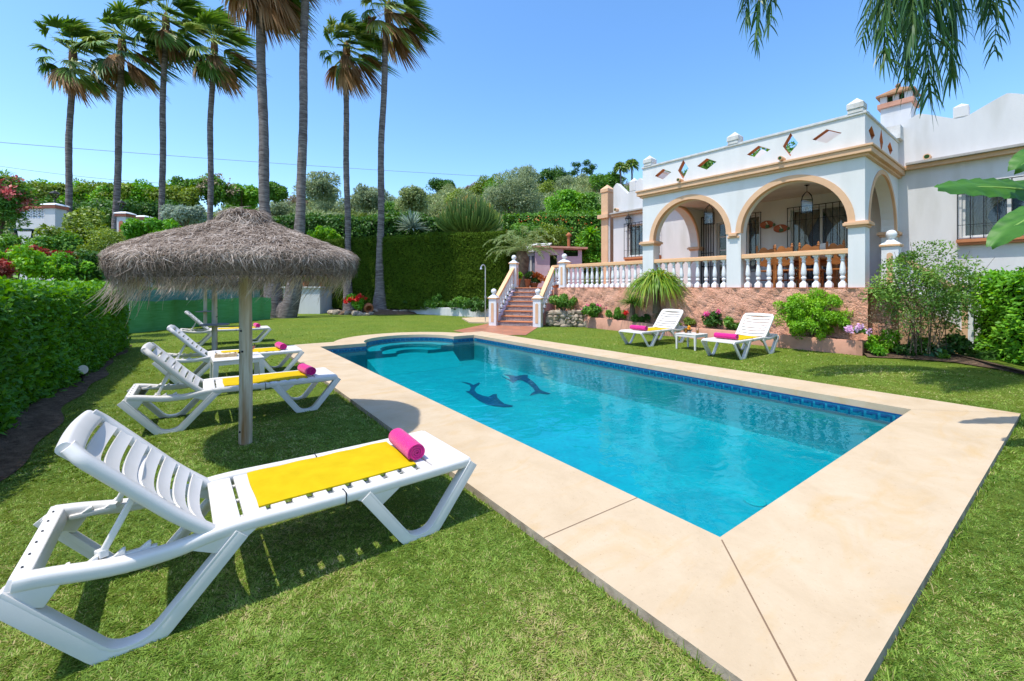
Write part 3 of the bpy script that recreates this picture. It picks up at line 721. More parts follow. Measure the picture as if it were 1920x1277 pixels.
# main cornice and gutter
mb=MB()
for x0,x1 in ((.02,6),(-9.55,-tL-.02)):
    mb=MB(); mb.box(x0,x1,D-.16,D-.001,zg-.17,zg-.07); mb.build('main_cornice',M['peach'],villa)
mb=MB()
for x0,x1 in ((.18,6.02),(-9.57,-tL-.18)):
    mb=MB(); mb.box(x0,x1,D-.25,D-.002,zg-.068,zg); mb.build('roof_edge',M['greyroof'],villa,bevel=.01)
mb=MB(); mb.box(.3,6.0,D-.155,D-.125,zg-.60,zg-.60+.0) if False else None
# left pilaster
xp0,xp1=-tp(1128.5,D-.1)-.02,-tp(1140,D-.1)
mb=MB(); mb.box(xp0,xp1,D-.12,D+.3,-.3,zD(1132,362)); mb.box(xp0-.03,xp1+.03,D-.15,D+.33,zD(1132,362),zD(1132,356))
zt=zD(1132,356); a0,a1,b0,b1=xp0-.03,xp1+.03,D-.15,D+.33
mb.add([(a0,b0,zt),(a1,b0,zt),(a1,b1,zt),(a0,b1,zt),((a0+a1)/2,(b0+b1)/2,zt+.22)],[(0,1,4),(1,2,4),(2,3,4),(3,0,4)])
mb.box(xp0-.12,xp1+.10,D-.25,D-.121,zg-.17,zg-.002)
mb.build('corner_pilaster',M['peach'],villa)
mb=MB(); mb.tube([(-tp(1143,D-.05),D-.06,zg-.16),(-tp(1143,D-.05),D-.06,TZ)],.045,10); mb.build('drainpipe',M['framewhite'],villa,smooth=True)
spout(-tp(1740,D),D-.05,zD(1740,296),.075); spout(-tp(1158,D),D-.05,zD(1158,394),.075)
# windows
def grille(parent,x0,x1,z0,z1,y,nb,rows,scroll=False,r=.009):
    mb=MB()
    for i in range(nb+1):
        x=x0+(x1-x0)*i/nb; mb.box(x-r,x+r,y-r,y+r,z0,z1)
    for z in rows: mb.box(x0,x1,y-r*.6,y+r*.6,z-.006,z+.006)
    for x in (x0,x1):
        for z in (z0+.01,z1-.01): mb.box(x-r*.7,x+r*.7,y,D+.02,z-r*.7,z+r*.7)
    mb.box(x0-.012,x1+.012,y-.012,y+.012,z1-.006,z1+.012); mb.box(x0-.012,x1+.012,y-.012,y+.012,z0-.012,z0+.006)
    if scroll:
        for c,s_ in (((x0+x1)/2-.28,1),((x0+x1)/2+.28,-1)):
            for k in (0,1):
                pth=[(c+s_*(.03+.012*i)*math.cos(i*.55)*(1 if k else -1),y,z0+.22+.25*k+(.03+.010*i)*math.sin(i*.55)) for i in range(15)]
                mb.tube(pth,.007,5)
    return mb.build('grille',M['iron'],parent)
def window(k,nb,rows,mull=1,curt=True,sill=True,gy=-.13,pad=.06,scroll=False,name='window'):
    a,b,z0,z1=tW[k]; x0,x1=-b,-a; y=D+.15
    mb=MB(); w=.055
    mb.box(x0,x0+w,y-.03,y+.03,z0,z1); mb.box(x1-w,x1,y-.03,y+.03,z0,z1); mb.box(x0+w,x1-w,y-.03,y+.03,z1-w,z1); mb.box(x0+w,x1-w,y-.03,y+.03,z0,z0+w)
    for i in range(1,mull+1):
        x=x0+(x1-x0)*i/(mull+1); mb.box(x-w*.6,x+w*.6,y-.035,y+.032,z0+w,z1-w)
    f=mb.build(name,M['framewhite'],villa)
    mb=MB(); mb.box(x0+w,x1-w,y-.004,y+.004,z0+w,z1-w); mb.build('pane',M['clear'],f)
    if curt:
        nbq=NB(); n=80; yy=y+.10; n_r=8
        # tied-back curtains
        for side in (0,1):
            rows_=[]
            for j in range(n_r+1):
                v=j/n_r; wid=(x1-x0)*(.52-.34*math.sin(min(1,v/.62)*math.pi/2)+(.10*max(0,v-.62)/.38))
                for i in range(25):
                    u=i/24; x=x0+wid*u if side==0 else x1-wid*u
                    rows_.append((x,yy+.022*math.sin(u*34+side),z1-.03-(z1-z0-.06)*v))
            V=np.array(rows_); Q=np.array([(j*25+i,j*25+i+1,(j+1)*25+i+1,(j+1)*25+i) for j in range(n_r) for i in range(24)])
            nbq.add(V,Q,np.full(len(V),.5))
        nbq.build('curtain',M['curtain'],f,smooth=True)
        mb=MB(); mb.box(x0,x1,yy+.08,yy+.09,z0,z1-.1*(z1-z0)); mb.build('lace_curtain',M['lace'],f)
    if sill:
        mb=MB(); mb.box(x0-.08,x1+.08,D-.16,D-.002,z0-.13,z0-.05); mb.box(x0-.05,x1+.05,D-.12,D-.002,z0-.19,z0-.13); mb.build('sill',M['orange'],f,bevel=.006)
    if gy: grille(f,x0-pad,x1+pad,z0-(.045 if sill else 0)+.0,z1+pad,D+gy,nb,rows(z0,z1),scroll)
    return f
window(0,9,lambda a,b:(a+.25,b-.25))
window(1,6,lambda a,b:(a+.35,b-.3),sill=False,gy=-.06)
window(2,1,lambda a,b:(),mull=0,curt=False,sill=False,gy=None,name='porch_door')
window(3,10,lambda a,b:(a+.9,b-.35),sill=False,gy=-.07,name='sliding_door')
window(4,11,lambda a,b:(a+.3,b-.18),scroll=True,mull=2)
a,b,z0,z1=tW[2]
for i in range(4):
    mb=MB(); mb.box(-b+.06,-a-.06,D+.13,D+.17,z0+.35+i*.48,z0+.40+i*.48); mb.build('door_rail',M['framewhite'],villa)
# opened iron gate beside the porch door
mb=MB(); g0,g1=tp(1337,D-.1),tp(1302,D-.1); zt=zp(1302,409,D-.1); n=8
for i in range(n+1):
    x=-g1+(g1-g0)*i/n; mb.box(x-.012,x+.012,D-.10,D-.075,TZ+.05,zt)
for z in (TZ+.06,TZ+.75,TZ+1.25,zt-.02): mb.box(-g1,-g0,D-.099,D-.076,z-.014,z+.014)
for k in range(2):
    mb.tube([(-(g0+g1)/2+(.05+.02*i)*math.cos(i*.5)*(1 if k else -1),D-.088,TZ+1.0+(.04+.02*i)*math.sin(i*.5)) for i in range(12)],.009,5)
hg=mb.build('iron_gate',M['iron']); hloc(hg); tag(hg,'black wrought iron gate standing open at the back of the porch','gate')
# chimney
cp=P(1684,240,13.2); q=cp-HCn; ct,cs=q.dot(e1),q.dot(e2); cw=.35
def zc(py): return HC+(HY-py)/F*13.0
ch=MB(); x,y=-ct,cs
ch.box(x-cw,x+cw,y-cw,y+cw,CT,zc(199)); cho=ch.build('chimney',M['stucco'],villa)
mb=MB(); mb.box(x-cw-.07,x+cw+.07,y-cw-.07,y+cw+.07,zc(199),zc(190)); mb.build('chimney_band',M['planter'],cho,bevel=.01)
for sx in (-1,1):
    for sy in (-1,1):
        mb=MB(); mb.box(x+sx*cw*.80-.08,x+sx*cw*.80+.08,y+sy*cw*.80-.08,y+sy*cw*.80+.08,zc(190),zc(177)); mb.build('chimney_post',M['stucco'],cho)
for q0 in ((x-.07,x+.07,y-cw*.9,y-cw*.9+.12),(x+cw*.9-.12,x+cw*.9,y-.07,y+.07)):
    mb=MB(); mb.box(*q0,zc(190),zc(177)); mb.build('chimney_post',M['stucco'],cho)
mb=MB(); mb.box(x-cw*.6,x+cw*.6,y-cw*.6,y+cw*.6,zc(190)+.002,zc(177)); mb.build('flue',M['dark'],cho)
mb=MB(); r_=cw+.10; mb.box(x-r_,x+r_,y-r_,y+r_,zc(177),zc(174)); zt=zc(174)
mb.add([(x-r_,y-r_,zt),(x+r_,y-r_,zt),(x+r_,y+r_,zt),(x-r_,y+r_,zt),(x,y,zc(157))],[(0,1,4),(1,2,4),(2,3,4),(3,0,4)]); mb.sphere((x,y,zc(155)),.07,10,6)
mb.build('chimney_cap',M['tileroof'],cho)

# ================================================================ TERRACE
N9=tp(1054); rw=hloc(empty('retaining_wall',label='rough pink rendered retaining wall below the villa terrace',cat='wall'))
nb=NB(); nxx,nzz=150,24
rows_=[]
for j in range(nzz+1):
    for i in range(nxx+1):
        rows_.append((.06-(N9+.22)*i/nxx,-.075+.03*math.sin(i*1.7+j*2.3)*math.sin(i*.9-j*1.1),-.05+(TZ-.0)*j/nzz+.03))
V=np.array(rows_); V[:,1]+=(.07*(vnoise(np.stack([V[:,0],V[:,2]],1),9,2)-.5)); 
nb.add(V,np.array([(j*(nxx+1)+i,j*(nxx+1)+i+1,(j+1)*(nxx+1)+i+1,(j+1)*(nxx+1)+i) for j in range(nzz) for i in range(nxx)]),np.zeros(len(V)))
nb.build('rough_render',M['pinkwall'],rw,smooth=True)
mb=MB(); mb.box(-N9-.15,.05,-.035,D,-.05,TZ-.03); mb.box(.05,.42,.25,D,-.05,TZ-.03); mb.build('wall_core',M['pinkwall'],rw)
fl=MB(); fl.box(-N9-.05,.42,-.06,D-.002,TZ-.028,TZ+.0); 
terr=hloc(fl.build('terrace_floor',M['terracotta'])); tag(terr,kind='structure')
def hp(t,s,z): return H(t,s,z)
# ---- balusters
def baluster_mb(h):
    k=h/.74; mb=MB()
    mb.lathe([(.098,0),(.098,.085*k),(.06,.125*k)],4,square=True)
    mb.lathe([(.052,.12*k),(.036,.15*k),(.034,.175*k),(.052,.195*k),(.058,.22*k),(.052,.245*k),(.036,.26*k),(.054,.29*k),(.063,.33*k),(.056,.42*k),(.042,.54*k),(.034,.585*k),(.048,.60*k),(.048,.615*k),(.034,.63*k),(.040,.665*k),(.056,.70*k)],14)
    mb.lathe([(.085,.70*k),(.085,.74*k)],4,square=True)
    return mb
BH=zp(1590,475)-TZ; RT=zp(1590,465.5)-TZ
def balustrade(t0,t1,n,label,name='balustrade'):
    c=H((t0+t1)/2,.13); root=empty(name,(c.x,c.y,TZ),HRZ,label,'balustrade','balustrades along the terrace edge')
    L=t1-t0; mb=MB(); mb.box(-L/2,L/2,-.11,.11,BH,RT-.02); mb.box(-L/2,L/2,-.085,.085,RT-.02,RT+.005); mb.build('rail',M['peachlight'],root,bevel=.01)
    b0=None
    for i in range(n):
        x=-L/2+L*(i+.5)/n
        if b0 is None: b0=baluster_mb(BH).build('baluster',M['balwhite'],root,smooth=True,auto=35); b=b0
        else: b=b0.copy(); COL.objects.link(b); b.parent=root
        b.location=(x,0,.0)
    return root
balustrade(p1a,p1b,9,'white baluster row with peach rail under the right porch arch')
balustrade(p2a,p2b,9,'white baluster row with peach rail under the left porch arch')
balustrade(tL+.02,N9-.14,15,'long white baluster row with peach rail left of the porch')
# ---- newel posts
def newel(loc,h,w,label,rz=HRZ,g='ball topped stair posts'):
    root=empty('newel_post',loc,rz,label,'post',g)
    a=w/2; mb=MB(); mb.box(-a,a,-a,a,0,h); mb.build('shaft',M['balwhite'],root,bevel=.008)
    mb=MB(); q=a*.36
    for (M4) in (at_y(-a-.008),at_y(a-.004),at_x(a-.004),at_x(-a-.008)):
        po=[(-q,h*.14),(q,h*.14)]+[(q*math.cos(math.pi*i/8),h*.80+q*math.sin(math.pi*i/8)) for i in range(9)]
        vs,fs=plate(po,[],.012); mb.add([tuple(M4@Vector(v)) for v in vs],fs)
    mb.build('panel',M['peach'],root)
    mb=MB(); mb.box(-a-.035,a+.035,-a-.035,a+.035,h,h+.05); mb.build('cap_band',M['peachlight'],root,bevel=.008)
    mb=MB(); mb.lathe([((a+.02)*1.414,h+.05),(a*1.1,h+.10),(.07,h+.16),(.045,h+.19)],4,square=True); mb.sphere((0,0,h+.28),.105,16,10); mb.lathe([(.055,h+.17),(.05,h+.2)],12); mb.build('ball_finial',M['balwhite'],root,smooth=True,auto=35)
    return root
# ---- front staircase
BR=Vector((.95,15.75,0)); BL=Vector((-.69,16.35,0)); cd=Vector((.36,.933,0)).normalized(); RUN=2.15; NS=8
TR=BR+cd*RUN; TL=BL+cd*RUN
st=empty('staircase',((BR+BL)/2),math.atan2((BR-BL).y,(BR-BL).x),'tiled garden staircase climbing from the pool path to the terrace','staircase')
Wd=(BR-BL).length-.34
M['risertile']=mat('patterned_riser_tile',(.42,.38,.37),(.12,.085,.085),scale=38,rough=.4,lo=.48,hi=.54,detail=1)
M['tread']=mat('terracotta_tread',(.55,.22,.10),(.46,.17,.07),scale=9,rough=.7,spec=.2)
rise=TZ/NS; run=RUN/NS
for i in range(NS):
    mb=MB(); mb.box(-Wd/2,Wd/2,i*run+.03,RUN+.9,i*rise,(i+1)*rise-.034) ; mb.build('riser',M['risertile'],st)
    mb=MB(); mb.box(-Wd/2,Wd/2,i*run,(i+1)*run+.03+(1.2 if i==NS-1 else 0),(i+1)*rise-.034,(i+1)*rise); mb.build('tread',M['tread'],st,bevel=.012)
mb=MB(); 
for sx in (-1,1):
    x0,x1=(sx*(Wd/2+.002),sx*(Wd/2+.17)); x0,x1=min(x0,x1),max(x0,x1)
    mb.hexa([(x0,0,0),(x1,0,0),(x1,RUN+.9,0),(x0,RUN+.9,0),(x0,0,.16),(x1,0,.16),(x1,RUN+.9,TZ+.02),(x0,RUN+.9,TZ+.02)]) if False else mb.add([(x0,0,0),(x1,0,0),(x1,RUN,0),(x0,RUN,0),(x0,0,.15),(x1,0,.15),(x1,RUN,TZ-.01),(x0,RUN,TZ-.01),(x0,RUN+.9,0),(x1,RUN+.9,0),(x1,RUN+.9,TZ-.01),(x0,RUN+.9,TZ-.01)],[(0,1,5,4),(4,5,6,7),(1,2,6,5),(3,0,4,7),(2,9,10,6),(8,3,7,11),(7,6,10,11),(9,8,11,10)])
mb.build('stair_wall',M['pinkshed'],st)
srz=st.rotation_euler[2]
newel((BR.x,BR.y,0),1.02,.30,'ball topped white post at the right foot of the garden stairs',srz)
newel((BL.x,BL.y,0),1.02,.30,'ball topped white post at the left foot of the garden stairs',srz)
newel((TL.x,TL.y,TZ-.05),1.05,.30,'ball topped white post at the left head of the garden stairs',srz)
N9p=H(N9,.13,TZ-.04); newel(N9p,1.0,.32,'ball topped white post where the stair rail meets the long terrace balustrade')
def slope_rail(pa,pb,za,zb,n,label,htop=.86,lvl=None):
    root=empty('stair_rail',(pa.x,pa.y,0),0,label,'balustrade','sloping stair rails')
    a=Vector((0,0,za+htop)); b=Vector((pb.x-pa.x,pb.y-pa.y,zb+htop)); mb=MB()
    mb.bar(a,b,.17,.10)
    if lvl is not None: mb.bar(b,Vector((lvl.x-pa.x,lvl.y-pa.y,zb+htop)),.17,.10)
    mb.build('rail',M['peachlight'],root,bevel=.012)
    b0=None
    for i in range(n):
        u=(i+.7)/n; 
        if b0 is None: b0=baluster_mb(.66).build('baluster',M['balwhite'],root,smooth=True,auto=35); q=b0
        else: q=b0.copy(); COL.objects.link(q); q.parent=root
        q.location=((pb.x-pa.x)*u,(pb.y-pa.y)*u,za+(zb-za)*u+.13); q.rotation_euler=(0,0,srz)
    if lvl is not None:
        for u in (.25,.5,.75):
            q=b0.copy(); COL.objects.link(q); q.parent=root; q.location=((pb.x-pa.x)*(1-u)+(lvl.x-pa.x)*u,(pb.y-pa.y)*(1-u)+(lvl.y-pa.y)*u,zb+.12)
slope_rail(BR+cd*.14,TR,.08,TZ,8,'sloping peach rail with balusters on the right of the garden stairs',lvl=N9p)
slope_rail(BL+cd*.14,TL-cd*.14,.08,TZ-.06,8,'sloping peach rail with balusters on the left of the garden stairs')
# terrace behind the stairs
tq=[TL+cd*.15,TR-cd*.1,N9p,H(9.2,D),H(11,D+6),Vector((.6,30,0)),Vector((-.05,22,0))]
mb=MB(); mb.prism([(p.x,p.y) for p in tq],-.1,TZ-.02); o=mb.build('upper_terrace',[M['pinkwall']]); tag(o,kind='structure')
mb=MB(); mb.prism([(p.x,p.y) for p in tq],TZ-.018,TZ-.008); o=mb.build('upper_terrace_floor',[M['path']]); tag(o,kind='structure')

# ---- side stairs at the right of the porch
sA=H(-.30,.80); sB=Vector((9.93,9.40,0)); srz2=math.atan2((sB-sA).y,(sB-sA).x)
newel((sA.x,sA.y,TZ-.05),.98,.30,'ball topped white post beside the right corner pier of the porch',HRZ)
newel((sB.x,sB.y,0),1.46,.26,'ball topped white post half hidden by the right hand hedge',HRZ)
ss=empty('side_staircase',(sA.x,sA.y,0),srz2,'side stairs behind the flowering shrub at the porch corner','staircase')
L2=(sB-sA).length
for i in range(6):
    mb=MB(); z=TZ-(i+1)*.165; mb.box(.15+i*L2/6.5,.15+(i+1)*L2/6.5,.02,1.3,-.05,z); mb.build('step',M['terracotta'],ss)
mb=MB(); mb.add([(0,-.1,-.05),(L2,-.1,-.05),(L2,.02,-.05),(0,.02,-.05),(0,-.1,TZ),(L2,-.1,.42),(L2,.02,.42),(0,.02,TZ)],[(3,2,1,0),(4,5,6,7),(0,1,5,4),(1,2,6,5),(2,3,7,6),(3,0,4,7)]); mb.build('stair_wall',M['peach'],ss)
slope_rail(sA,sB,TZ,.48,7,'sloping peach rail with balusters right of the porch behind the shrub',htop=.80)

# ================================================================ THINGS ON THE PORCH
def lantern(px,s,ytop,ybody0,ybody1,label):
    t=tp(px,s); q=H(t,s); z=lambda y: HC+(HY-y)/F*q.y
    r=.125; zt=CB-.10; z0=z(ybody1); z1=z(ybody0)
    root=empty('hanging_lantern',(q.x,q.y,z0),HRZ+.3,label,'lantern','lanterns hanging under the porch arches')
    h=z1-z0; mb=MB(); e=.009
    for sx in (-1,1):
        for sy in (-1,1): mb.box(sx*r-e,sx*r+e,sy*r-e,sy*r+e,0,h)
    for zz in (0,h):
        for k in (-1,1): mb.box(-r-e,r+e,k*r-e,k*r+e,zz-e,zz+e); mb.box(k*r-e,k*r+e,-r-e,r+e,zz-e,zz+e)
    for k in range(4):
        a=k*math.pi/2+math.pi/4
        mb.tube([(1.41*r*math.cos(a),1.41*r*math.sin(a),h),(1.15*r*math.cos(a),1.15*r*math.sin(a),h+.12),(.5*r*math.cos(a),.5*r*math.sin(a),h+.21),(0,0,h+.24)],.009,5)
    mb.build('cage',M['iron'],root)
    mb=MB(); mb.tube([(0,0,h+.22),(0,0,zt-z0-.02)],.008,6); mb.lathe([(.07,zt-z0-.03),(.03,zt-z0-.05),(.02,zt-z0-.06)],10); mb.build('hanging_rod',M['iron'],root)
    mb=MB()
    for k in (-1,1): mb.box(-r+e,r-e,k*r-.002,k*r+.002,e,h-e); mb.box(k*r-.002,k*r+.002,-r+e,r-e,e,h-e)
    mb.build('glass_pane',M['clear'],root)
    mb=MB(); mb.tube([(0,0,.02),(0,0,.09)],.02,8); mb.sphere((0,0,.13),.04,10,8); mb.build('bulb',M['framewhite'],root,smooth=True)
lantern(1513,1.5,349,376,398,'black iron lantern hanging in the right porch arch')
lantern(1330,1.5,380,399,420,'black iron lantern hanging in the left porch arch')
# wall lantern on the left wing
q=H(tp(1178,D-.2),D-.2); z0=zp(1178,418,D-.2)
wl=empty('wall_lantern',(q.x,q.y,z0),HRZ,'black wall lantern on the left wing of the villa','lantern')
mb=MB(); mb.lathe([(.05,-.10),(.085,.0),(.13,.18)],6); mb.build('glass_body',M['clear'],wl); 
mb=MB(); mb.lathe([(.16,.18),(.10,.26),(.02,.33),(.01,.40)],6); mb.lathe([(.055,-.14),(.055,-.10)],6); mb.tube([(0,0,-.12),(.0,.04,-.22),(0,.16,-.20)],.014,6); mb.tube([(0,.19,-.35),(0,.19,-.05)],.03,6)
for k in range(6):
    a=k*math.pi/3; mb.tube([(.05*math.cos(a),.05*math.sin(a),-.1),(.13*math.cos(a),.13*math.sin(a),.18)],.007,4)
mb.build('iron_frame',M['iron'],wl)
# wall plates
M['platered']=mat('painted_plate',(.42,.12,.05),(.30,.07,.03),scale=6,rough=.35)
M['plategreen']=mat('painted_leaf',(.04,.10,.05),(.07,.14,.06),scale=8,rough=.4)
for px,py,l in ((1438,421.5,'rust red oval wall plate, the left and higher of two on the porch wall'),(1464,428.5,'rust red oval wall plate, the right and lower of two on the porch wall')):
    q=H(tp(px,D-.05),D-.05); z=zp(px,py,D-.05)
    root=empty('wall_plate',(q.x,q.y,z),HRZ,l,'plate','plates on the porch wall')
    mb=MB(); mb.lathe([(.001,0),(.15,.0),(.21,.03),(.205,.036),(.14,.012),(.001,.012)],24); mb.xf(Matrix.Scale(.62,4,(0,0,1))@Matrix.Rotation(R(90),4,'X')); mb.build('dish',M['platered'],root,smooth=True)
    mb=MB(); mb.lathe([(.001,.0),(.07,.0),(.06,.02),(.001,.03)],10); mb.xf(Matrix.Translation((.02,-.022,-.06))@Matrix.Rotation(R(90),4,'X')); mb.build('leaf_relief',M['plategreen'],root)
    mb=MB(); mb.lathe([(.001,.0),(.05,.0),(.04,.02),(.001,.03)],10); mb.xf(Matrix.Translation((.21,-.01,-.02))@Matrix.Rotation(R(90),4,'X')); mb.build('leaf_relief',M['plategreen'],root)
    mb=MB(); mb.tube([(-.02,-.025,.09),(.02,-.03,.02),(.05,-.025,-.03)],.018,6); mb.build('stem_relief',M['cream'],root)
# dining table and chairs
def chair():
    root=empty('dining_chair',(0,0,0),0,'x','chair','carved pine chairs on the porch')
    for sx in (-1,1):
        mb=MB(); mb.lathe([(.022,0),(.026,.15),(.018,.18),(.028,.22),(.024,.44)],8,(sx*.19,-.19,0)); mb.build('leg',M['wood'],root,smooth=True)
        mb=MB(); mb.bar((sx*.20,.20,0),(sx*.20,.20,.46),.045,.045); mb.bar((sx*.20,.20,.46),(sx*.20,.26,1.03),.05,.04); mb.lathe([(.024,1.03),(.036,1.06),(.02,1.09),(.03,1.11),(.004,1.15)],8,(sx*.20,.26,0)); mb.build('leg',M['wood'],root)
    mb=MB(); mb.box(-.23,.23,-.23,.22,.43,.47); mb.build('seat',M['wood'],root,bevel=.01)
    mb=MB()
    po=[(-.18,.62),(-.10,.58),(0,.56),(.10,.58),(.18,.62),(.18,.95)]+[(.18-.36*i/16,.95+.075*abs(math.sin(math.pi*i/16*1.5))+.07*math.sin(math.pi*i/16)) for i in range(1,17)]+[(-.18,.75)]
    hl=[[(.05*math.cos(a)+o_,.80+.09*math.sin(a)) for a in np.linspace(0,2*math.pi,10,endpoint=False)] for o_ in (-.08,.08)]
    vs,fs=plate(po,hl,.025); mb.add([(x,z+.20+.07*(y-.46)/.66,y) for x,y,z in vs],fs); mb.build('backrest',M['wood'],root)
    mb=MB(); mb.bar((-.19,-.19,.2),(.19,-.19,.2),.03,.03); mb.bar((-.19,-.19,.25),(-.2,.2,.25),.03,.03); mb.bar((.19,-.19,.25),(.2,.2,.25),.03,.03); mb.build('stretcher',M['wood'],root)
    return root
ch0=chair(); first=True
for t,s,rz,l in ((2.35,.80,200,'carved pine chair nearest the middle pier of the porch'),(1.78,.72,178,'carved pine chair second from the middle pier, back to the balustrade'),(1.24,.74,184,'carved pine chair third from the middle pier, back to the balustrade'),(.62,.86,160,'carved pine chair nearest the right corner pier of the porch'),(2.25,2.15,10,'carved pine chair at the wall side of the porch table under the plates'),(1.35,2.2,-5,'carved pine chair at the wall side of the porch table by the sliding door')):
    q=H(t,s,TZ); rz_=HRZ+R(rz)
    if first: ch0.location=q; ch0.rotation_euler=(0,0,rz_); ch0['label']=l; first=False
    else: dup(ch0,q,rz_,l)
q=H(1.6,1.5,TZ); tb=empty('dining_table',q,HRZ,'heavy orange pine dining table behind the porch balustrade','table')
mb=MB(); mb.box(-.85,.85,-.42,.42,.71,.76); mb.build('table_top',M['wood'],tb,bevel=.012)
for sx in (-1,1):
    for sy in (-1,1):
        mb=MB(); mb.lathe([(.05,0),(.06,.1),(.04,.18),(.065,.35),(.045,.55),(.06,.6),(.06,.71)],10,(sx*.72,sy*.32,0)); mb.build('leg',M['wood'],tb,smooth=True)
mb=MB(); mb.box(-.7,.7,-.30,.30,.61,.70); mb.build('apron',M['wood'],tb)
mb=MB(); mb.sphere((0,0,0),.2,14,10); mb.xf(Matrix.Diagonal((1,.4,1,1))); cu=mb.build('cushion',M['cream'],smooth=True); cu.location=H(1.02,.92,TZ+.93); cu.rotation_euler=(0,0,HRZ); tag(cu,'pale cushion propped between the porch chairs and the right arch','cushion')
# ================================================================ SUN LOUNGERS (local x: head 0 -> foot 1.95, y across, z up)
LW=.335
def rrect(w,h,r=.008,n=2):
    pts=[]
    for cx,cy,a0 in ((w/2-r,h/2-r,0),(-w/2+r,h/2-r,90),(-w/2+r,-h/2+r,180),(w/2-r,-h/2+r,270)):
        for i in range(n+1):
            a=R(a0+90*i/n); pts.append((cx+r*math.cos(a),cy+r*math.sin(a)))
    return pts
def smooth_path(keys, rad, n=5):
    """polyline with rounded corners"""
    out=[Vector(keys[0])]
    for i in range(1,len(keys)-1):
        p=Vector(keys[i]); a=Vector(keys[i-1]); b=Vector(keys[i+1])
        r=min(rad,(a-p).length*.45,(b-p).length*.45)
        s=p+(a-p).normalized()*r; e=p+(b-p).normalized()*r
        for k in range(n+1):
            u=k/n; out.append(s*(1-u)**2+p*2*u*(1-u)+e*u*u)
    out.append(Vector(keys[-1])); return out
def make_lounger():
    root=empty('sun_lounger',(0,0,0),0,'x','sun lounger')
    W=M['plastic']; ys=(-LW+.028,LW-.028)
    # frame: two side rails, end panel, head cross bar
    mb=MB()
    rail=[(0.02,.385),(.10,.375),(.30,.335),(.48,.335),(.60,.355),(.72,.362),(1.2,.352),(1.6,.350),(1.93,.352)]
    for y in ys:
        path=smooth_path([(x,y,z) for x,z in rail],.08,3)
        sec=rrect(.062,.058,.018,3)
        mb.sweep(path,sec,(0,1,0))
    # head end cross bar, sloped plate with upstand
    mb.hexa([(-.012,-LW,.345),(.075,-LW,.345),(.075,LW,.345),(-.012,LW,.345),(.012,-LW+.01,.412),(.062,-LW+.01,.405),(.062,LW-.01,.405),(.012,LW-.01,.412)])
    # notched ledges for the strut
    for y in (-LW+.062,LW-.062):
        mb.box(.08,.42,y-.012,y+.012,.345,.368)
        for k in range(4): mb.add([(.12+k*.08,y-.013,.367),(.16+k*.08,y-.013,.367),(.16+k*.08,y+.013,.367),(.12+k*.08,y+.013,.367),(.15+k*.08,y-.013,.388),(.16+k*.08,y-.013,.388),(.16+k*.08,y+.013,.388),(.15+k*.08,y+.013,.388)],[(3,2,1,0),(4,5,6,7),(0,1,5,4),(1,2,6,5),(2,3,7,6),(3,0,4,7)])
    # foot end panel
    mb.hexa([(1.71,-LW+.05,.352),(1.955,-LW+.0,.335),(1.955,LW-.0,.335),(1.71,LW-.05,.352),(1.71,-LW+.05,.376),(1.945,-LW+.015,.378),(1.945,LW-.015,.378),(1.71,LW-.05,.376)])
    fr=mb.build('frame',W,root,smooth=True,bevel=.006,auto=50)
    mb=MB()
    for k in range(6): mb.box(.028,.034,-.25+k*.1-.006,-.25+k*.1+.006,.40,.4125)  # dark blocks marking the moulded slots of the head cross bar
    mb.build('slot_mark',M['iron'],fr)
    for y in ys:
        mb=MB(); mb.box(1.176,1.181,y-.0335,y+.0335,.322,.384); mb.build('rail_joint',M['iron'],fr)
    # four V shaped legs, one for each corner
    for y,sg in ((ys[0],-1),(ys[1],1)):
        for keys in ([(-.005,.375),(.285,.018),(.395,.018),(.70,.352)],[(1.30,.350),(1.545,.018),(1.655,.018),(1.94,.362)]):
            mb=MB()
            path=smooth_path([(x,y+sg*.004,z) for x,z in keys],.09,5)
            mb.sweep(path,[(-.031,-.007),(.031,-.007),(.031,.007),(-.031,.007)],(0,1,0))
            # outer flange, lying in the plane of the side, turned into the V
            o=sg*.0255
            mb.sweep([p+Vector((0,o,0)) for p in path],[(-.006,.005),(.006,.005),(.006,.056),(-.006,.056)],(0,1,0))
            mb.sweep([p-Vector((0,o*.8,0)) for p in path],[(-.004,.005),(.004,.005),(.004,.018),(-.004,.018)],(0,1,0))
            mb.build('leg',W,root,smooth=True,bevel=.003,auto=45)
    # gussets where the legs run into the rails
    for y in ys:
        for po in ([(.50,.338),(.80,.352),(.735,.305),(.655,.258)],[(1.20,.348),(1.50,.342),(1.375,.258),(1.275,.30)],[(-.012,.375),(.15,.352),(.10,.275),(.055,.292)]):
            mb=MB(); n=len(po); mb.add([(x,y-.027,z) for x,z in po]+[(x,y+.027,z) for x,z in po],[tuple(range(n)),tuple(range(2*n-1,n-1,-1))]+[(i,(i+1)%n,n+(i+1)%n,n+i) for i in range(n)]); mb.build('gusset',W,fr,smooth=True,bevel=.008)
    # seat slats
    xs=[.615,.735]; wd=[.105,.095]; x=.85
    while x<1.68: xs.append(x); wd.append(.066); x+=.098
    for x,w in zip(xs,wd):
        mb.box(x,x+w,-LW+.05,LW-.05,.352,.372)
        mb.box(x+w*.3,x+w*.7,-LW+.06,LW-.06,.335,.3515)
    for y in (-.2,0,.2): mb.box(.625,1.72,y-.012,y+.012,.338,.3535)
    mb.build('seat_slats',W,root,smooth=True,bevel=.005)
    # backrest
    ang=R(45.5); hx,hz_=.60,.372
    back=[(0,0),(.15,.012),(.35,.0),(.55,-.006),(.68,.0)]
    def bp(u,w): return (hx-u*math.cos(ang)-w*math.sin(ang)*-1*-1*0 - w*math.sin(ang)*-1, hz_+u*math.sin(ang)+w*math.cos(ang))
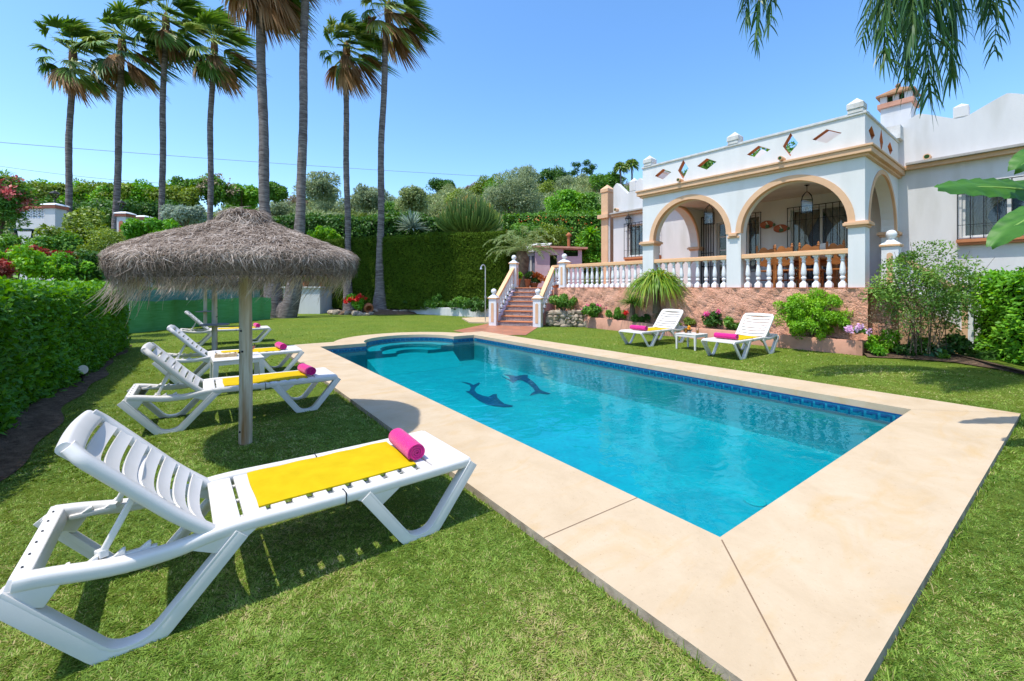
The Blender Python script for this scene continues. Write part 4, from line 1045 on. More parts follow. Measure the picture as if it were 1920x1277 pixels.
    def B(u,y,w): return Vector((hx-u*math.cos(ang)+w*math.sin(ang),y,hz_+u*math.sin(ang)+w*math.cos(ang)))
    mb=MB(); yb=LW-.03
    keys=[B(0,-yb,0),B(.30,-yb,-.004),B(.70,-yb,.0),B(.715,-yb+.06,0),B(.715,yb-.06,0),B(.70,yb,0),B(.30,yb,-.004),B(0,yb,0)]
    up=Vector((math.sin(ang),0,math.cos(ang)))
    # side members
    for sg in (-1,1):
        path=smooth_path([B(-.02,sg*(yb-.01),0),B(.15,sg*(yb-.004),-.012),B(.36,sg*yb,-.004),B(.585,sg*yb,.004),B(.645,sg*(yb-.035),.008)],.08,4)
        mb.sweep(path,rrect(.062,.050,.02,3),(0,1,0))
    # rolled top bar
    path=[B(.622+.018*math.cos(y/yb*1.4),y,-.004) for y in np.linspace(-yb+.03,yb-.03,9)]
    mb.sweep(path,rrect(.085,.05,.02,3),(-math.cos(ang),0,math.sin(ang)))
    ba=mb.build('backrest',W,root,smooth=True,auto=50)
    mb=MB(); x=.02; k=0
    while x<.585:
        w=.061
        n=10; vs=[]; 
        for i in range(n+1):
            y=-yb+.025+(2*yb-.05)*i/n; sag=-.034*(1-(2*i/n-1)**2)
            for u,ww in ((x,.0),(x+w*.5,-.004),(x+w,.0)):
                vs.append(B(u,y,.016+ww+sag))
            for u,ww in ((x+w,-.012),(x,-.012)):
                vs.append(B(u,y,.016+ww+sag))
        fs=[]
        for i in range(n):
            for q in range(5): fs.append((i*5+q,i*5+(q+1)%5,(i+1)*5+(q+1)%5,(i+1)*5+q))
        fs += [(4,3,2,1,0),tuple(n*5+q for q in range(5))]
        mb.add(vs,fs); x+=.0825
    mb.build('slats',W,ba,smooth=True,auto=35)
    # support strut, a forked prop behind the backrest
    for sg in (-1,1):
        mb=MB(); a=B(.33,sg*(LW-.10),-.03); b=Vector((.245,sg*(LW-.075),.378))
        mb.bar(a,b,.024,.036,up=(0,1,0)); mb.bar(b+Vector((-.01,-.03*sg,0)),b+Vector((.012,.02*sg,.012)),.03,.03); mb.build('support_strut',W,root,bevel=.005)
    mb=MB(); mb.bar(B(.33,-LW+.1,-.03),B(.33,LW-.1,-.03),.03,.03); mb.build('strut_bar',W,root,bevel=.005)
    return root
LR=R(37.0)
lo=make_lounger()
def lframe(org,rz):
    u=Vector((math.cos(rz),math.sin(rz),0)); v=Vector((-u.y,u.x,0)); return u,v
def from_foot(px,py,rz,z=.365):
    p=G(px,py,z); p.z=0; u,v=lframe(None,rz); return p-u*1.95+v*LW
place=[]
def put(org,rz,label,grp,first=[True]):
    if first[0]:
        lo.location=org; lo.rotation_euler=(0,0,rz); lo['label']=label; lo['group']=grp; first[0]=False; o=lo
    else: o=dup(lo,org,rz,label); o['group']=grp
    place.append((org,rz)); return o
gl='loungers left of the pool'; gr='loungers in front of the planter'
put(from_foot(885,862,R(37.8)),R(37.8),'white slatted sun lounger nearest the camera, head end cut by the frame',gl)
put(from_foot(634,706,R(36)),R(36),'white sun lounger behind the post of the near thatched parasol',gl)
put(from_foot(567,657,R(35.2)),R(35.2),'white sun lounger with the square table in front of it',gl)
put(from_foot(507,615,R(35)),R(35),'white sun lounger nearest the double palm and the green netting',gl)
def right_l(vb,rz):
    p=G(*vb); u,v=lframe(None,rz); return p-u*1.60-v*LW        # near side V foot of the foot end
rzr=R(216)
u_,v_=lframe(None,rzr)
put(G(1219,650)-u_*1.60-v_*(LW-.01),rzr,'white sun lounger before the planter, left of the small drinks table',gr)
put(G(1392,673.5)-u_*1.60-v_*(LW-.01),rzr,'white sun lounger before the planter, right of the small drinks table',gr)
def towel(org,rz,x0,x1,y0,y1,label,grp,sd):
    r=np.random.default_rng(sd); nx_,ny_=26,12; rows_=[]
    for k in (0,1):
        for j in range(ny_+1):
            for i in range(nx_+1):
                x=x0+(x1-x0)*i/nx_; y=y0+(y1-y0)*j/ny_
                e=min(i,nx_-i)/2.0; f=min(j,ny_-j)/1.5; rnd=.006*(1-min(1,e*f)) 
                z=.3735+(.013-rnd if k else 0)+ .0025*math.sin(i*.9+sd)*math.sin(j*.7+sd)
                rows_.append((x+.0022*math.sin(j*.6+sd),y+.0022*math.sin(i*.35+sd),z))
    n1=(nx_+1)*(ny_+1); fs=[]
    for j in range(ny_):
        for i in range(nx_):
            a=j*(nx_+1)+i; fs.append((a+1,a,a+nx_+1,a+nx_+2)); fs.append((n1+a,n1+a+1,n1+a+nx_+2,n1+a+nx_+1))
    bd=[i for i in range(nx_+1)]+[(j)*(nx_+1)+nx_ for j in range(1,ny_+1)]+[ny_*(nx_+1)+i for i in range(nx_-1,-1,-1)]+[j*(nx_+1) for j in range(ny_-1,0,-1)]
    for a,b in zip(bd,bd[1:]+bd[:1]): fs.append((a,b,n1+b,n1+a))
    mb=MB(); mb.add(rows_,fs); o=mb.build('towel',M['yellow'],smooth=True,auto=60); o.location=org; o.rotation_euler=(0,0,rz); return tag(o,label,'towel',grp)
def rolled(org,rz,x,y,L,r,label,grp,skew=0,sd=0):
    n=96; turns=3.6; prof=[]
    th=r/(turns+.6)
    mb=MB(); K=20
    rg=np.random.default_rng(sd)
    ang=np.linspace(0,2*math.pi*turns,n)
    rad=r*.14+(r*.86)*ang/ang[-1]
    sec=[]
    for a,q in zip(ang,rad): sec.append((q*math.cos(a),q*math.sin(a)))
    inner=[((q-th*.8)*math.cos(a),(q-th*.8)*math.sin(a)) for a,q in zip(ang,rad)]
    rows_=[]
    for k in range(K+1):
        yy=-L/2+L*k/K; ef=min(k,K-k); sc=1-.03*(ef==0); wob=.002*math.sin(k*1.3+sd)
        for (a,b) in sec: rows_.append((a*sc*(1+wob*4),yy+.002*math.sin(a*90)*(ef==0),b*sc*.93))
        for (a,b) in inner: rows_.append((a*sc,yy+(.0015 if k==0 else -.0015 if k==K else 0),b*sc*.93))
    W2=2*n; fs=[]
    for k in range(K):
        for i in range(n-1): fs.append((k*W2+i,k*W2+i+1,(k+1)*W2+i+1,(k+1)*W2+i))
    for k in (0,K):
        for i in range(n-1):
            fs.append((k*W2+i,k*W2+n+i,k*W2+n+i+1,k*W2+i+1))
    k0=n-1
    for k in range(K): fs.append((k*W2+k0,(k+1)*W2+k0,(k+1)*W2+n+k0,k*W2+n+k0))
    mb.add(rows_,fs); o=mb.build('rolled_towel',M['pink'],smooth=True,auto=55)
    u,v=lframe(None,rz); p=org+u*x+v*y; o.location=(p.x,p.y,.3735+r*.93+.0); o.rotation_euler=(0,0,rz+skew); return tag(o,label,'rolled towel',grp)
names=['nearest the camera','behind the near parasol post','behind the square table','nearest the double palm','left of the drinks table','right of the drinks table']
for i,(org,rz) in enumerate(place):
    if i<4:
        towel(org,rz,.80,1.63,-.21,.27,'flat yellow towel on the lounger '+names[i],'yellow towels on the loungers',i)
        rolled(org,rz,1.665,.01,.37,.062,'rolled pink towel on the lounger '+names[i],'pink towels on the loungers',R(-4 if i==0 else 6),i)
    else:
        towel(org,rz,.66,1.55,-.25,.25,'flat yellow towel on the lounger '+names[i],'yellow towels on the loungers',i)
        rolled(org,rz,1.62,.0,.46,.07,'rolled pink towel on the lounger '+names[i],'pink towels on the loungers',0,i)
# ---- tables
def side_table(loc,rz,w,h,label,splay=.02,leg=.05):
    root=empty('side_table',loc,rz,label,'table','white plastic side tables')
    a=w/2; mb=MB(); mb.box(-a,a,-a,a,h-.022,h); mb.build('table_top',M['plastic'],root,bevel=.008)
    mb=MB()
    for s_ in (-1,1): mb.box(-a+.02,a-.02,s_*(a-.014)-.008,s_*(a-.014)+.008,h-.07,h-.0225); mb.box(s_*(a-.014)-.008,s_*(a-.014)+.008,-a+.03,a-.03,h-.07,h-.0225)
    mb.build('apron',M['plastic'],root)
    for sx in (-1,1):
        for sy in (-1,1):
            x,y=sx*(a-leg/2-.002),sy*(a-leg/2-.002); mb=MB(); l=leg/2
            mb.hexa([(x-l*.7+sx*splay,y-l*.7+sy*splay,0),(x+l*.7+sx*splay,y-l*.7+sy*splay,0),(x+l*.7+sx*splay,y+l*.7+sy*splay,0),(x-l*.7+sx*splay,y+l*.7+sy*splay,0),(x-l,y-l,h-.023),(x+l,y-l,h-.023),(x+l,y+l,h-.023),(x-l,y+l,h-.023)]); mb.build('leg',M['plastic'],root,bevel=.006)
    return root
TLc=Vector((-3.92,6.12,0)); side_table(TLc,R(38),.60,.47,'square white plastic table between the loungers left of the pool',leg=.07)
TRc=Vector((4.23,10.12,0)); side_table(TRc,R(36),.52,.37,'small square white plastic table between the two loungers by the planter',splay=0)
# drinks on the right table
def tumbler(loc,label,fill=.06,stem=False):
    root=empty('drink_glass',loc,0,label,'glass','glasses on the garden tables')
    mb=MB()
    if stem: mb.lathe([(.032,0),(.03,.004),(.005,.008),(.004,.075),(.02,.09),(.036,.12),(.034,.17)],14)
    else: mb.lathe([(.028,0),(.036,.13)],14)
    mb.build('glass_body',M['clear'],root,smooth=True)
    mb=MB()
    if stem: mb.lathe([(.004,.083),(.022,.092),(.034,.118),(.034,.128)],14)
    else: mb.lathe([(.026,.005),(.0255+.006*fill/.1,fill+.02)],14)
    mb.build('drink',M['rose'] if stem else M['juice'],root,smooth=True)
    return root
M['rose']=mat('rose_wine',(.70,.22,.16),rough=.15)
tumbler(TRc+Vector((-.10,.08,.37)),'glass of orange juice on the left of the small table by the planter',.09)
tumbler(TRc+Vector((.13,-.02,.37)),'shorter filled glass of orange juice on the right of the small table by the planter',.05)
mb=MB(); mb.lathe([(.045,0),(.05,.03),(.085,.075),(.09,.08),(.08,.075),(.045,.02)],16); bw=mb.build('fruit_bowl',M['clear'],smooth=True); bw.location=TRc+Vector((-.02,.10,.37)); tag(bw,'small glass bowl between the juice glasses on the garden table','bowl')
for k,(x,y,z) in enumerate(((-.045,.10,.065),(.0,.115,.065),(-.02,.09,.12))):
    mb=MB(); mb.sphere((0,0,0),.036,12,8); o=mb.build('orange_fruit',M['juice'],smooth=True); o.location=TRc+Vector((x,y,.37+z+.02)); tag(o,'small orange fruit in the glass bowl on the garden table','fruit','oranges in the glass bowl')
tumbler(TLc+Vector((.16,.10,.47)),'stemmed glass of pink wine on the square table left of the pool',stem=True)
M['wicker']=mat('pale_snack_box',(.62,.47,.28),(.46,.32,.17),scale=40,rough=.8)
bx=empty('snack_tray',TLc+Vector((-.14,-.02,.47)),R(30),'low pale tray of snacks on the square table left of the pool','tray')
mb=MB(); mb.box(-.13,.13,-.09,.09,0,.012)
for s_ in (-1,1): mb.box(-.13,.13,s_*.085-.005,s_*.085+.005,.0125,.045); mb.box(s_*.125-.005,s_*.125+.005,-.079,.079,.0125,.045)
mb.build('tray_body',M['wicker'],bx)
mb=MB()
for i in range(12): mb.sphere((random.uniform(-.09,.09),random.uniform(-.06,.06),.035),.025,8,5,.7)
o=mb.build('snacks',M['cream'],bx,smooth=True); o['kind']='stuff'
# ================================================================ THATCHED PARASOLS
def make_parasol(seed=0):
    global rng
    root=empty('thatched_parasol',(0,0,0),0,'x','parasol','thatched parasols in a row')
    mb=MB(); mb.tube([(0,0,-.1),(.004,.003,.6),(.0,.004,1.2),(-.004,.0,1.95)],[.056,.055,.053,.05],14); mb.build('pole',M['post'],root,smooth=True)
    mb=MB()
    for z,a in ((.12,250),(.85,240),(.86,275),(1.05,262)): mb.sphere((.054*math.cos(R(a)),.054*math.sin(R(a)),z),.010,8,5)
    mb.build('bolt',M['iron'],root)
    # profile of the roof
    prof=[(.0,2.17),(.09,2.165),(.17,2.125),(.23,2.04),(.32,1.995),(.48,1.94),(.68,1.875),(.885,1.80),(.945,1.76),(.965,1.70),(.95,1.615),(.87,1.595),(.66,1.62),(.35,1.66),(.06,1.75)]
    n=72; vs=[];fs=[]
    pr=np.array(prof)
    for r,z in prof:
        for k in range(n):
            a=2*math.pi*k/n; w=1+.018*math.sin(5*a+r*4)+.010*math.sin(11*a+2)
            vs.append((max(r,.002)*w*math.cos(a),max(r,.002)*w*math.sin(a),z+.012*math.sin(3*a+r*5)))
    for i in range(len(prof)-1):
        for k in range(n): fs.append((i*n+k,i*n+(k+1)%n,(i+1)*n+(k+1)%n,(i+1)*n+k))
    mb=MB(); mb.add(vs,fs); mb.build('thatch_lining',M['thatchcore'],root,smooth=True)
    nb=NB()
    def on(u):  # position along the outer profile 0..1 -> r,z, tangent
        seg=np.concatenate([[0],np.cumsum(np.hypot(np.diff(pr[:11,0]),np.diff(pr[:11,1])))]); seg/=seg[-1]
        return np.interp(u,seg,pr[:11,0]),np.interp(u,seg,pr[:11,1])
    N=30000; u=np.sqrt(rng.random(N)*.995+.004); u=np.where(rng.random(N)<.25,.80+.2*rng.random(N),u)
    r,z=on(u); r2,z2=on(np.minimum(u+.02,1)); a=rng.uniform(0,2*math.pi,N)
    rad=np.stack([np.cos(a),np.sin(a),np.zeros(N)],1); tang=np.stack([-np.sin(a),np.cos(a),np.zeros(N)],1)
    dn=rad*(r2-r)[:,None]+np.array([0,0,1.0])[None]*(z2-z)[:,None]; dn/=np.linalg.norm(dn,axis=1,keepdims=True)+1e-9
    nrm=np.cross(tang,dn); nrm*=np.sign((nrm*(rad*.3+np.array([0,0,1.]))).sum(1))[:,None]
    brim=(u>.83)
    sw=np.where(brim,rng.normal(size=N)*1.1,rng.normal(size=N)*.55+.25*np.sin(a*2))
    d=dn*np.cos(sw)[:,None]+tang*np.sin(sw)[:,None]
    L=rng.uniform(.05,.13,N)
    p=np.stack([r*np.cos(a),r*np.sin(a),z],1)*1.0
    w=1+.018*np.sin(5*a+r*4)+.010*np.sin(11*a+2); p[:,:2]*=w[:,None]; p[:,2]+=.012*np.sin(3*a+r*5)
    p+=nrm*rng.uniform(.0,.014,N)[:,None]
    K=4; t=np.linspace(0,1,K); lift=rng.uniform(.0,.022,N); curl=rng.normal(size=N)*.02
    pts=p[:,None,:]+d[:,None,:]*(L[:,None]*t)[...,None]+nrm[:,None,:]*(lift[:,None]*np.sin(t*2.6)[None])[...,None]+tang[:,None,:]*(curl[:,None]*(t**2)[None])[...,None]
    sdv=np.cross(d,nrm)+nrm*rng.normal(size=(N,1))*.4; sdv/=np.linalg.norm(sdv,axis=1,keepdims=True)
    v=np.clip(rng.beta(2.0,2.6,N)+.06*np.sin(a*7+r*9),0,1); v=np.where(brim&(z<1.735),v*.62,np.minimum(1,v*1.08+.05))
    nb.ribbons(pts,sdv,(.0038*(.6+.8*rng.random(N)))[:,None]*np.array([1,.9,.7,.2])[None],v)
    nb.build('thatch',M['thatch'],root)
    # hanging straw fringe, blown to the left
    nb=NB(); N=1900; a=rng.uniform(0,2*math.pi,N); 
    keep=rng.random(N)<np.where((np.cos(a)<-.35),1.0,np.where(np.cos(a)>.55,.85,np.where(np.sin(a)<0,.10,.9)))
    a=a[keep]; N=len(a)
    r=rng.uniform(.74,.935,N); K=7; t=np.linspace(0,1,K)
    L=rng.uniform(.12,.40,N)*rng.uniform(.55,1,N)*np.where(np.cos(a)<-.2,1.3,np.where(np.cos(a)>.5,1.0,1.05))
    clump=np.sin(a*23)*.5+np.sin(a*57+1)*.5
    base=np.stack([r*np.cos(a),r*np.sin(a),1.615+.03*rng.random(N)],1)
    wind=np.array([-.42,-.06,0])[None]*(.3+rng.random(N))[:,None]+np.stack([-np.sin(a),np.cos(a),0*a],1)*(clump*.16)[:,None]+rng.normal(size=(N,3))*.07*np.array([1,1,0])
    pts=base[:,None,:]+np.array([0,0,-1.])[None,None]*(L[:,None]*(t*(1-.18*t))[None])[...,None]+wind[:,None,:]*(L[:,None]*(t**1.7)[None])[...,None]
    wig=rng.normal(size=(N,1,1))*.012*np.sin(t*7)[None,:,None]
    pts+=wig*np.stack([-np.sin(a),np.cos(a),0*a],1)[:,None,:]
    sdv=unit(N); sdv[:,2]*=.2; sdv/=np.linalg.norm(sdv,axis=1,keepdims=True)
    nb.ribbons(pts,sdv,(.0052*(.5+.8*rng.random(N)))[:,None]*np.array([1.2,1.1,1,.9,.8,.6,.25])[None],np.clip(rng.beta(2,2,N),0,1))
    nb.build('fringe',M['fringe'],root)
    # ribs under the thatch
    mb=MB()
    for k in range(8):
        b=k*math.pi/4+.2; mb.bar((.04*math.cos(b),.04*math.sin(b),1.72),(.88*math.cos(b),.88*math.sin(b),1.585),.03,.03)
    mb.build('roof_ribs',M['post'],root)
    Rm=Matrix.Rotation(R(4.2),3,'X')@Matrix.Rotation(R(1.2),3,'Y'); pv=Vector((0,0,1.85))
    for c in root.children:
        if not c.name.startswith(('pole','bolt')): c.rotation_euler=Rm.to_euler(); c.location=pv-Rm@pv
    return root
par0=make_parasol();  par0.location=G(453,835)+Vector((0,.055,0)); par0['label']='brown thatched parasol with straw fringe nearest the camera'
p2=dup(par0,G(402.5,660),R(100),'second thatched parasol, its round shelf behind the square table'); p2.location.z=-.06
p3=dup(par0,G(385,617),R(215),'farthest thatched parasol by the green netting, shelf on its pole'); p3.location.z=-.06
M['greyshelf']=mat('grey_round_shelf',(.30,.28,.26),(.22,.2,.19),scale=6,rough=.7)
for p in (p2,p3):
    mb=MB(); mb.lathe([(.057,.66),(.28,.66),(.285,.675),(.28,.69),(.057,.69)],28); mb.build('round_shelf',M['greyshelf'],p,smooth=True,auto=40)
# ================================================================ GARDEN FITTINGS
shw=empty('garden_shower',G(910,603,.05),R(200),'thin garden shower pipe with curved head in front of the conifer hedge','shower')
q=G(910,603,.05); hz1=HC+(HY-494)/F*q.y
mb=MB(); mb.tube([(0,0,0),(0,0,hz1-.25)]+[(.09-.09*math.cos(a),0,hz1-.25+.14*math.sin(a)) for a in np.linspace(0,2.6,9)],.022,8); mb.build('pipe',M['metal'],shw,smooth=True)
mb=MB(); mb.lathe([(.02,-.0),(.03,-.05),(.06,-.12),(.05,-.125)],12,(.18,0,hz1-.17)); mb.build('shower_head',M['metal'],shw,smooth=True)
mb=MB(); mb.box(-.04,.04,-.03,.03,.95,1.05); mb.build('valve',M['metal'],shw,bevel=.01)
sl_=[G(866,598),G(928,594),G(930,607),G(880,606)]
mb=MB(); mb.prism([(p.x,p.y) for p in sl_][::-1],-.02,.05); o=mb.build('shower_slab',M['deck']); tag(o,kind='structure')
hs=MB(); c=G(820,587)
pth=[]
for i in range(150):
    a=i*.3; r=.34+.05*math.sin(i*.21)+.0006*i; pth.append((r*1.15*math.cos(a)+.02*math.sin(i*.5),r*.7*math.sin(a),.03+.0009*i))
pth += [(.5,.2,.04),(.9,.5,.03),(1.5,.7,.03)]
hs.tube(pth,.018,6); o=hs.build('garden_hose',M['hose'],smooth=True); o.location=c; tag(o,'coiled pale green garden hose lying on the lawn before the conifer hedge','hose')
# flood lights in the soil bed
def spot(p,rz,label,s=1.0):
    root=empty('garden_spotlight',p,rz,label,'spotlight','spotlights in the soil bed'); root.scale=(.75,.75,1)
    mb=MB(); mb.tube([(0,0,-.1),(0,0,.20*s)],.014,6); mb.bar((0,-.05,.2*s),(0,.05,.2*s),.02,.02); mb.build('stake',M['iron'],root)
    mb=MB(); mb.lathe([(.02,-.14),(.045,-.12),(.05,-.03),(.075,.02),(.078,.05)],14); mb.xf(Matrix.Translation((.02,0,.24*s))@Matrix.Rotation(R(55),4,'Y')); mb.build('lamp_body',M['iron'],root,smooth=True)
    mb=MB(); mb.lathe([(.001,.052),(.07,.052),(.078,.050),(.001,.047)],16); mb.xf(Matrix.Translation((.02,0,.24*s))@Matrix.Rotation(R(55),4,'Y')); mb.build('lamp_glass',M['cream'],root)
spot(G(155,720),R(-40),'black garden spotlight with pale glass under the near left hedge',.8)
spot(G(232,655),R(-20),'black garden spotlight at the far end of the left hedge',1.0)
# ================================================================ PLANTS
def nz(a): return a/(np.linalg.norm(a,axis=-1,keepdims=True)+1e-9)
def clumps(n,rad,K,cr,low=-.5,fill=.25):
    """points and outward normals on the shells of K clumps spread through an ellipsoid"""
    rad=np.array(rad,float)
    c=unit(K)*(rng.random((K,1))**.45)*.82; c[:,2]=np.where(c[:,2]<low,low+rng.random(K)*.2,c[:,2]); c*=rad
    r=cr*rng.uniform(.65,1.35,K)
    k=rng.integers(0,K,n); u=unit(n); u[:,2]=np.where((u[:,2]<-.3)&(rng.random(n)<.6),-u[:,2],u[:,2])
    q=np.where(rng.random(n)<fill,rng.random(n)**.5,rng.uniform(.82,1.08,n))
    p=c[k]+u*(r[k]*q)[:,None]
    tone=(rng.random(K))[k]
    return p,u,tone
def add_leaves(nb,p,nrm,tone,L,W,tw=.35,droop=.25,m=0,fold=.1,vb=0.0):
    n=len(p)
    d=nz(nrm*.7+unit(n)*.8-np.array([0,0,droop]))
    nn=nz(nrm+unit(n)*.5+np.array([0,0,.35]))
    v=np.clip(rng.beta(2,2,n)*(1-tw)+tone*tw+vb,0,1)
    nb.leaves(p-d*(L*.4),d,nn,L*rng.uniform(.7,1.3,n),W*rng.uniform(.75,1.25,n),v,fold,m)
def foliage(name,rad,n,L,W,mkey,K=14,cr=None,parent=None,low=-.5,fill=.25,droop=.25):
    nb=NB(); cr=cr or .42*min(rad)
    p,u,t=clumps(n,rad,K,cr,low,fill); add_leaves(nb,p,u,t,L,W,droop=droop)
    return nb.build(name,M[mkey],parent)
def flowers(name,rad,n,L,mkey,K,cr,parent,top=True,per=14):
    nb=NB(); rad=np.array(rad,float); c=unit(K)*(.78+.25*rng.random((K,1)))
    if top: c[:,2]=np.abs(c[:,2])
    c*=rad; k=rng.integers(0,K,n); u=unit(n); p=c[k]+u*cr*rng.random((n,1))
    nb.leaves(p,nz(u+unit(n)*.5),nz(u+np.array([0,-.3,.4])),L*rng.uniform(.7,1.3,n),L*.8,rng.random(n),.15)
    return nb.build(name,M[mkey],parent)
def bush(name,label,cat,loc,rad,n,L,W,mkey,K=14,cr=None,group=None,fl=None,stem=None,low=-.5,droop=.25,fill=.25):
    root=empty(name,loc,0,label,cat,group)
    foliage('foliage',rad,n,L,W,mkey,K,cr,root,low,fill,droop)
    if fl: flowers('flowers',rad,*fl,root)
    if stem:
        mb=MB()
        for i in range(stem):
            a=rng.uniform(0,6.28); r=rng.uniform(.25,.75)
            mb.tube([(0.04*math.cos(a),.04*math.sin(a),-rad[2]),(.4*r*rad[0]*math.cos(a),.4*r*rad[1]*math.sin(a),-rad[2]*.3),(r*rad[0]*math.cos(a+.3),r*rad[1]*math.sin(a+.3),rad[2]*.5)],[.018+.012*max(rad),.012+.008*max(rad),.004],5)
        mb.build('stem',M['bark'],root)
    return root
def pxbush(name,label,cat,px,py,hw,hh,Y,n,L,W,mkey,dep=None,**kw):
    c=P(px,py,Y); sx=hw/F*Y; sz=hh/F*Y
    return bush(name,label,cat,c,(sx,dep or sx,sz),n,L,W,mkey,**kw)
# ---------------- clipped hedges
def hedge(name,label,org,ud,L,Wd,Hh,n,leafL,leafW,mkey,cam_bias=True,rough=.05,faces=('f','t','e0','e1'),core='hedgecore',rise=0.0,lm=1,group=None,tw=.35,z0=0.02):
    """org: front lower corner, ud: direction along the front, depth goes to the left of ud"""
    u=Vector(ud).normalized(); v=Vector((-u.y,u.x,0)); root=empty(name,org,math.atan2(u.y,u.x),label,'hedge',group)
    mb=MB(); g=.10
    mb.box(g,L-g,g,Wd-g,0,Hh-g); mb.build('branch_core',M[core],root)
    area={'f':L*Hh,'t':L*Wd,'e0':Wd*Hh,'e1':Wd*Hh,'b':L*Hh}; tot=sum(area[f] for f in faces)
    nb=NB()
    for f in faces:
        k=int(n*area[f]/tot); a=rng.random(k); b=rng.random(k)
        if cam_bias and f in 'ft':
            # nearer stretch gets more and smaller leaves
            o=Vector(org); d0=(o).length; d1=(o+u*L).length
            a=(a**1.0)
        h=rng.uniform(-.6,1,k)*rough; h=np.where(rng.random(k)<.025,h+rough*rng.uniform(.4,1.5,k),h)
        if f=='f': p=np.stack([a*L,-h,b*(Hh-z0)+z0],1); nr=np.tile([0,-1.,0.25],(k,1))
        elif f=='b': p=np.stack([a*L,Wd+h,b*Hh],1); nr=np.tile([0,1.,.25],(k,1))
        elif f=='t': p=np.stack([a*L,b*Wd,Hh+h],1); nr=np.tile([0,0,1.],(k,1))
        elif f=='e0': p=np.stack([-h,a*Wd,b*Hh],1); nr=np.tile([-1.,0,.25],(k,1))
        else: p=np.stack([L+h,a*Wd,b*Hh],1); nr=np.tile([1.,0,.25],(k,1))
        w=vnoise(np.stack([p[:,0]+p[:,1],p[:,2]*1.2],1),2.2/max(.3,leafL*8),4)
        off=(w-.5)*rough*2.2
        p=p+nr*off[:,None]
        # rounded upper edge
        t=vnoise(np.stack([p[:,0]*1.3,p[:,1]+p[:,2]],1),.9,9)
        add_leaves(nb,p,nr+unit(k)*.35,t,leafL,leafW,tw=tw,droop=.15)
    nb.build('leaves',M[mkey],root); return root
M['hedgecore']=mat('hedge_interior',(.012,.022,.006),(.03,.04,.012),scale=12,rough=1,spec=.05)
# left box hedge
ho=G(0,805); hd=(G(236,653)-ho).normalized()
hstart=ho-hd*3.4; hl=(G(236,653)-hstart).length
hedge('clipped_hedge','long clipped leafy hedge along the left edge of the lawn',hstart,tuple(hd),hl,1.9,1.42,64000,.075,.042,'hedge',rough=.075,faces=('f','t','e1','e0'))
# right hedge
ro=G(1822,664); rd=(G(1920,686)-ro).normalized(); rz_=-Vector((rd.y,-rd.x,0))
hedge('clipped_hedge','glossy leafy hedge at the right edge below the barred window',ro,(rd.x,rd.y,0),4.6,1.5,HC+(HY-517)/F*ro.y,17000,.085,.048,'box',rough=.09,faces=('f','t','e0'))
# tall conifer hedge behind the lawn
ch0_=P(948,600,21.5); ch0_.z=.25; chl=P(600,600,25.5); chl.z=.25
dv=(ch0_-chl); Lc=dv.length
hedge('conifer_hedge','tall dark clipped conifer hedge behind the lawn and the shower',chl,tuple(dv),Lc,1.7,HC+(HY-440)/F*22.6-.25,90000,.16,.028,'conifer',rough=.06,faces=('f','t','e1'),tw=.5)
mb=MB(); kb=[P(722,585,25.2),P(925,598,20.6)]
a=Vector((kb[0].x,kb[0].y,0)); b=Vector((kb[1].x,kb[1].y,0)); mb.bar(a+Vector((0,0,.15)),b+Vector((0,0,.15)),.3,.5); o=mb.build('kerb_wall',M['stucco'],bevel=.02); tag(o,'low white kerb wall at the foot of the conifer hedge','wall')
for i,(px,py,w,h,Y,mk) in enumerate(((772,565,32,14,23.6,'dark'),(815,566,34,15,22.6,'mid'),(858,570,32,15,21.6,'mid'),(893,574,24,15,20.6,'dark'),(742,562,18,10,24.2,'dark'))):
    pxbush('creeping_plant',['dark green creeper, second from the left on the white kerb wall','mid green creeper in the middle of the white kerb wall','mid green creeper right of the middle of the white kerb wall','dark green creeper on the white kerb wall nearest the shower','dark creeper on the white kerb wall beside the palm trunk'][i],'plant',px,py,w,h,Y,1500,.13,.07,mk,dep=.35,K=12,group='creepers on the white kerb wall')
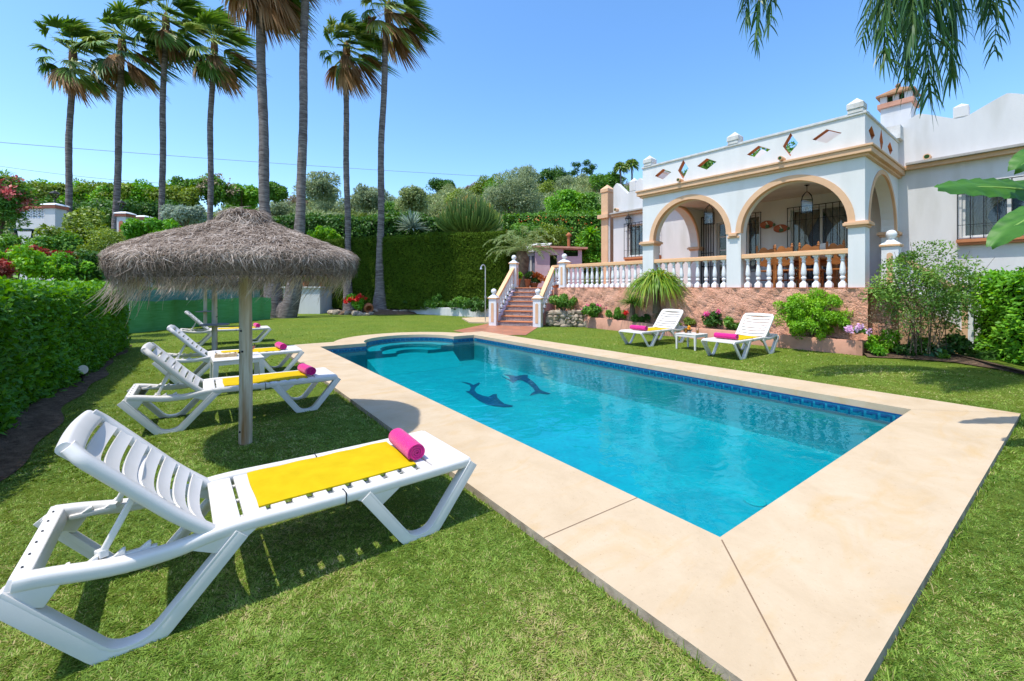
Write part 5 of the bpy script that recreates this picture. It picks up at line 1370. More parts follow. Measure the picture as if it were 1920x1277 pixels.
# ---------------- palms
def fan_crown(nl,wind,seed,Lb=1.0,dead=False,el0=88,el1=-40):
    global rng
    rng=np.random.default_rng(seed)
    nb=NB()
    for i in range(nl):
        q=(i+.5)/nl; az=i*2.39996+rng.normal()*.25; el=R(el0+(el1-el0)*q+rng.normal()*9)
        d=np.array([math.cos(az)*math.cos(el),math.sin(az)*math.cos(el),math.sin(el)])
        Lp=rng.uniform(.75,1.25)*Lb*(1 if not dead else .7)
        d=nz(d+np.array([wind*.25*rng.uniform(.4,1.3),0,0])); t=np.linspace(0,1,4)
        base=np.array([0,0,0.15*math.sin(el)])
        pet=base+d*(Lp*t)[:,None]-np.array([0,0,1])*(.10*Lp*(1-math.sin(el))*t**2)[:,None]
        side=nz(np.cross(d,[0,0,1.0])+unit(1)[0]*.15)
        nb.ribbons(pet[None],side[None],np.full((1,4),.035*Lb),np.array([.85 if not dead else .4]))
        hub=pet[-1]; up=np.cross(side,d); 
        ns=26; K=5; tt=np.linspace(0,1,K); th=np.radians(np.linspace(-82,82,ns))*rng.uniform(.75,1.0)
        if dead: th*=.55
        blen=rng.uniform(.85,1.15)*Lb*(1 if not dead else 1.1)
        dirs=np.cos(th)[:,None]*d+np.sin(th)[:,None]*side
        Ls=blen*(.72+.28*np.cos(th))*rng.uniform(.9,1.08,ns)
        pts=hub+dirs[:,None,:]*(Ls[:,None]*tt[None])[...,None]
        pts+= (up*.22*blen)[None,None]*((np.abs(np.sin(th))[:,None])*tt[None])[...,None]*rng.uniform(-.3,1)
        grav=rng.uniform(.25,.55)*(1.0 if not dead else 1.5)
        pts[...,2]-= grav*(Ls[:,None]*tt[None]**2.2)
        wv=wind*rng.uniform(.25,.75)
        pts[...,0]+= wv*(Ls[:,None]*tt[None]**1.8); pts[...,2]-= .12*abs(wv)*(Ls[:,None]*tt[None]**2)
        pts+=rng.normal(size=(ns,1,3))*.05*Lb*(tt[None,:,None]**2)
        sd=nz(np.cross(dirs,up[None])+up*rng.choice([-1,1],(ns,1))*.45)
        w=.092*Lb*np.array([.35,1,.95,.6,.05])
        v=np.clip(rng.normal(.48,.2)+rng.normal(size=ns)*.13,0,1)
        nb.ribbons(pts,sd,np.repeat(w[None],ns,0),v)
    return nb
def fan_palm(label,path,radii,crown_c,seed,nl=38,nd_=6,scale=1.0,wind=1.0,group='tall fan palms',base_mb=None,el1=-42,skirt=True):
    root=empty('fan_palm',path[0],0,label,'palm tree',group); o0=Vector(path[0])
    pp=[Vector(p)-o0 for p in path]
    # resample with ring bumps
    n=46; cum=[0]
    for a,b in zip(pp,pp[1:]): cum.append(cum[-1]+(b-a).length)
    out=[];rr=[]
    for i in range(n+1):
        s=cum[-1]*i/n
        for k in range(len(cum)-1):
            if s<=cum[k+1]+1e-6: break
        u=(s-cum[k])/(cum[k+1]-cum[k]); 
        p=pp[k].lerp(pp[k+1],u); out.append(p+Vector((.03*math.sin(s*.9+seed),0,0))); rr.append((radii[k]*(1-u)+radii[k+1]*u)*(1+.035*math.sin(i*2.4+seed)+.02*math.sin(i*.7)))
    mb=MB(); mb.tube(out,rr,12); mb.build('trunk',M['trunkpalm'],root,smooth=True)
    cc=Vector(crown_c)-o0
    nb=fan_crown(nl,wind,seed,scale,el1=el1); c=nb.build('crown',M['palm'],root); c.location=cc
    if nd_:
        nb=fan_crown(nd_,wind*.7,seed+50,scale,dead=True,el0=-15,el1=-78); c=nb.build('dead_fronds',M['palmdead'],root); c.location=cc-Vector((0,0,.1))
    # leaf base collar
    mb=MB(); mb.lathe([(radii[-1]*1.05,-.7),(radii[-1]*1.5,-.25),(radii[-1]*1.3,.2),(.02,.5)],10); k=mb.build('leaf_base',M['palmdead'],root,smooth=True); k.location=cc
    return root
def pxpath(Y,pts): return [P(x,y,Y) for x,y in pts]
def left_palm(label,Y,pts,w,crown,seed,sc):
    path=pxpath(Y,pts); path[0].z=min(path[0].z,1.2); r=w/2/F*Y*.70
    return fan_palm(label,path,[r*1.15]+[r]*(len(pts)-2)+[r*.85],P(crown[0],crown[1],Y),seed,scale=sc*.92,nd_=6,wind=1.1,el1=-58)
left_palm('leftmost tall fan palm, wind blown crown above the garden wall',25,[(130,540),(128,400),(130,260),(137,112)],14.5,(137,103),3,1.22)
left_palm('tall fan palm second from the left with a hanging tuft of dead leaves',25,[(214,540),(217,410),(223,250),(228,88)],15,(229,82),8,1.22)
left_palm('tall fan palm third from the left, crown touching the top of the picture',25,[(303,540),(304,410),(305,220),(311,52)],14,(311,38),13,1.22)
left_palm('tall fan palm fourth from the left, left of the thick paired trunks',25,[(393,540),(394,400),(395,230),(401,92)],13.5,(402,85),21,1.22)
# the pair that share one swollen foot
YP=20.6
dbl=fan_palm('left palm of the pair on one swollen foot, bare trunk leaving the picture',[P(516,597,YP)]+pxpath(YP,[(512,560),(507,500),(497,390),(492,200),(489,30),(487,-60)]),[.42,.40,.32,.235,.205,.195,.185],P(487,-66,YP),31,scale=1.35,nd_=14,group='palm pair')
fan_palm('right palm of the pair on one swollen foot, slim pale trunk leaving the picture',[P(538,597,YP-.1)]+pxpath(YP-.1,[(548,560),(556,500),(565,390),(568,200),(572,0),(573,-110)]),[.42,.36,.29,.21,.185,.17,.165],P(573,-140,YP),37,scale=1.2,nd_=6,group='palm pair')
left_palm2=fan_palm('fan palm with a brown skirt of dead leaves, left of the conifer hedge',[P(655,590,24.6)]+pxpath(24.6,[(654,560),(652,470),(650,300),(648,168)]),[.40,.28,.17,.16,.15],P(650,92,24.6),41,nl=40,nd_=10,scale=1.02,group='palms before the conifer hedge')
fan_palm('fan palm with flared grey foot in the rock bed before the conifer hedge',[P(714,583,24)]+pxpath(24,[(714,570),(714,540),(713,440),(716,250),(724,55)]),[.50,.44,.28,.185,.17,.16],P(728,18,24),47,nl=42,nd_=10,scale=1.12,group='palms before the conifer hedge')
rng=np.random.default_rng(99)
# swollen shared foot
mb=MB(); mb.lathe([(.62,-.1),(.66,.1),(.60,.35),(.45,.6),(.2,.72)],18); o=mb.build('root_swelling',M['trunkpalm'],dbl,smooth=True); o.location=(.28,.1,.12); o.scale=(1.1,.7,1)
# ---------------- pinnate palms
def pinnate(nb,curve,nl,L,w,hang,v0=.5,seed=0,start=.12,spread=1.0):
    """one feather frond: curve is a callable 0..1 -> point"""
    t=np.linspace(0,1,18); c=np.array([curve(x) for x in t]); tan=nz(np.gradient(c,axis=0))
    nb.ribbons(c[None],nz(np.cross(tan[8],[0,0,1.])+1e-3)[None],(np.linspace(.035,.008,18))[None]*1.2,np.array([.8]))
    nb.ribbons(c[None],nz(np.cross(np.cross(tan[8],[0,0,1.]),tan[8])+1e-3)[None],(np.linspace(.035,.008,18))[None]*1.2,np.array([.8]))
    s=np.linspace(start,.995,nl)
    for sg in (-1,1):
        b=np.stack([np.interp(s,t,c[:,k]) for k in range(3)],1); tg=nz(np.stack([np.interp(s,t,tan[:,k]) for k in range(3)],1))
        side=nz(np.cross(tg,np.array([0,0,1.]))+unit(nl)*.12)*sg
        d=nz(side*spread*rng.uniform(.6,1.1,(nl,1))+tg*rng.uniform(.35,.9,(nl,1))+unit(nl)*.22)
        ll=L*np.sin(np.clip(.25+s*.75,0,1)*math.pi*.98+.0)**.5*rng.uniform(.75,1.1,nl); ll=np.maximum(ll,L*.35)
        K=6; tt=np.linspace(0,1,K)
        pts=b[:,None]+d[:,None]*(ll[:,None]*(tt*(1-.45*hang*tt))[None])[...,None]
        pts[...,2]-=hang*ll[:,None]*(tt**1.7)[None]*rng.uniform(.65,1.05,(nl,1))
        pts+=unit(nl)[:,None,:]*.05*L*(tt**2)[None,:,None]
        sdv=nz(np.cross(d,unit(nl)))
        nb.ribbons(pts,sdv,(w*rng.uniform(.7,1.2,nl))[:,None]*np.array([.5,1,1,.85,.5,.05])[None],np.clip(v0+rng.normal(size=nl)*.2,0,1))
def bez(a,b,c):
    a,b,c=[np.array(q,float) for q in (a,b,c)]
    return lambda t:(a*(1-t)**2+b*2*t*(1-t)+c*t*t)
# overhanging feather palm at the right, trunk outside the picture
qc=Vector((6.9,5.6,6.6)); qp=empty('feather_palm',(8.2,5.3,0),0,'drooping feather palm whose fronds hang in at the top right','palm tree')
mb=MB(); mb.tube([(0,0,-.1),(.05,0,1.5),(-.3,.1,3.6),(-1.0,.25,5.6),(-1.3,.3,6.7)],[.22,.19,.17,.15,.12],14); mb.build('trunk',M['trunkpalm'],qp,smooth=True)
fronds=[((1418,85),6.0,(1425,-330)),((1398,40),6.2,(1400,-330)),((1442,50),5.9,(1450,-330)),((1660,115),5.5,(1640,-260)),((1742,185),5.2,(1720,-230)),((1858,30),5.6,(1850,-330)),((1700,150),5.9,(1690,-330)),((1712,70),5.0,(1700,-300)),((1785,140),5.4,(1770,-300)),((1690,40),5.6,(1670,-300))]
for (tx,ty),Yt,(cx_,cy_) in fronds:
    nb=NB(); e=P(tx,ty,Yt); c_=P(cx_,cy_,Yt+.15); L=(qc-e).length
    pinnate(nb,bez(qc,c_+Vector((0,0,1.0)),e),155,.88 if tx>1500 else .62,.023,.9,v0=.42,start=.3,spread=.62)
    o=nb.build('frond',M['queen'],qp); o.location=-Vector(qp.location)
for k,(az,rr_,dz_) in enumerate(((10,2.9,-.6),(50,2.8,.3),(330,2.9,-.8),(290,3.0,-.2),(95,2.6,.8),(250,2.9,-.6),(30,2.6,-1.5),(130,1.9,1.3),(310,2.2,1.2),(350,2.4,1.0))):
    nb=NB(); a=R(az); e=qc+Vector((rr_*math.cos(a),rr_*math.sin(a),dz_-1.2)); m_=qc+Vector((rr_*.7*math.cos(a),rr_*.7*math.sin(a),1.8+dz_*.4))
    pinnate(nb,bez(qc,m_,e),52,.75,.028,.85,v0=.42,start=.2,spread=.7); o=nb.build('frond',M['queen'],qp); o.location=-Vector(qp.location)
# date palm behind the stairs
dc=P(978,468,20.5); dp=empty('date_palm',(dc.x,dc.y,TZ),0,'small feathery palm behind the head of the garden stairs','palm tree')
mb=MB(); mb.lathe([(.30,-.2),(.28,.3),(.34,.9),(.36,1.4),(.2,1.75)],14); mb.build('trunk',M['bark'],dp,smooth=True)
nb=NB()
for k in range(34):
    az=k*2.39996; el=R(80-95*(k/34)); Lf=rng.uniform(1.5,2.0)
    b0=np.array([0,0,1.65]); e=b0+np.array([math.cos(az)*math.cos(el*.6)*Lf,math.sin(az)*math.cos(el*.6)*Lf,math.sin(el)*Lf*.55-.25]); m_=b0+np.array([math.cos(az)*.7*Lf*math.cos(el*.8),math.sin(az)*.7*Lf*math.cos(el*.8),.35+.75*Lf*max(.1,math.sin(el))])
    pinnate(nb,bez(b0,m_,e),34,.36,.022,.25,v0=.66,start=.08)
LM('datepalm',(.05,.09,.02),(.12,.18,.05),(.26,.32,.14),rough=.4)
nb.build('crown',M['datepalm'],dp)
# ---------------- strap leaved plants
def fountain(name,label,loc,n,L,w,mkey,up=.6,droop=1.0,trunk=None,hb=0.0,K=8,spread=1.0,v0=.45,elmin=-.15):
    root=empty(name,loc,0,label,'plant'); nb=NB()
    az=rng.uniform(0,6.283,n); el=np.arcsin(np.clip(rng.uniform(elmin,1,n),-1,1))*up+R(5)
    d=np.stack([np.cos(az)*np.cos(el)*spread,np.sin(az)*np.cos(el)*spread,np.sin(el)],1); d=nz(d); ll=L*rng.uniform(.6,1.1,n); t=np.linspace(0,1,K)
    b=np.concatenate([unit(n)[:,:2]*.06*L,np.full((n,1),hb)],1)
    pts=b[:,None]+d[:,None]*(ll[:,None]*(t*(1-.3*t*min(1,droop)))[None])[...,None]; pts[...,2]-=droop*ll[:,None]*(t**2.1)[None]*rng.uniform(.7,1.15,(n,1))
    pts+=unit(n)[:,None]*.07*L*(t**2)[None,:,None]
    sdv=nz(np.stack([-np.sin(az),np.cos(az),rng.normal(size=n)*.3],1)); prof=np.interp(t,[0,.3,.8,1],[.7,1,.7,.05])
    nb.ribbons(pts,sdv,w*prof[None]*rng.uniform(.7,1.2,(n,1)),np.clip(v0+rng.normal(size=n)*.22,0,1)); nb.build('leaves',M[mkey],root)
    if trunk:
        mb=MB(); mb.tube([(.02,0,-trunk),(0,.02,-trunk*.5),(0,0,hb)],[.14,.09,.07],10); mb.build('stem',M['bark'],root,smooth=True)
    return root
c=P(1231,533,H(tp(1231,-.36),-.36).y); fountain('strap_leaf_palm','arching yellow green strap leaved palm before the left porch pier',c,1100,1.45,.030,'pony',droop=.72,trunk=.9,up=1.0,elmin=.25)
c=P(1186,568,H(tp(1186,-.32),-.32).y); fountain('yucca','small dark green spiky rosette plant left of the strap leaved palm',c,240,.62,.026,'mid',droop=.35,trunk=.6,up=.9)
c=P(1243,590,13.2); fountain('dry_rosette','dry grey rosette at the foot of the strap leaved palm','x' and c,150,.45,.03,'dry',droop=.6)
for px,py,Y,l in ((772,428,29,'silvery agave with spiky leaves above the conifer hedge'),):
    c=P(px,py,Y); fountain('agave',l,c,170,1.5,.10,'silver',droop=.15,up=.95,K=5)
for px,py,Y,l in ((1745,645,8.9,'dark blue green broad leaved rosette under the shrub by the right hedge'),):
    c=P(px,py,Y); c.z=.12; fountain('agave',l,c,60,.55,.10,'agave',droop=.5,up=.9,K=7)
# candelabra euphorbia
c=P(880,440,28.5); eu=empty('candelabra_cactus',c,0,'huge rounded candelabra cactus bush behind the conifer hedge','cactus'); nb=NB()
mbt=MB(); 
for i in range(300):
    a=rng.uniform(0,6.28); q=math.sqrt(rng.random()); R0=2.2*q
    x0,y0=1.2*q*math.cos(a),1.2*q*math.sin(a); x1,y1=R0*math.cos(a)*1.04,R0*math.sin(a)*.9; H1=2.55*math.sqrt(max(.0,1-(q*.93)**2))*rng.uniform(.85,1.05)
    h0=H1*rng.uniform(.0,.45)
    pts=[(x0+(x1-x0)*(1-(1-u)**2),y0+(y1-y0)*(1-(1-u)**2),h0*.6+(H1-h0*.6)*u**1.2) for u in (0,.3,.65,1)]
    m1=MB(); m1.tube(pts,[.045,.055,.055,.03],5)
    vv=np.array(m1.v); hv=np.clip((vv[:,2]/max(H1,.1)),0,1)
    nb.add(vv,np.array([f for f in m1.f if len(f)==4]),np.clip(.10+.35*rng.random()+.6*(hv>.88)*rng.random(),0,1))
nb.build('branches',M['cactus'],eu,smooth=True)
# ---------------- banana plant at the right, stems outside the picture
ban=empty('banana_plant',(5.9,3.9,0),0,'banana plant whose broad leaves reach in at the right edge','plant')
M['banana']=mat('banana_leaf',(.028,.105,.010),(.06,.17,.018),scale=1.5,rough=.5,spec=.3,stretch=(1,14,1),bump=.15,bscale=6)
def banana_leaf(base,mid,tip,wd,nrm,seed,tear=.25,fold=.25):
    f=bez(base,mid,tip); n=44; m=5; rg=np.random.default_rng(seed); V=[];Q=[]
    prev=None
    for i in range(n+1):
        t=i/n; p=Vector(f(t)); d=(Vector(f(min(1,t+.01)))-Vector(f(max(0,t-.01)))).normalized(); s_=d.cross(Vector(nrm)).normalized(); up=s_.cross(d)
        w=wd*min(1,(t/.14))**.6*max(0.0,1-((t-.55)/.46)**2 if t>.55 else 1)**.55
        for j in range(-m,m+1):
            u=j/m; V.append(p+s_*(w*u)+up*(-fold*wd*abs(u)**1.5+.012*math.sin(i*1.9+seed)*abs(u)+.02*wd*math.sin(t*9+j)))
    W_=2*m+1
    for i in range(n):
        for j in range(2*m):
            if (j<m-1 or j>m) and rg.random()<0: continue
            Q.append((i*W_+j,i*W_+j+1,(i+1)*W_+j+1,(i+1)*W_+j))
    mb=MB(); mb.add([v-Vector(ban.location) for v in V],Q); lf=mb.build('leaf',M['banana'],ban,smooth=True,auto=180)
    mb=MB(); mb.tube([Vector(f(t))-Vector(ban.location)-Vector((0,0,.008)) for t in np.linspace(0,.97,14)],list(np.linspace(.022,.005,14)),6); mb.build('midrib',M['pony'] if False else M['bananarib'],lf,smooth=True)
M['bananarib']=mat('pale_midrib',(.22,.36,.08),rough=.5)
banana_leaf(Vector((5.7,3.9,2.05)),P(1960,335,4.1),P(1757,352,3.9),.155,(-.15,-1.0,.75),1,fold=.12)
banana_leaf(Vector((5.75,3.8,1.9)),P(1970,330,3.6),P(1857,462,3.5),.125,(-.6,-.9,.5),2,fold=.15)
banana_leaf(Vector((5.8,3.9,2.1)),P(1990,230,3.9),P(1902,318,3.8),.14,(-.5,-.9,.3),3)
for k,(a,r_,h_) in enumerate(((20,1.3,2.6),(75,1.2,3.0),(320,1.5,2.3),(270,1.2,2.9))):
    e=Vector((5.9+r_*math.cos(R(a)),3.9+r_*math.sin(R(a)),h_-.5)); banana_leaf(Vector((5.9,3.9,1.9)),Vector((5.9+.5*math.cos(R(a)),3.9+.5*math.sin(R(a)),h_+.4)),e,.19,(0,0,1),10+k)
mb=MB(); mb.tube([(0,0,-.05),(.02,0,1.0),(0,0,2.0)],[.12,.10,.07],12); mb.build('stem',M['bananarib'],ban,smooth=True)
rng=np.random.default_rng(2024)
def gz(x,y): return float(hz(np.array([x]),np.array([y]))[0])
# ================================================================ PLANTER AND BEDS BEFORE THE TERRACE WALL
def on_front(px,s): return H(tp(px,s),s)
pl=empty('planter',(0,0,0),0,'low smooth pink planter wall curving along the terrace wall behind the loungers','planter')
front=[on_front(1090,-.32),on_front(1150,-.42),on_front(1230,-.5),on_front(1330,-.54),on_front(1440,-.58),on_front(1540,-.6),H(.02,-.62)]
mb=MB(); path=[]
for i in range(len(front)-1):
    for k in range(5): path.append(front[i].lerp(front[i+1],k/5))
path.append(front[-1])
hh=lambda i:(.40-.09*min(1,i/12))
vs=[];fs=[]; n=len(path)
for i,p in enumerate(path):
    q=p+e2*.11
    z=hh(i); vs += [(p.x,p.y,-.05),(p.x-e2.x*.0,p.y,z-.02),(p.x+e2.x*.015,p.y+e2.y*.015,z),(q.x,q.y,z),(q.x,q.y,-.05)]
for i in range(n-1):
    for k in range(5): fs.append((i*5+k,i*5+(k+1)%5,(i+1)*5+(k+1)%5,(i+1)*5+k))
fs += [(4,3,2,1,0),tuple((n-1)*5+k for k in range(5))]
mb.add(vs,fs); e=path[-1]; r_=e+e2*.56
mb.hexa([tuple(e-e1*.0+Vector((0,0,-.05))),tuple(e-e1*.11+Vector((0,0,-.05))),tuple(r_-e1*.11+Vector((0,0,-.05))),tuple(r_+Vector((0,0,-.05))),tuple(e+Vector((0,0,hh(99)))),tuple(e-e1*.11+Vector((0,0,hh(99)))),tuple(r_-e1*.11+Vector((0,0,hh(99)))),tuple(r_+Vector((0,0,hh(99))))])
mb.build('wall',M['planter'],pl,smooth=True,auto=40)
nb=NB(); rows_=[]
for i,p in enumerate(path):
    for k in range(4): q=p+e2*(.10+.15*k); rows_.append((q.x,q.y,hh(i)-.05+.03*rng.random()))
nb.add(np.array(rows_),np.array([(i*4+k,(i+1)*4+k,(i+1)*4+k+1,i*4+k+1) for i in range(n-1) for k in range(3)]),np.zeros(len(rows_)))
nb.build('soil',M['soil'],pl,smooth=True)
def planter_plant(name,label,px,py,hw,hh_,n,L,W,mk,s=-.28,**kw):
    Y=on_front(px,s).y; return pxbush(name,label,'plant',px,py,hw,hh_,Y,n,L,W,mk,dep=.28,**kw)
planter_plant('flowering_plant','red and pink geranium at the left end of the pink planter',1117,584,26,14,1500,.09,.07,'mid',fl=(260,.06,'magenta',7,.07),K=10)
planter_plant('flowering_plant','low green plant with a red flower head left of the spiky rosette',1155,589,24,12,1300,.09,.05,'mid',fl=(70,.06,'red',2,.06),K=9)
planter_plant('flowering_plant','bushy plant with magenta flowers between the two loungers by the planter',1336,598,17,19,1200,.07,.05,'dark',fl=(150,.045,'magenta',6,.05),K=9)
planter_plant('leafy_plant','low leafy plant left of the bright green bush in the planter',1372,608,26,11,900,.12,.05,'mid',K=8)
planter_plant('leafy_plant','low grassy plant behind the left lounger by the planter',1290,606,36,8,900,.09,.03,'yellowgreen',K=9)
planter_plant('leafy_plant','small green plant at the foot of the strap leaved palm, left side',1205,598,30,9,900,.09,.04,'dark',K=9)
bb=pxbush('shrub','large bright green feathery bush in the planter left of the corner','shrub',1524,592,80,50,on_front(1524,-.44).y,30000,.055,.020,'lime',dep=.72,K=120,cr=.115,stem=8,low=-.8)
planter_plant('flowering_plant','small lilac flowered plant by the corner of the planter',1608,621,16,9,500,.05,.03,'mid',s=-.55,fl=(420,.04,'lilac',10,.06),K=6)
# the loose shrub at the porch corner
rs=empty('shrub',P(1735,560,8.75),0,'tall airy shrub with thin stems before the side stairs','shrub')
nb=NB(); p,u,t=clumps(8800,(1.08,.75,1.08),64,.24,low=-.8,fill=.5)
p[:,2]+=.25*np.exp(-(p[:,0]/.5)**2); sel=rng.random(len(p))<np.where(p[:,2]<-.35,.9,1); p,u,t=p[sel],u[sel],t[sel]
add_leaves(nb,p,u,t,.066,.030,droop=.4); nb.build('foliage',M['jasmine'],rs)
nb=NB(); p,u,t=clumps(1800,(1.05,.6,.75),26,.24,low=-.9,fill=.6); p[:,2]-=.45; p[:,0]-=.25; add_leaves(nb,p,u,t,.06,.018,droop=.6); nb.build('dry_foliage',M['dry'],rs)
mb=MB()
for i in range(20):
    a=rng.uniform(0,6.28); r=rng.uniform(.3,1.1); z=rng.uniform(.0,1.2); b_=rng.uniform(.05,.45)
    mb.tube([(b_*math.cos(a),.5*b_*math.sin(a),-1.1),(.35*r*math.cos(a),.3*r*math.sin(a),-.3),(r*math.cos(a+.2),.75*r*math.sin(a+.2),z)],[.009,.006,.003],5)
mb.build('stem',M['bark'],rs)
for i,(px,py,w,h,Y,mk,l) in enumerate(((1662,638,24,22,9.2,'lime','yellow green fern like plant at the right end of the planter'),(1700,655,26,15,9.0,'dark','dark low plant under the airy shrub'),(1790,650,26,22,8.9,'dark','dark leafy plant in front of the right hedge'),(1645,655,12,10,9.0,'bright','small bright plant beside the planter corner'),(1758,668,22,9,8.7,'mid','low ground plant before the blue green rosette'),(1842,672,34,13,8.75,'dark','dark low plant at the foot of the right hedge'),(1725,650,26,20,8.95,'mid','mid green plant between the airy shrub and the rosette'))):
    pxbush('bed_plant',l,'plant',px,py,w,h,Y,1100,.10,.05,mk,dep=.28,K=9,group='plants in the right flower bed')
# ---- rubble wall with bush, left of the planter
swm=empty('rubble_wall',(0,0,0),0,'low wall of rough stones beside the right foot of the stairs','wall')
nb=NB(); mb=MB()
A_=Vector(BR)+Vector((.30,.25,0)); B_=on_front(1094,-.30)
M['rockdark']=mat('mortar_gap',(.10,.08,.06),(.16,.13,.10),scale=10,rough=1)
dvec=(B_-A_); dn_=dvec.normalized(); nn_=Vector((dn_.y,-dn_.x,0))
mc=MB(); mc.bar(A_+Vector((0,0,.28))-nn_*.2,B_+Vector((0,0,.28))-nn_*.2,.4,.56,); mc.build('core',M['rockdark'],swm)
def stone(mb,c,rx,ry,rz,seed,n=9,m=6):
    r=np.random.default_rng(seed); b=len(mb.v); m1=MB(); m1.sphere((0,0,0),1,n,m); V=np.array(m1.v)
    V*=(1+.20*np.sin(V@r.normal(size=3)*2.2+r.uniform(0,6))+.13*np.sin(V@r.normal(size=3)*4+r.uniform(0,6)))[:,None]
    V=np.sign(V)*np.abs(V)**.8
    a=r.uniform(0,6.28); Rm=np.array([[math.cos(a),-math.sin(a),0],[math.sin(a),math.cos(a),0],[0,0,1]]); V=(V@Rm.T)*np.array([rx,ry,rz])+np.array(c)
    mb.add([tuple(v) for v in V],m1.f)
L_=dvec.length; k=0
for row in range(5):
    x=rng.uniform(0,.1)
    while x<L_:
        r=rng.uniform(.075,.17); c=A_+dn_*(x+r)+nn_*rng.uniform(-.02,.05)+Vector((0,0,.06+row*.115+rng.uniform(-.03,.03))); stone(mb,c,r,.13,rng.uniform(.06,.10),k); k+=1; x+=r*1.75
mb.build('stones',M['rock'],swm,smooth=True)
mid=(A_+B_)/2
pxbush('shrub','dark green bush with yellowish flowers on top of the rubble wall by the stairs','shrub',1056,569,33,15,mid.y+.25,3600,.085,.045,'mid',dep=.5,K=22,fl=(90,.06,'yellowgreen',12,.06),stem=4)
# ---- rock bed round the palm foot
bed=empty('rock_bed',P(700,584,24).xy.to_3d(),0,'x','bed') if False else None
mb=MB(); c=P(700,588,23.6); mb.sphere((0,0,0),1,20,8); mb.xf(Matrix.Translation((c.x,c.y,-.05))@Matrix.Diagonal((2.6,1.0,.30,1))); o=mb.build('rock_bed_soil',M['soil'],smooth=True); tag(o,kind='structure')
for i in range(24):
    px=618+i*6.1+rng.uniform(-2,2); yy=583+4*math.sin((px-610)/150*3.14)-rng.uniform(0,2.5)+(2 if px<700 else -1)
    p=G(px,yy+3.5); p.y=min(p.y,23.3+rng.uniform(-.3,.3)); p.x=(px-CX)/F*p.y
    mb=MB(); r=rng.uniform(.11,.22); stone(mb,(0,0,r*.45),r,r*.9,r*.72,100+i); o=mb.build('border_rock',M['rock'],smooth=True); o.location=(p.x,p.y,.0); tag(o,'rough tan rock in the border round the foot of the palm','rock','border rocks at the palm foot')
fb=pxbush('flowering_plant','round bush of red geraniums beside the tipped clay jar','plant',667,568,20,15,22.8,1500,.12,.10,'bright',dep=.45,K=12,fl=(650,.09,'red',14,.10))
jar=P(691,569,22.9); mb=MB(); mb.lathe([(.05,-.30),(.17,-.25),(.24,-.05),(.22,.12),(.15,.20),(.19,.27),(.165,.27),(.12,.2),(.12,-.1)],18); mb.xf(Matrix.Rotation(R(25),4,'Z')@Matrix.Rotation(R(100),4,'X')@Matrix.Scale(1.1,4)); o=mb.build('clay_jar',M['potclay'],smooth=True); o.location=(jar.x,jar.y,.36); tag(o,'round clay jar lying on its side in the rock bed','jar')
# ---- white kiosk block
kc=P(600,590,23.6); kx,ky=kc.x,23.6
kb_=empty('white_block',(kx,ky,0),0,'white rendered block with a slab top behind the paired palm trunks','wall')
mb=MB(); mb.box(-2.0,0,0,3.2,-.05,1.40); mb.build('rendered_body',M['stucco'],kb_)
mb=MB(); mb.box(-2.08,.08,-.08,3.28,1.402,1.50); mb.build('slab_top',M['weathered'],kb_,bevel=.015)
def pot(loc,r,h,label,g='flower pots'):
    root=empty('flower_pot',loc,0,label,'pot',g)
    mb=MB(); mb.lathe([(r*.62,0),(r*.92,h*.86),(r*1.02,h*.87),(r*1.02,h),(r*.85,h),(r*.8,h*.8)],16); mb.build('clay_body',M['potclay'],root,smooth=True,auto=40); return root
def potplant(root,r,h,rad,mk,n,L,W,fl=None):
    f=foliage('foliage',rad,n,L,W,mk,10,None,root); f.location=(0,0,h+rad[2]*.6)
    if fl: q=flowers('flowers',rad,*fl,root); q.location=(0,0,h+rad[2]*.6)
for x,l,mk in ((-.95,'clay pot of red and yellow flowers on the left of the white block','red'),(-.05,'clay pot of orange red flowers at the right corner of the white block','orangered')):
    r=pot((kx+x,ky+.35,1.50),.20,.32,l); potplant(r,.2,.32,(.42,.40,.34),'yellowgreen',700,.12,.07,(500,.11,mk,10,.13))
for px,Y,l,mk,fk,rr in ((968,19.2,'terracotta pot with a lime green plant at the head of the stairs','lime',None,.22),(1001,20.6,'low pot heaped with orange flowers behind the head of the stairs','dark','orangered',.24),(988,20.4,'dark leafy potted plant between the two pots above the stairs','dark',None,.2),(1042,18.4,'terracotta pot with a small green plant behind the right stair rail','bright',None,.2)):
    r=pot(Vector(((px-CX)/F*Y,Y,TZ-.005)),rr,.40 if px!=1001 else .22,l); potplant(r,rr,.40 if px!=1001 else .22,(.30,.28,.24) if px!=1001 else (.50,.35,.26),mk,700,.12,.06,(420,.10,fk,14,.13) if fk else None)
# ---- shed behind the stairs
YS=23.5; c0=P(1003,535,YS); w_=(1090-1003)/F*YS; zt=HC+(HY-464)/F*YS
sh=empty('garden_shed',(c0.x,c0.y,TZ),R(-6),'pale mauve flat roofed outbuilding with a dark doorway behind the stairs','outbuilding')
def sx(px): return (px-1003)/F*YS
hz_=zt-TZ
mb=MB(); po=[(0,-.3),(sx(1031),-.3),(sx(1031),hz_-.42),(sx(1044),hz_-.42),(sx(1044),-.3),(w_,-.3),(w_,hz_-.12),(0,hz_)]
hl=[[(sx(1056),hz_-.50),(sx(1083),hz_-.50),(sx(1083),hz_-.16),(sx(1056),hz_-.12)]]
vs,fs=plate(po,hl,.18); mb.add([(x,z,y) for x,y,z in vs],fs); mb.box(0,.15,.18,3,-.3,hz_-.01); mb.box(w_-.15,w_,.18,3,-.3,hz_-.14); mb.build('wall',M['pinkshed'],sh)
mb=MB(); mb.box(.15,w_-.15,.9,1.0,-.3,hz_-.2); mb.build('dark_inside',M['dark'],sh)
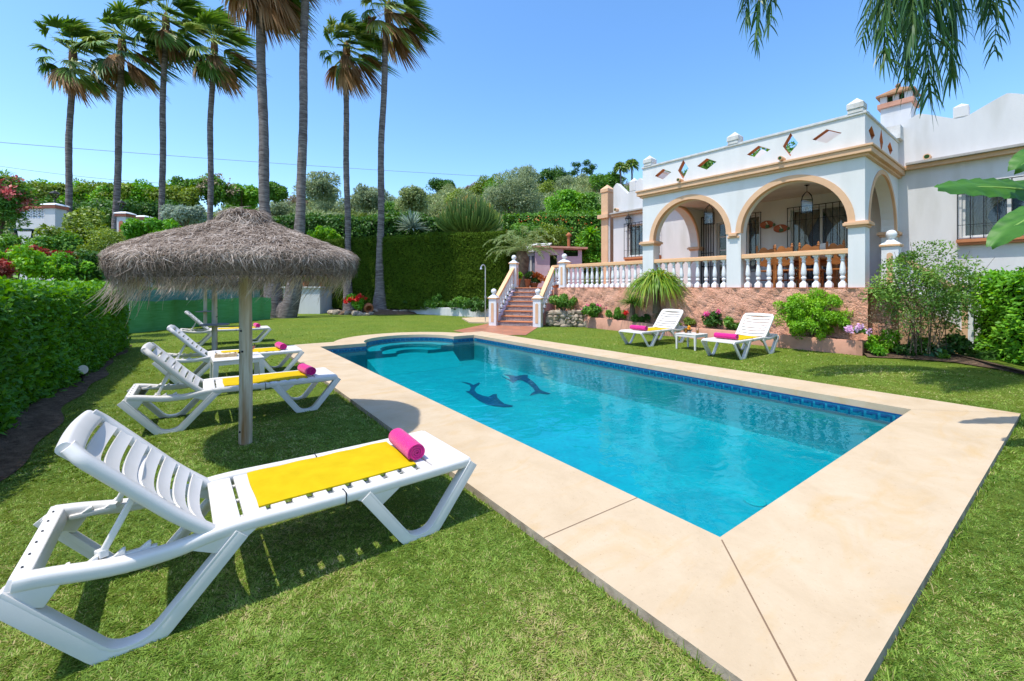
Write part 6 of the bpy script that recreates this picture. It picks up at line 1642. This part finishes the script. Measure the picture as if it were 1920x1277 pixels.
mb=MB(); mb.add([(-.15,-.25,hz_+.0),(w_+.3,-.25,hz_-.13),(w_+.3,3.1,hz_+.05),(-.15,3.1,hz_+.15),(-.15,-.25,hz_+.10),(w_+.3,-.25,hz_-.03),(w_+.3,3.1,hz_+.15),(-.15,3.1,hz_+.25)],[(3,2,1,0),(4,5,6,7),(0,1,5,4),(1,2,6,5),(2,3,7,6),(3,0,4,7)]); mb.build('roof',M['planter'],sh)
mb=MB(); mb.tube([(sx(1067),1.2,hz_-.1),(sx(1067),1.2,hz_+.75)],.09,10); mb.lathe([(.16,.75),(.16,.82),(.03,.95)],10,(sx(1067),1.2,hz_)); mb.build('stove_pipe',M['potclay'],sh,smooth=True)
mb=MB(); mb.lathe([(.001,0),(.14,0),(.14,.03),(.09,.03),(.001,.03)],16); mb.xf(Matrix.Translation((sx(1070),.89,hz_-.62))@Matrix.Rotation(R(90),4,'X')); mb.build('round_plaque',M['iron'],sh)
gw=P(976,535,24.2); ge=empty('glazed_lean_to',(gw.x,gw.y,TZ),R(-20),'white framed glazed lean to left of the mauve outbuilding','outbuilding'); g_w=.95
mb=MB()
for x in (0,.32,.62,.92): mb.box(x-.05,x+.05,-.05,.05,-.3,1.75)
mb.box(-.05,1.0,-.05,.05,1.75,1.95); mb.box(-.05,1.0,-.06,.06,-.3,.7); mb.add([(-.3,-.2,1.96),(1.3,-.2,1.96),(1.3,2,2.6),(-.3,2,2.6),(-.3,-.2,2.02),(1.3,-.2,2.02),(1.3,2,2.66),(-.3,2,2.66)],[(3,2,1,0),(4,5,6,7),(0,1,5,4),(1,2,6,5),(2,3,7,6),(3,0,4,7)]); mb.build('white_frame',M['framewhite'],ge)
mb=MB(); mb.box(-.02,.97,.0,.02,.7,1.75); mb.build('pane',M['lace'],ge)
# ---- green netting
na,nb_=G(238,626),G(507,598); na.z=nb_.z=0
ne=empty('netting_fence',na,math.atan2((nb_-na).y,(nb_-na).x),'green shade netting stretched low behind the loungers','fence'); L_=(nb_-na).length
nbq=NB(); nx_,nz2=60,8; V=[]
for j in range(nz2+1):
    for i in range(nx_+1): V.append((L_*i/nx_,.05*math.sin(i*.8)*(.3+j/nz2)+.02*math.sin(i*2.1+j),1.0*j/nz2+.02*math.sin(i*.5)*(j==nz2)))
nbq.add(np.array(V),np.array([(j*(nx_+1)+i,j*(nx_+1)+i+1,(j+1)*(nx_+1)+i+1,(j+1)*(nx_+1)+i) for j in range(nz2) for i in range(nx_)]),np.zeros(len(V))); nbq.build('netting',M['meshgreen'],ne,smooth=True)
for i in range(4):
    x=L_*(.02+.32*i); mb=MB(); mb.tube([(x,.07,-.05),(x,.07,1.08)],.03,8); mb.build('post',M['metal'],ne,smooth=True)
M['netpale']=mat('pale_teal_netting',(.10,.24,.19),(.16,.32,.27),scale=2,rough=.7,stretch=(1,1,8))
off=Vector((-.805,.593,0))*1.1
ne2=empty('netting_fence',na+off,ne.rotation_euler[2],'paler teal netting standing higher behind the green one','fence')
nbq=NB(); V2=np.array(V); V2[:,2]=V2[:,2]*1.38; nbq.add(V2,np.array([(j*(nx_+1)+i,j*(nx_+1)+i+1,(j+1)*(nx_+1)+i+1,(j+1)*(nx_+1)+i) for j in range(nz2) for i in range(nx_)]),np.zeros(len(V))); nbq.build('netting',M['netpale'],ne2,smooth=True)
for i in range(4):
    x=L_*(.05+.30*i); mb=MB(); mb.tube([(x,.07,-.05),(x,.07,1.45)],.03,8); mb.build('post',M['metal'],ne2,smooth=True)
# ================================================================ LEFT GARDEN
LG=[('shrub','yellow green rounded bush nearest the left hedge',28,498,62,34,9.6,'lime',.07,.045,2600,None),
('shrub','bright green bush between the red leaved plants and the hedge',108,508,52,28,10.4,'bright',.07,.045,2600,None),
('shrub','large mid green shrub before the white garden wall',162,450,64,48,13.5,'yellowgreen',.10,.055,5200,None),
('shrub','second large leafy shrub left of the parasol roof',112,478,50,34,12.6,'mid',.09,.05,3600,None),
('shrub','dull olive twiggy shrub beside the parasol roof',205,462,44,44,12.4,'yellowgreen',.06,.028,3800,None),
('shrub','dark green shrub tucked behind the left edge of the parasol',168,506,50,36,11.0,'dark',.075,.045,3200,None),
('shrub','bright green bush above the left side of the parasol roof',298,438,58,27,16,'bright',.12,.05,4200,None),
('shrub','silvery grey bush behind the parasol roof',346,406,40,22,22,'silver',.17,.06,2600,None),
('shrub','dark bush below the oleander at the left edge',15,470,40,30,13,'mid',.09,.05,2000,None),
('flowering_shrub','red leaved plant above the yellow green bush at the left',58,474,36,13,10.6,'redleaf',.08,.035,600,None),
('flowering_shrub','smaller reddish plant left of the dark shrub',122,480,20,9,11.2,'redleaf',.09,.04,320,None),
('flowering_shrub','orange tinged plant cut by the left edge of the picture',0,505,14,20,9.0,'redleaf',.08,.04,420,None)]
for nm,l,px,py,hw,hh_,Y,mk,a,b,n,fl in LG:
    pxbush(nm,l,'shrub',px,py,hw,hh_,Y,int(n*1.25),a*1.15,b*1.2,mk,K=22,cr=.30*hh_/F*Y*1.3,stem=4)
ol=pxbush('oleander','tall oleander full of red and pink blossoms at the left edge','shrub',-2,388,40,58,15,6500,.15,.045,'mid',K=30,cr=.45,fl=(1700,.11,'pinkflower',44,.20),stem=9)
for i,(px,py,hw,hh_,Y,mk,l) in enumerate(((395,428,45,22,27,'mid','mid green bush behind the parasol roof, left of the paired trunks'),(440,415,40,20,30,'yellowgreen','yellowish bush just left of the paired trunks'),(610,440,34,14,26.5,'lime','lime green bush right of the parasol top beside the slim trunks'),(560,560,40,12,27,'dark','dark bush behind the white block'),(300,548,80,16,21,'dark','dark bush behind the netting'),(420,543,90,16,24,'dark','dark bush behind the netting by the palms'))):
    pxbush('shrub',l,'shrub',px,py,hw,hh_,Y,3400,.17,.08,mk,K=22)
# ---- white garden wall with pillars, lattice and gate
YW=20.0
def wx(px): return (px-CX)/F*YW
def wz(py): return HC+(HY-py)/F*YW
gwall=empty('garden_wall',(wx(30),YW,0),0,'white garden wall with a pierced lattice band and red coping at the left','wall')
x0=0; x1=wx(92)-wx(30)
M['redcoping']=mat('red_coping',(.50,.17,.10),(.42,.13,.08),scale=6,rough=.7)
mb=MB(); mb.box(x0,x1,0,.22,-.1,wz(410)); mb.build('rendered_wall',M['stucco'],gwall)
mb=MB(); mb.box(x0-.02,x1,-.05,.27,wz(390.5),wz(387)); mb.build('coping',M['redcoping'],gwall,bevel=.01)
mb=MB(); zb,zt=wz(410),wz(390.5); s=(zt-zb)/2; nx_=int((x1-x0)/s)
for i in range(nx_):
    for j in range(2):
        cx_,cz_=x0+(i+.5)*(x1-x0)/nx_,zb+(j+.5)*s; h=s*.5
        for (dx,dz_) in ((1,1),(1,-1)): mb.bar((cx_-h*dx,.11,cz_-h*dz_),(cx_+h*dx,.11,cz_+h*dz_),.10,.045,up=(0,0,1))
for j in range(3): mb.box(x0,x1,.06,.16,zb+j*s-.02,zb+j*s+.02)
mb.build('lattice_band',M['balwhite'],gwall)
def pillar(px,w,py_top,label,Y=YW,arch=True):
    zt=HC+(HY-py_top)/F*Y; root=empty('gate_pillar',((px-CX)/F*Y,Y,0),0,label,'pillar','white pillars of the garden gate'); a=w/2
    mb=MB(); mb.box(-a,a,-a,a,-.1,zt-.28); mb.build('shaft',M['stucco'],root)
    mb=MB(); mb.box(-a-.06,a+.06,-a-.06,a+.06,zt-.278,zt-.14); mb.build('red_band',M['redcoping'],root)
    mb=MB(); mb.lathe([((a+.1)*1.414,zt-.138),((a+.08)*1.38,zt-.09),(a*.8,zt-.02),(.02,zt)],4,square=True); mb.build('cap',M['balwhite'],root)
    if arch:
        q=a*.5; po=[(-q,zt-2.0),(q,zt-2.0)]+[(q*math.cos(math.pi*i/8),zt-.62+q*math.sin(math.pi*i/8)) for i in range(9)]; vs,fs=plate(po,[],.02); mb=MB(); mb.add([(x,z-a-.016,y) for x,y,z in vs],fs); mb.build('arched_panel',M['redcoping'],root)
    return root,zt
def pillar_lamp(px,Y,z,label):
    root=empty('pillar_lamp',((px-CX)/F*Y,Y,z),0,label,'lamp','iron lamps on the gate pillars')
    mb=MB(); mb.lathe([(.06,0),(.03,.03),(.025,.20),(.07,.24)],8); mb.lathe([(.20,.46),(.12,.54),(.02,.60)],6); 
    for k in range(6): a=k*math.pi/3; mb.tube([(.07*math.cos(a),.07*math.sin(a),.24),(.17*math.cos(a),.17*math.sin(a),.46)],.01,4)
    mb.build('iron_frame',M['iron'],root); mb=MB(); mb.lathe([(.06,.25),(.155,.455)],6); mb.build('glass_body',M['clear'],root)
r,z=pillar(104,.50,381,'broad white gate pillar with a red band at the end of the lattice wall',YW,arch=False); pillar_lamp(103,YW,z-.02,'iron lamp on the broad pillar at the lattice wall')
r,z=pillar(235,.46,397,'white gate pillar with a red arched panel right of a palm trunk',22.0); pillar_lamp(228,22.0,z-.02,'iron lamp on the pillar with the arched panel')
r,z=pillar(270,.52,404,'white gate pillar partly hidden by the bright green bush',23.5,arch=False)
gt=empty('barred_gate',((245-CX)/F*22.6,22.6,0),R(25),'white barred gate between the two garden pillars','gate')
mb=MB()
for i in range(6): mb.box(i*.13-.018,i*.13+.018,-.018,.018,-.1,4.3+.05*math.sin(i))
mb.box(-.02,.68,-.012,.012,4.1,4.15); mb.build('bars',M['framewhite'],gt)
M['tealpaint']=mat('dark_teal_paint',(.015,.06,.07),rough=.5)
bn=empty('garden_bench_frame',((46-CX)/F*17,17,0),0,'dark teal painted trestle under the lattice wall','trestle'); bz=HC+(HY-430)/F*17
mb=MB(); mb.box(-.42,.42,-.2,.2,bz-.06,bz); mb.build('top_board',M['tealpaint'],bn)
for sx_ in (-1,1):
    mb=MB(); mb.bar((sx_*.35,0,bz-.06),(sx_*.15,0,bz-1.2),.06,.06); mb.bar((sx_*.35,0,bz-1.4),(sx_*.35,0,bz-.06),.06,.06); mb.build('leg',M['tealpaint'],bn)
wf=empty('wooden_fence',((-8-CX)/F*16.5,16.5,0),0,'weathered wooden boards below the oleander at the left edge','fence'); bz=HC+(HY-438)/F*16.5
for i in range(6):
    mb=MB(); mb.box(i*.13,i*.13+.11,0,.03,-.1,bz+.03*math.sin(i*3)); mb.build('board',M['bark'],wf)
# ================================================================ HEDGES AND TREES BEHIND THE GARDEN
YI=30.5
def ivy(pxa,pxb,pyt,Y,label,n,mk,fl=None,zb=1.0,leaf=(.20,.15)):
    a=P(pxa,500,Y); b=P(pxb,500,Y); a.z=b.z=zb; ztop=HC+(HY-pyt)/F*Y
    h=hedge('ivy_hedge',label,a,(1,0,0),b.x-a.x,1.2,ztop-zb,n,leaf[0],leaf[1],mk,rough=.22,faces=('f','t'),z0=(ztop-zb)*.35)
    return h
ivy(508,842,409,YI,'long dark ivy clad hedge behind the paired palms',14000,'dark')
hv=ivy(942,1135,402,29.5,'tangled creeper covered hedge with orange blossoms left of the villa',9000,'mid',leaf=(.18,.10))
nbf=NB(); n=170; cc=rng.uniform(0,1,26); k=rng.integers(0,26,n); p=np.stack([cc[k]*6.6+rng.normal(size=n)*.18,-.22+rng.normal(size=n)*.08,(HC+(HY-402)/F*29.5-1)-.25-1.6*rng.random(26)[k]**2+rng.normal(size=n)*.12],1); nbf.leaves(p,unit(n),nz(np.tile([0,-1,.4],(n,1))+unit(n)*.5),.11,.09,rng.random(n)); nbf.build('blossoms',M['orangered'],hv)
LG2=[('hedgerow_tree','dark tree with reddish berries behind the parasol, tallest of the left bank',402,354,36,24,36,'mid','dry'),
('hedgerow_tree','dark tree left of the berry tree',345,356,30,26,37,'mid',None),
('hedgerow_tree','dark bushy tree right of the berry tree',455,366,36,20,38,'bright',None),
('hedgerow_tree','thin tree showing sky left of the paired palms',515,356,20,20,44,'mid',None)]
for nm,l,px,py,hw,hh_,Y,mk,fk in LG2:
    pxbush(nm,l,'tree',px,py+4,hw,hh_*1.05,Y,5200,.26,.13,mk,K=34,cr=.34*hh_/F*Y*1.2,group='trees of the left bank',fl=(500,.2,fk,14,.5) if fk else None,stem=5,low=-.9)
# the yellow green bank: one thick run of shrubs, each its own
for i in range(22):
    px=36+i*14.3+rng.uniform(-6,6); Y=rng.uniform(33,39); top=346+5*math.sin(i*1.1)
    pxbush('bank_shrub','yellow green shrub in the thick bank behind the garden gate','shrub',px,top+34,30,36,Y,3800,.24,.12,'yellowgreen' if i%4 else 'bright',K=30,cr=.55,group='yellow green shrubs of the bank behind the gate',low=-.95)
for i in range(7):
    px=60+i*44+rng.uniform(-6,6); Y=rng.uniform(28,31); pxbush('bank_shrub','dark shrub low in the bank behind the garden gate','shrub',px,405,32,28,Y,3000,.22,.12,'dark',K=24,cr=.55,group='dark shrubs low in the bank',low=-.95)
pxbush('hill_tree','big grey green olive tree on the slope above the candelabra cactus','tree',968,374,66,50,44,11000,.30,.10,'greyolive',K=60,cr=.95,low=-.9,stem=6)
pxbush('hill_tree','tall pointed grey green tree top above the big olive','tree',985,338,28,26,46,3600,.28,.09,'greyolive',K=26,cr=.6,low=-.9)
pxbush('hill_tree','bright green round tree on the slope left of the villa','tree',1062,394,44,40,34,7000,.22,.11,'bright',K=44,cr=.55,low=-.9,stem=6)
pxbush('hill_tree','second green tree touching the left corner of the villa','tree',1105,402,30,40,33,5000,.22,.11,'mid',K=34,cr=.55,low=-.9,stem=4)
pxbush('hill_tree','leafy climbing bush between the mauve outbuilding and the villa','tree',1108,480,22,46,25,5000,.18,.11,'bright',K=34,cr=.40,low=-.9)
pxbush('hill_tree','grassy bush above the roof of the mauve outbuilding','tree',1030,446,40,16,27,3500,.20,.06,'yellowgreen',K=24,cr=.4,low=-.9)
pxbush('hill_tree','low bush behind the small feathery palm','tree',985,437,34,16,27,3000,.18,.08,'mid',K=24,cr=.4,low=-.9)
for px,Y,l in ((1107,24.6,'spiky green plant beside the left corner of the villa'),):
    fountain('spiky_plant',l,P(px,440,Y),160,1.0,.07,'bright',droop=.35,up=.95,K=5)
for px,py,l in ((1250,352,'dark tree behind the villa seen through the leftmost openings of the parapet'),(1325,335,'green tree behind the villa seen through the third opening of the parapet'),(1425,318,'green tree behind the villa seen through the wide opening right of the middle pinnacle'),(1486,312,'green tree behind the villa seen through the tall opening near the porch corner')):
    pxbush('garden_tree',l,'tree',px,py,40,34,27,4200,.22,.10,'mid' if px!=1250 else 'olive',K=30,cr=.5,low=-.9)
# ---- scattered hillside scrub: individual copies of a few kinds
protos=[]
kinds=[('olive','greyish olive bush scattered on the far hillside','olive bushes on the hillside'),('greyolive','pale grey green bush scattered on the far hillside','grey green bushes on the hillside'),('mid','mid green bush scattered on the far hillside','green bushes on the hillside'),('dark','dark green bush scattered on the far hillside','dark bushes on the hillside'),('yellowgreen','yellowish green bush scattered on the far hillside','yellowish bushes on the hillside'),('dry','dry brown bush scattered on the far hillside','dry bushes on the hillside')]
for i,(mk,l,g) in enumerate(kinds):
    for j in range(2):
        nb=NB(); p,u,t=clumps(2600,(1,1,.85),26,.36,low=-.4,fill=.2); p[:,2]+=.45
        add_leaves(nb,p,u,t,.155,.07,droop=.1); o=nb.build('hill_bush',M[mk]); tag(o,l,'bush',g); protos.append(o)
used=set(); cnt=0
r2=np.random.default_rng(5)
pts_=[]
for tries in range(6000):
    px=r2.uniform(-150,1300) if tries%4 else r2.uniform(480,1180); Y=36*math.exp(r2.uniform(0,1.12)) 
    x=(px-CX)/F*Y
    if px<470 and Y<46: continue
    s=r2.uniform(1.1,2.3)*(1+.3*(Y>70))
    if any((x-a)**2+(Y-b)**2<(.50*(s+c))**2 for a,b,c in pts_): continue
    pts_.append((x,Y,s))
    if len(pts_)>=295: break
wts=[.30,.27,.16,.06,.15,.06]
for x,Y,s in pts_:
    k=int(r2.choice(6,p=wts))*2+int(r2.integers(0,2)); src=protos[k]
    if k not in used: o=src; used.add(k)
    else: o=src.copy(); COL.objects.link(o)
    o.location=(x,Y,gz(x,Y)-.25); o.rotation_euler=(0,0,r2.uniform(0,6.28)); o.scale=(s,s,s*r2.uniform(.75,1.15))
for k,o in enumerate(protos):
    if k not in used: bpy.data.objects.remove(o)
# low scrub and dry grass that nobody could count
nb=NB(); n=260000; px=np.where(r2.random(n)<.78,r2.uniform(-200,1300,n),r2.uniform(-1300,-200,n)); Y=27*np.exp(r2.uniform(0,1.48,n)); x=(px-CX)/F*Y
w=vnoise(np.stack([x,Y],1),.16,6); w2_=vnoise(np.stack([x,Y],1),.55,16); w=.45*w+.55*w2_; sel=(w>.40)&~((x>-13.6)&(x<17.6)&(Y<26.6)); x,Y,w=x[sel],Y[sel],w[sel]; n=len(x)
p=np.stack([x,Y,hz(x,Y)+r2.uniform(0,1,n)*np.clip((w-.38)*4,0.1,1.7)*np.where(Y>36,1,.35)],1)
d=nz(np.stack([r2.normal(size=n)*.6,r2.normal(size=n)*.6,np.ones(n)],1)); nb.leaves(p,d,nz(r2.normal(size=(n,3))+np.array([0,-.6,.5])),.38*(.6+.012*Y),.16*(.6+.012*Y),np.clip(w+r2.normal(size=n)*.2,0,1)); o=nb.build('scrub',M['olive']); tag(o,'low grey green scrub and grass covering the hillside','scrub',kind='stuff')
# skyline trees
def umbrella_pine(px,py,Y,label):
    c=P(px,py,Y); root=empty('hill_tree',c,0,label,'tree','trees on the skyline')
    nb=NB()
    for (x,z,rx,rz) in ((0,.4,2.2,.6),(1.2,1.6,1.6,.5),(-1.0,1.3,1.3,.45),(-1.8,-.4,1.4,.5),(1.8,-.2,1.3,.5),(2.6,1.0,1.0,.4)):
        p,u,t=clumps(520,(rx,1.2,rz),8,.5,low=-.5); p+=np.array([x,0,z]); add_leaves(nb,p,u,t,.32,.14)
    nb.build('crown',M['dark'],root)
    mb=MB(); zg=gz(c.x,c.y)-c.z
    for k in (-1,0,1): mb.tube([(0,0,zg),(k*.5,0,-1.2),(k*1.5,0,.6)],[.22,.14,.06],6)
    mb.build('trunk',M['bark'],root)
umbrella_pine(1090,322,92,'open spreading pine on the skyline left of the villa')
def far_palm(px,py,Y,label):
    c=P(px,py,Y); root=empty('far_palm',c,0,label,'palm tree','tiny palms on the skyline'); nb=NB(); n=260; az=r2.uniform(0,6.28,n); el=r2.uniform(-.6,1.4,n); d=np.stack([np.cos(az)*np.cos(el),np.sin(az)*np.cos(el),np.sin(el)],1); b=d*.3; t=np.linspace(0,1,4); pts=b[:,None]+d[:,None]*(1.25*t)[None,:,None]; pts[...,2]-=.5*t[None]**2; nb.ribbons(pts,nz(np.cross(d,unit(n))),np.array([.12,.2,.14,.02])[None],r2.random(n)); nb.build('crown',M['palm'],root)
    mb=MB(); mb.tube([(0,0,gz(c.x,c.y)-c.z-.3),(0.1,0,-2),(0,0,0)],[.2,.16,.15],7); mb.build('trunk',M['trunkpalm'],root)
far_palm(1163,314,78,'tiny fan palm on the skyline, left of two beside the villa'); far_palm(1184,308,78,'tiny fan palm on the skyline, right of two beside the villa')
for px,py,Y,hw,hh_,mk,l in ((1040,330,84,34,16,'dark','dark round tree on the skyline left of the spreading pine'),(826,346,92,26,12,'dark','dark low tree on the skyline above the candelabra cactus'),(918,340,92,12,14,'mid','thin tree on the skyline left of the big olive'),(1140,335,80,26,16,'mid','green tree on the skyline below the tiny palms'),(600,350,62,44,34,'greyolive','large grey green tree between the slim palm trunks'),(770,372,60,36,26,'olive','olive green tree right of the flared palm trunk'),(690,368,66,40,22,'greyolive','grey green tree between the two palms before the conifer hedge')):
    pxbush('hill_tree',l,'tree',px,py+6,hw,hh_,Y,5200,.42,.18,mk,K=36,cr=.32*hw/F*Y*.9,group='trees on the skyline',low=-.8)
# ---- overhead cables
def cable(pts,r,label,n=1,gap=0):
    root=None; mb=MB()
    a,b=[P(*q) for q in pts]; path=[]
    for i in range(25):
        u=i/24; q=a.lerp(b,u); q.z-=1.2*4*u*(1-u)*.35; path.append(q)
    mb.tube(path,r,6); o=mb.build('overhead_cable',M['cable']); tag(o,label,'cable','overhead cables'); return o
cable(((-60,262,70),(960,333,110)),.055,'thicker overhead cable crossing the sky behind the palms')
cable(((-60,302,60),(330,345,62)),.035,'thin dark overhead cable low at the left')
# ================================================================ CAMERA, LIGHT, SKY
cam=bpy.data.cameras.new('camera'); co=bpy.data.objects.new('camera',cam); COL.objects.link(co)
co.location=(0,0,HC); co.rotation_euler=(R(90),0,0)
cam.sensor_fit='HORIZONTAL'; cam.sensor_width=36; cam.lens=36*F/1920; cam.shift_x=0; cam.shift_y=-(638.5-HY)/1920
cam.clip_start=.05; cam.clip_end=2000
S.camera=co
SUN_EL=R(68); sd=Vector((.82,.57,0)).normalized()
ldir=Vector((sd.x*math.cos(SUN_EL),sd.y*math.cos(SUN_EL),-math.sin(SUN_EL)))
sl=bpy.data.lights.new('sun','SUN'); sl.energy=2.7; sl.angle=R(.53); sl.color=(1,.95,.86)
so=bpy.data.objects.new('sun',sl); COL.objects.link(so); so.rotation_euler=ldir.to_track_quat('-Z','Y').to_euler()
w=bpy.data.worlds.new('World'); S.world=w; w.use_nodes=True; nt=w.node_tree
sky=nt.nodes.new('ShaderNodeTexSky'); sky.sky_type='NISHITA'; sky.sun_disc=False; sky.sun_elevation=SUN_EL
sky.sun_rotation=math.atan2(-sd.x,-sd.y); sky.air_density=1.0; sky.dust_density=.9; sky.ozone_density=2.2; sky.altitude=100
bg=nt.nodes['Background']; hs=nt.nodes.new('ShaderNodeHueSaturation'); hs.inputs['Saturation'].default_value=1.22; hs.inputs['Value'].default_value=1.08; nt.links.new(sky.outputs[0],hs.inputs['Color']); nt.links.new(hs.outputs[0],bg.inputs[0]); bg.inputs[1].default_value=.15
S.view_settings.view_transform='Standard'; S.view_settings.look='None'; S.view_settings.gamma=1; S.view_settings.exposure=.92
S.cycles.max_bounces=8; S.cycles.transparent_max_bounces=16; S.cycles.caustics_reflective=False; S.cycles.caustics_refractive=False
S.cycles.sample_clamp_indirect=6
S.cycles.use_denoising=True
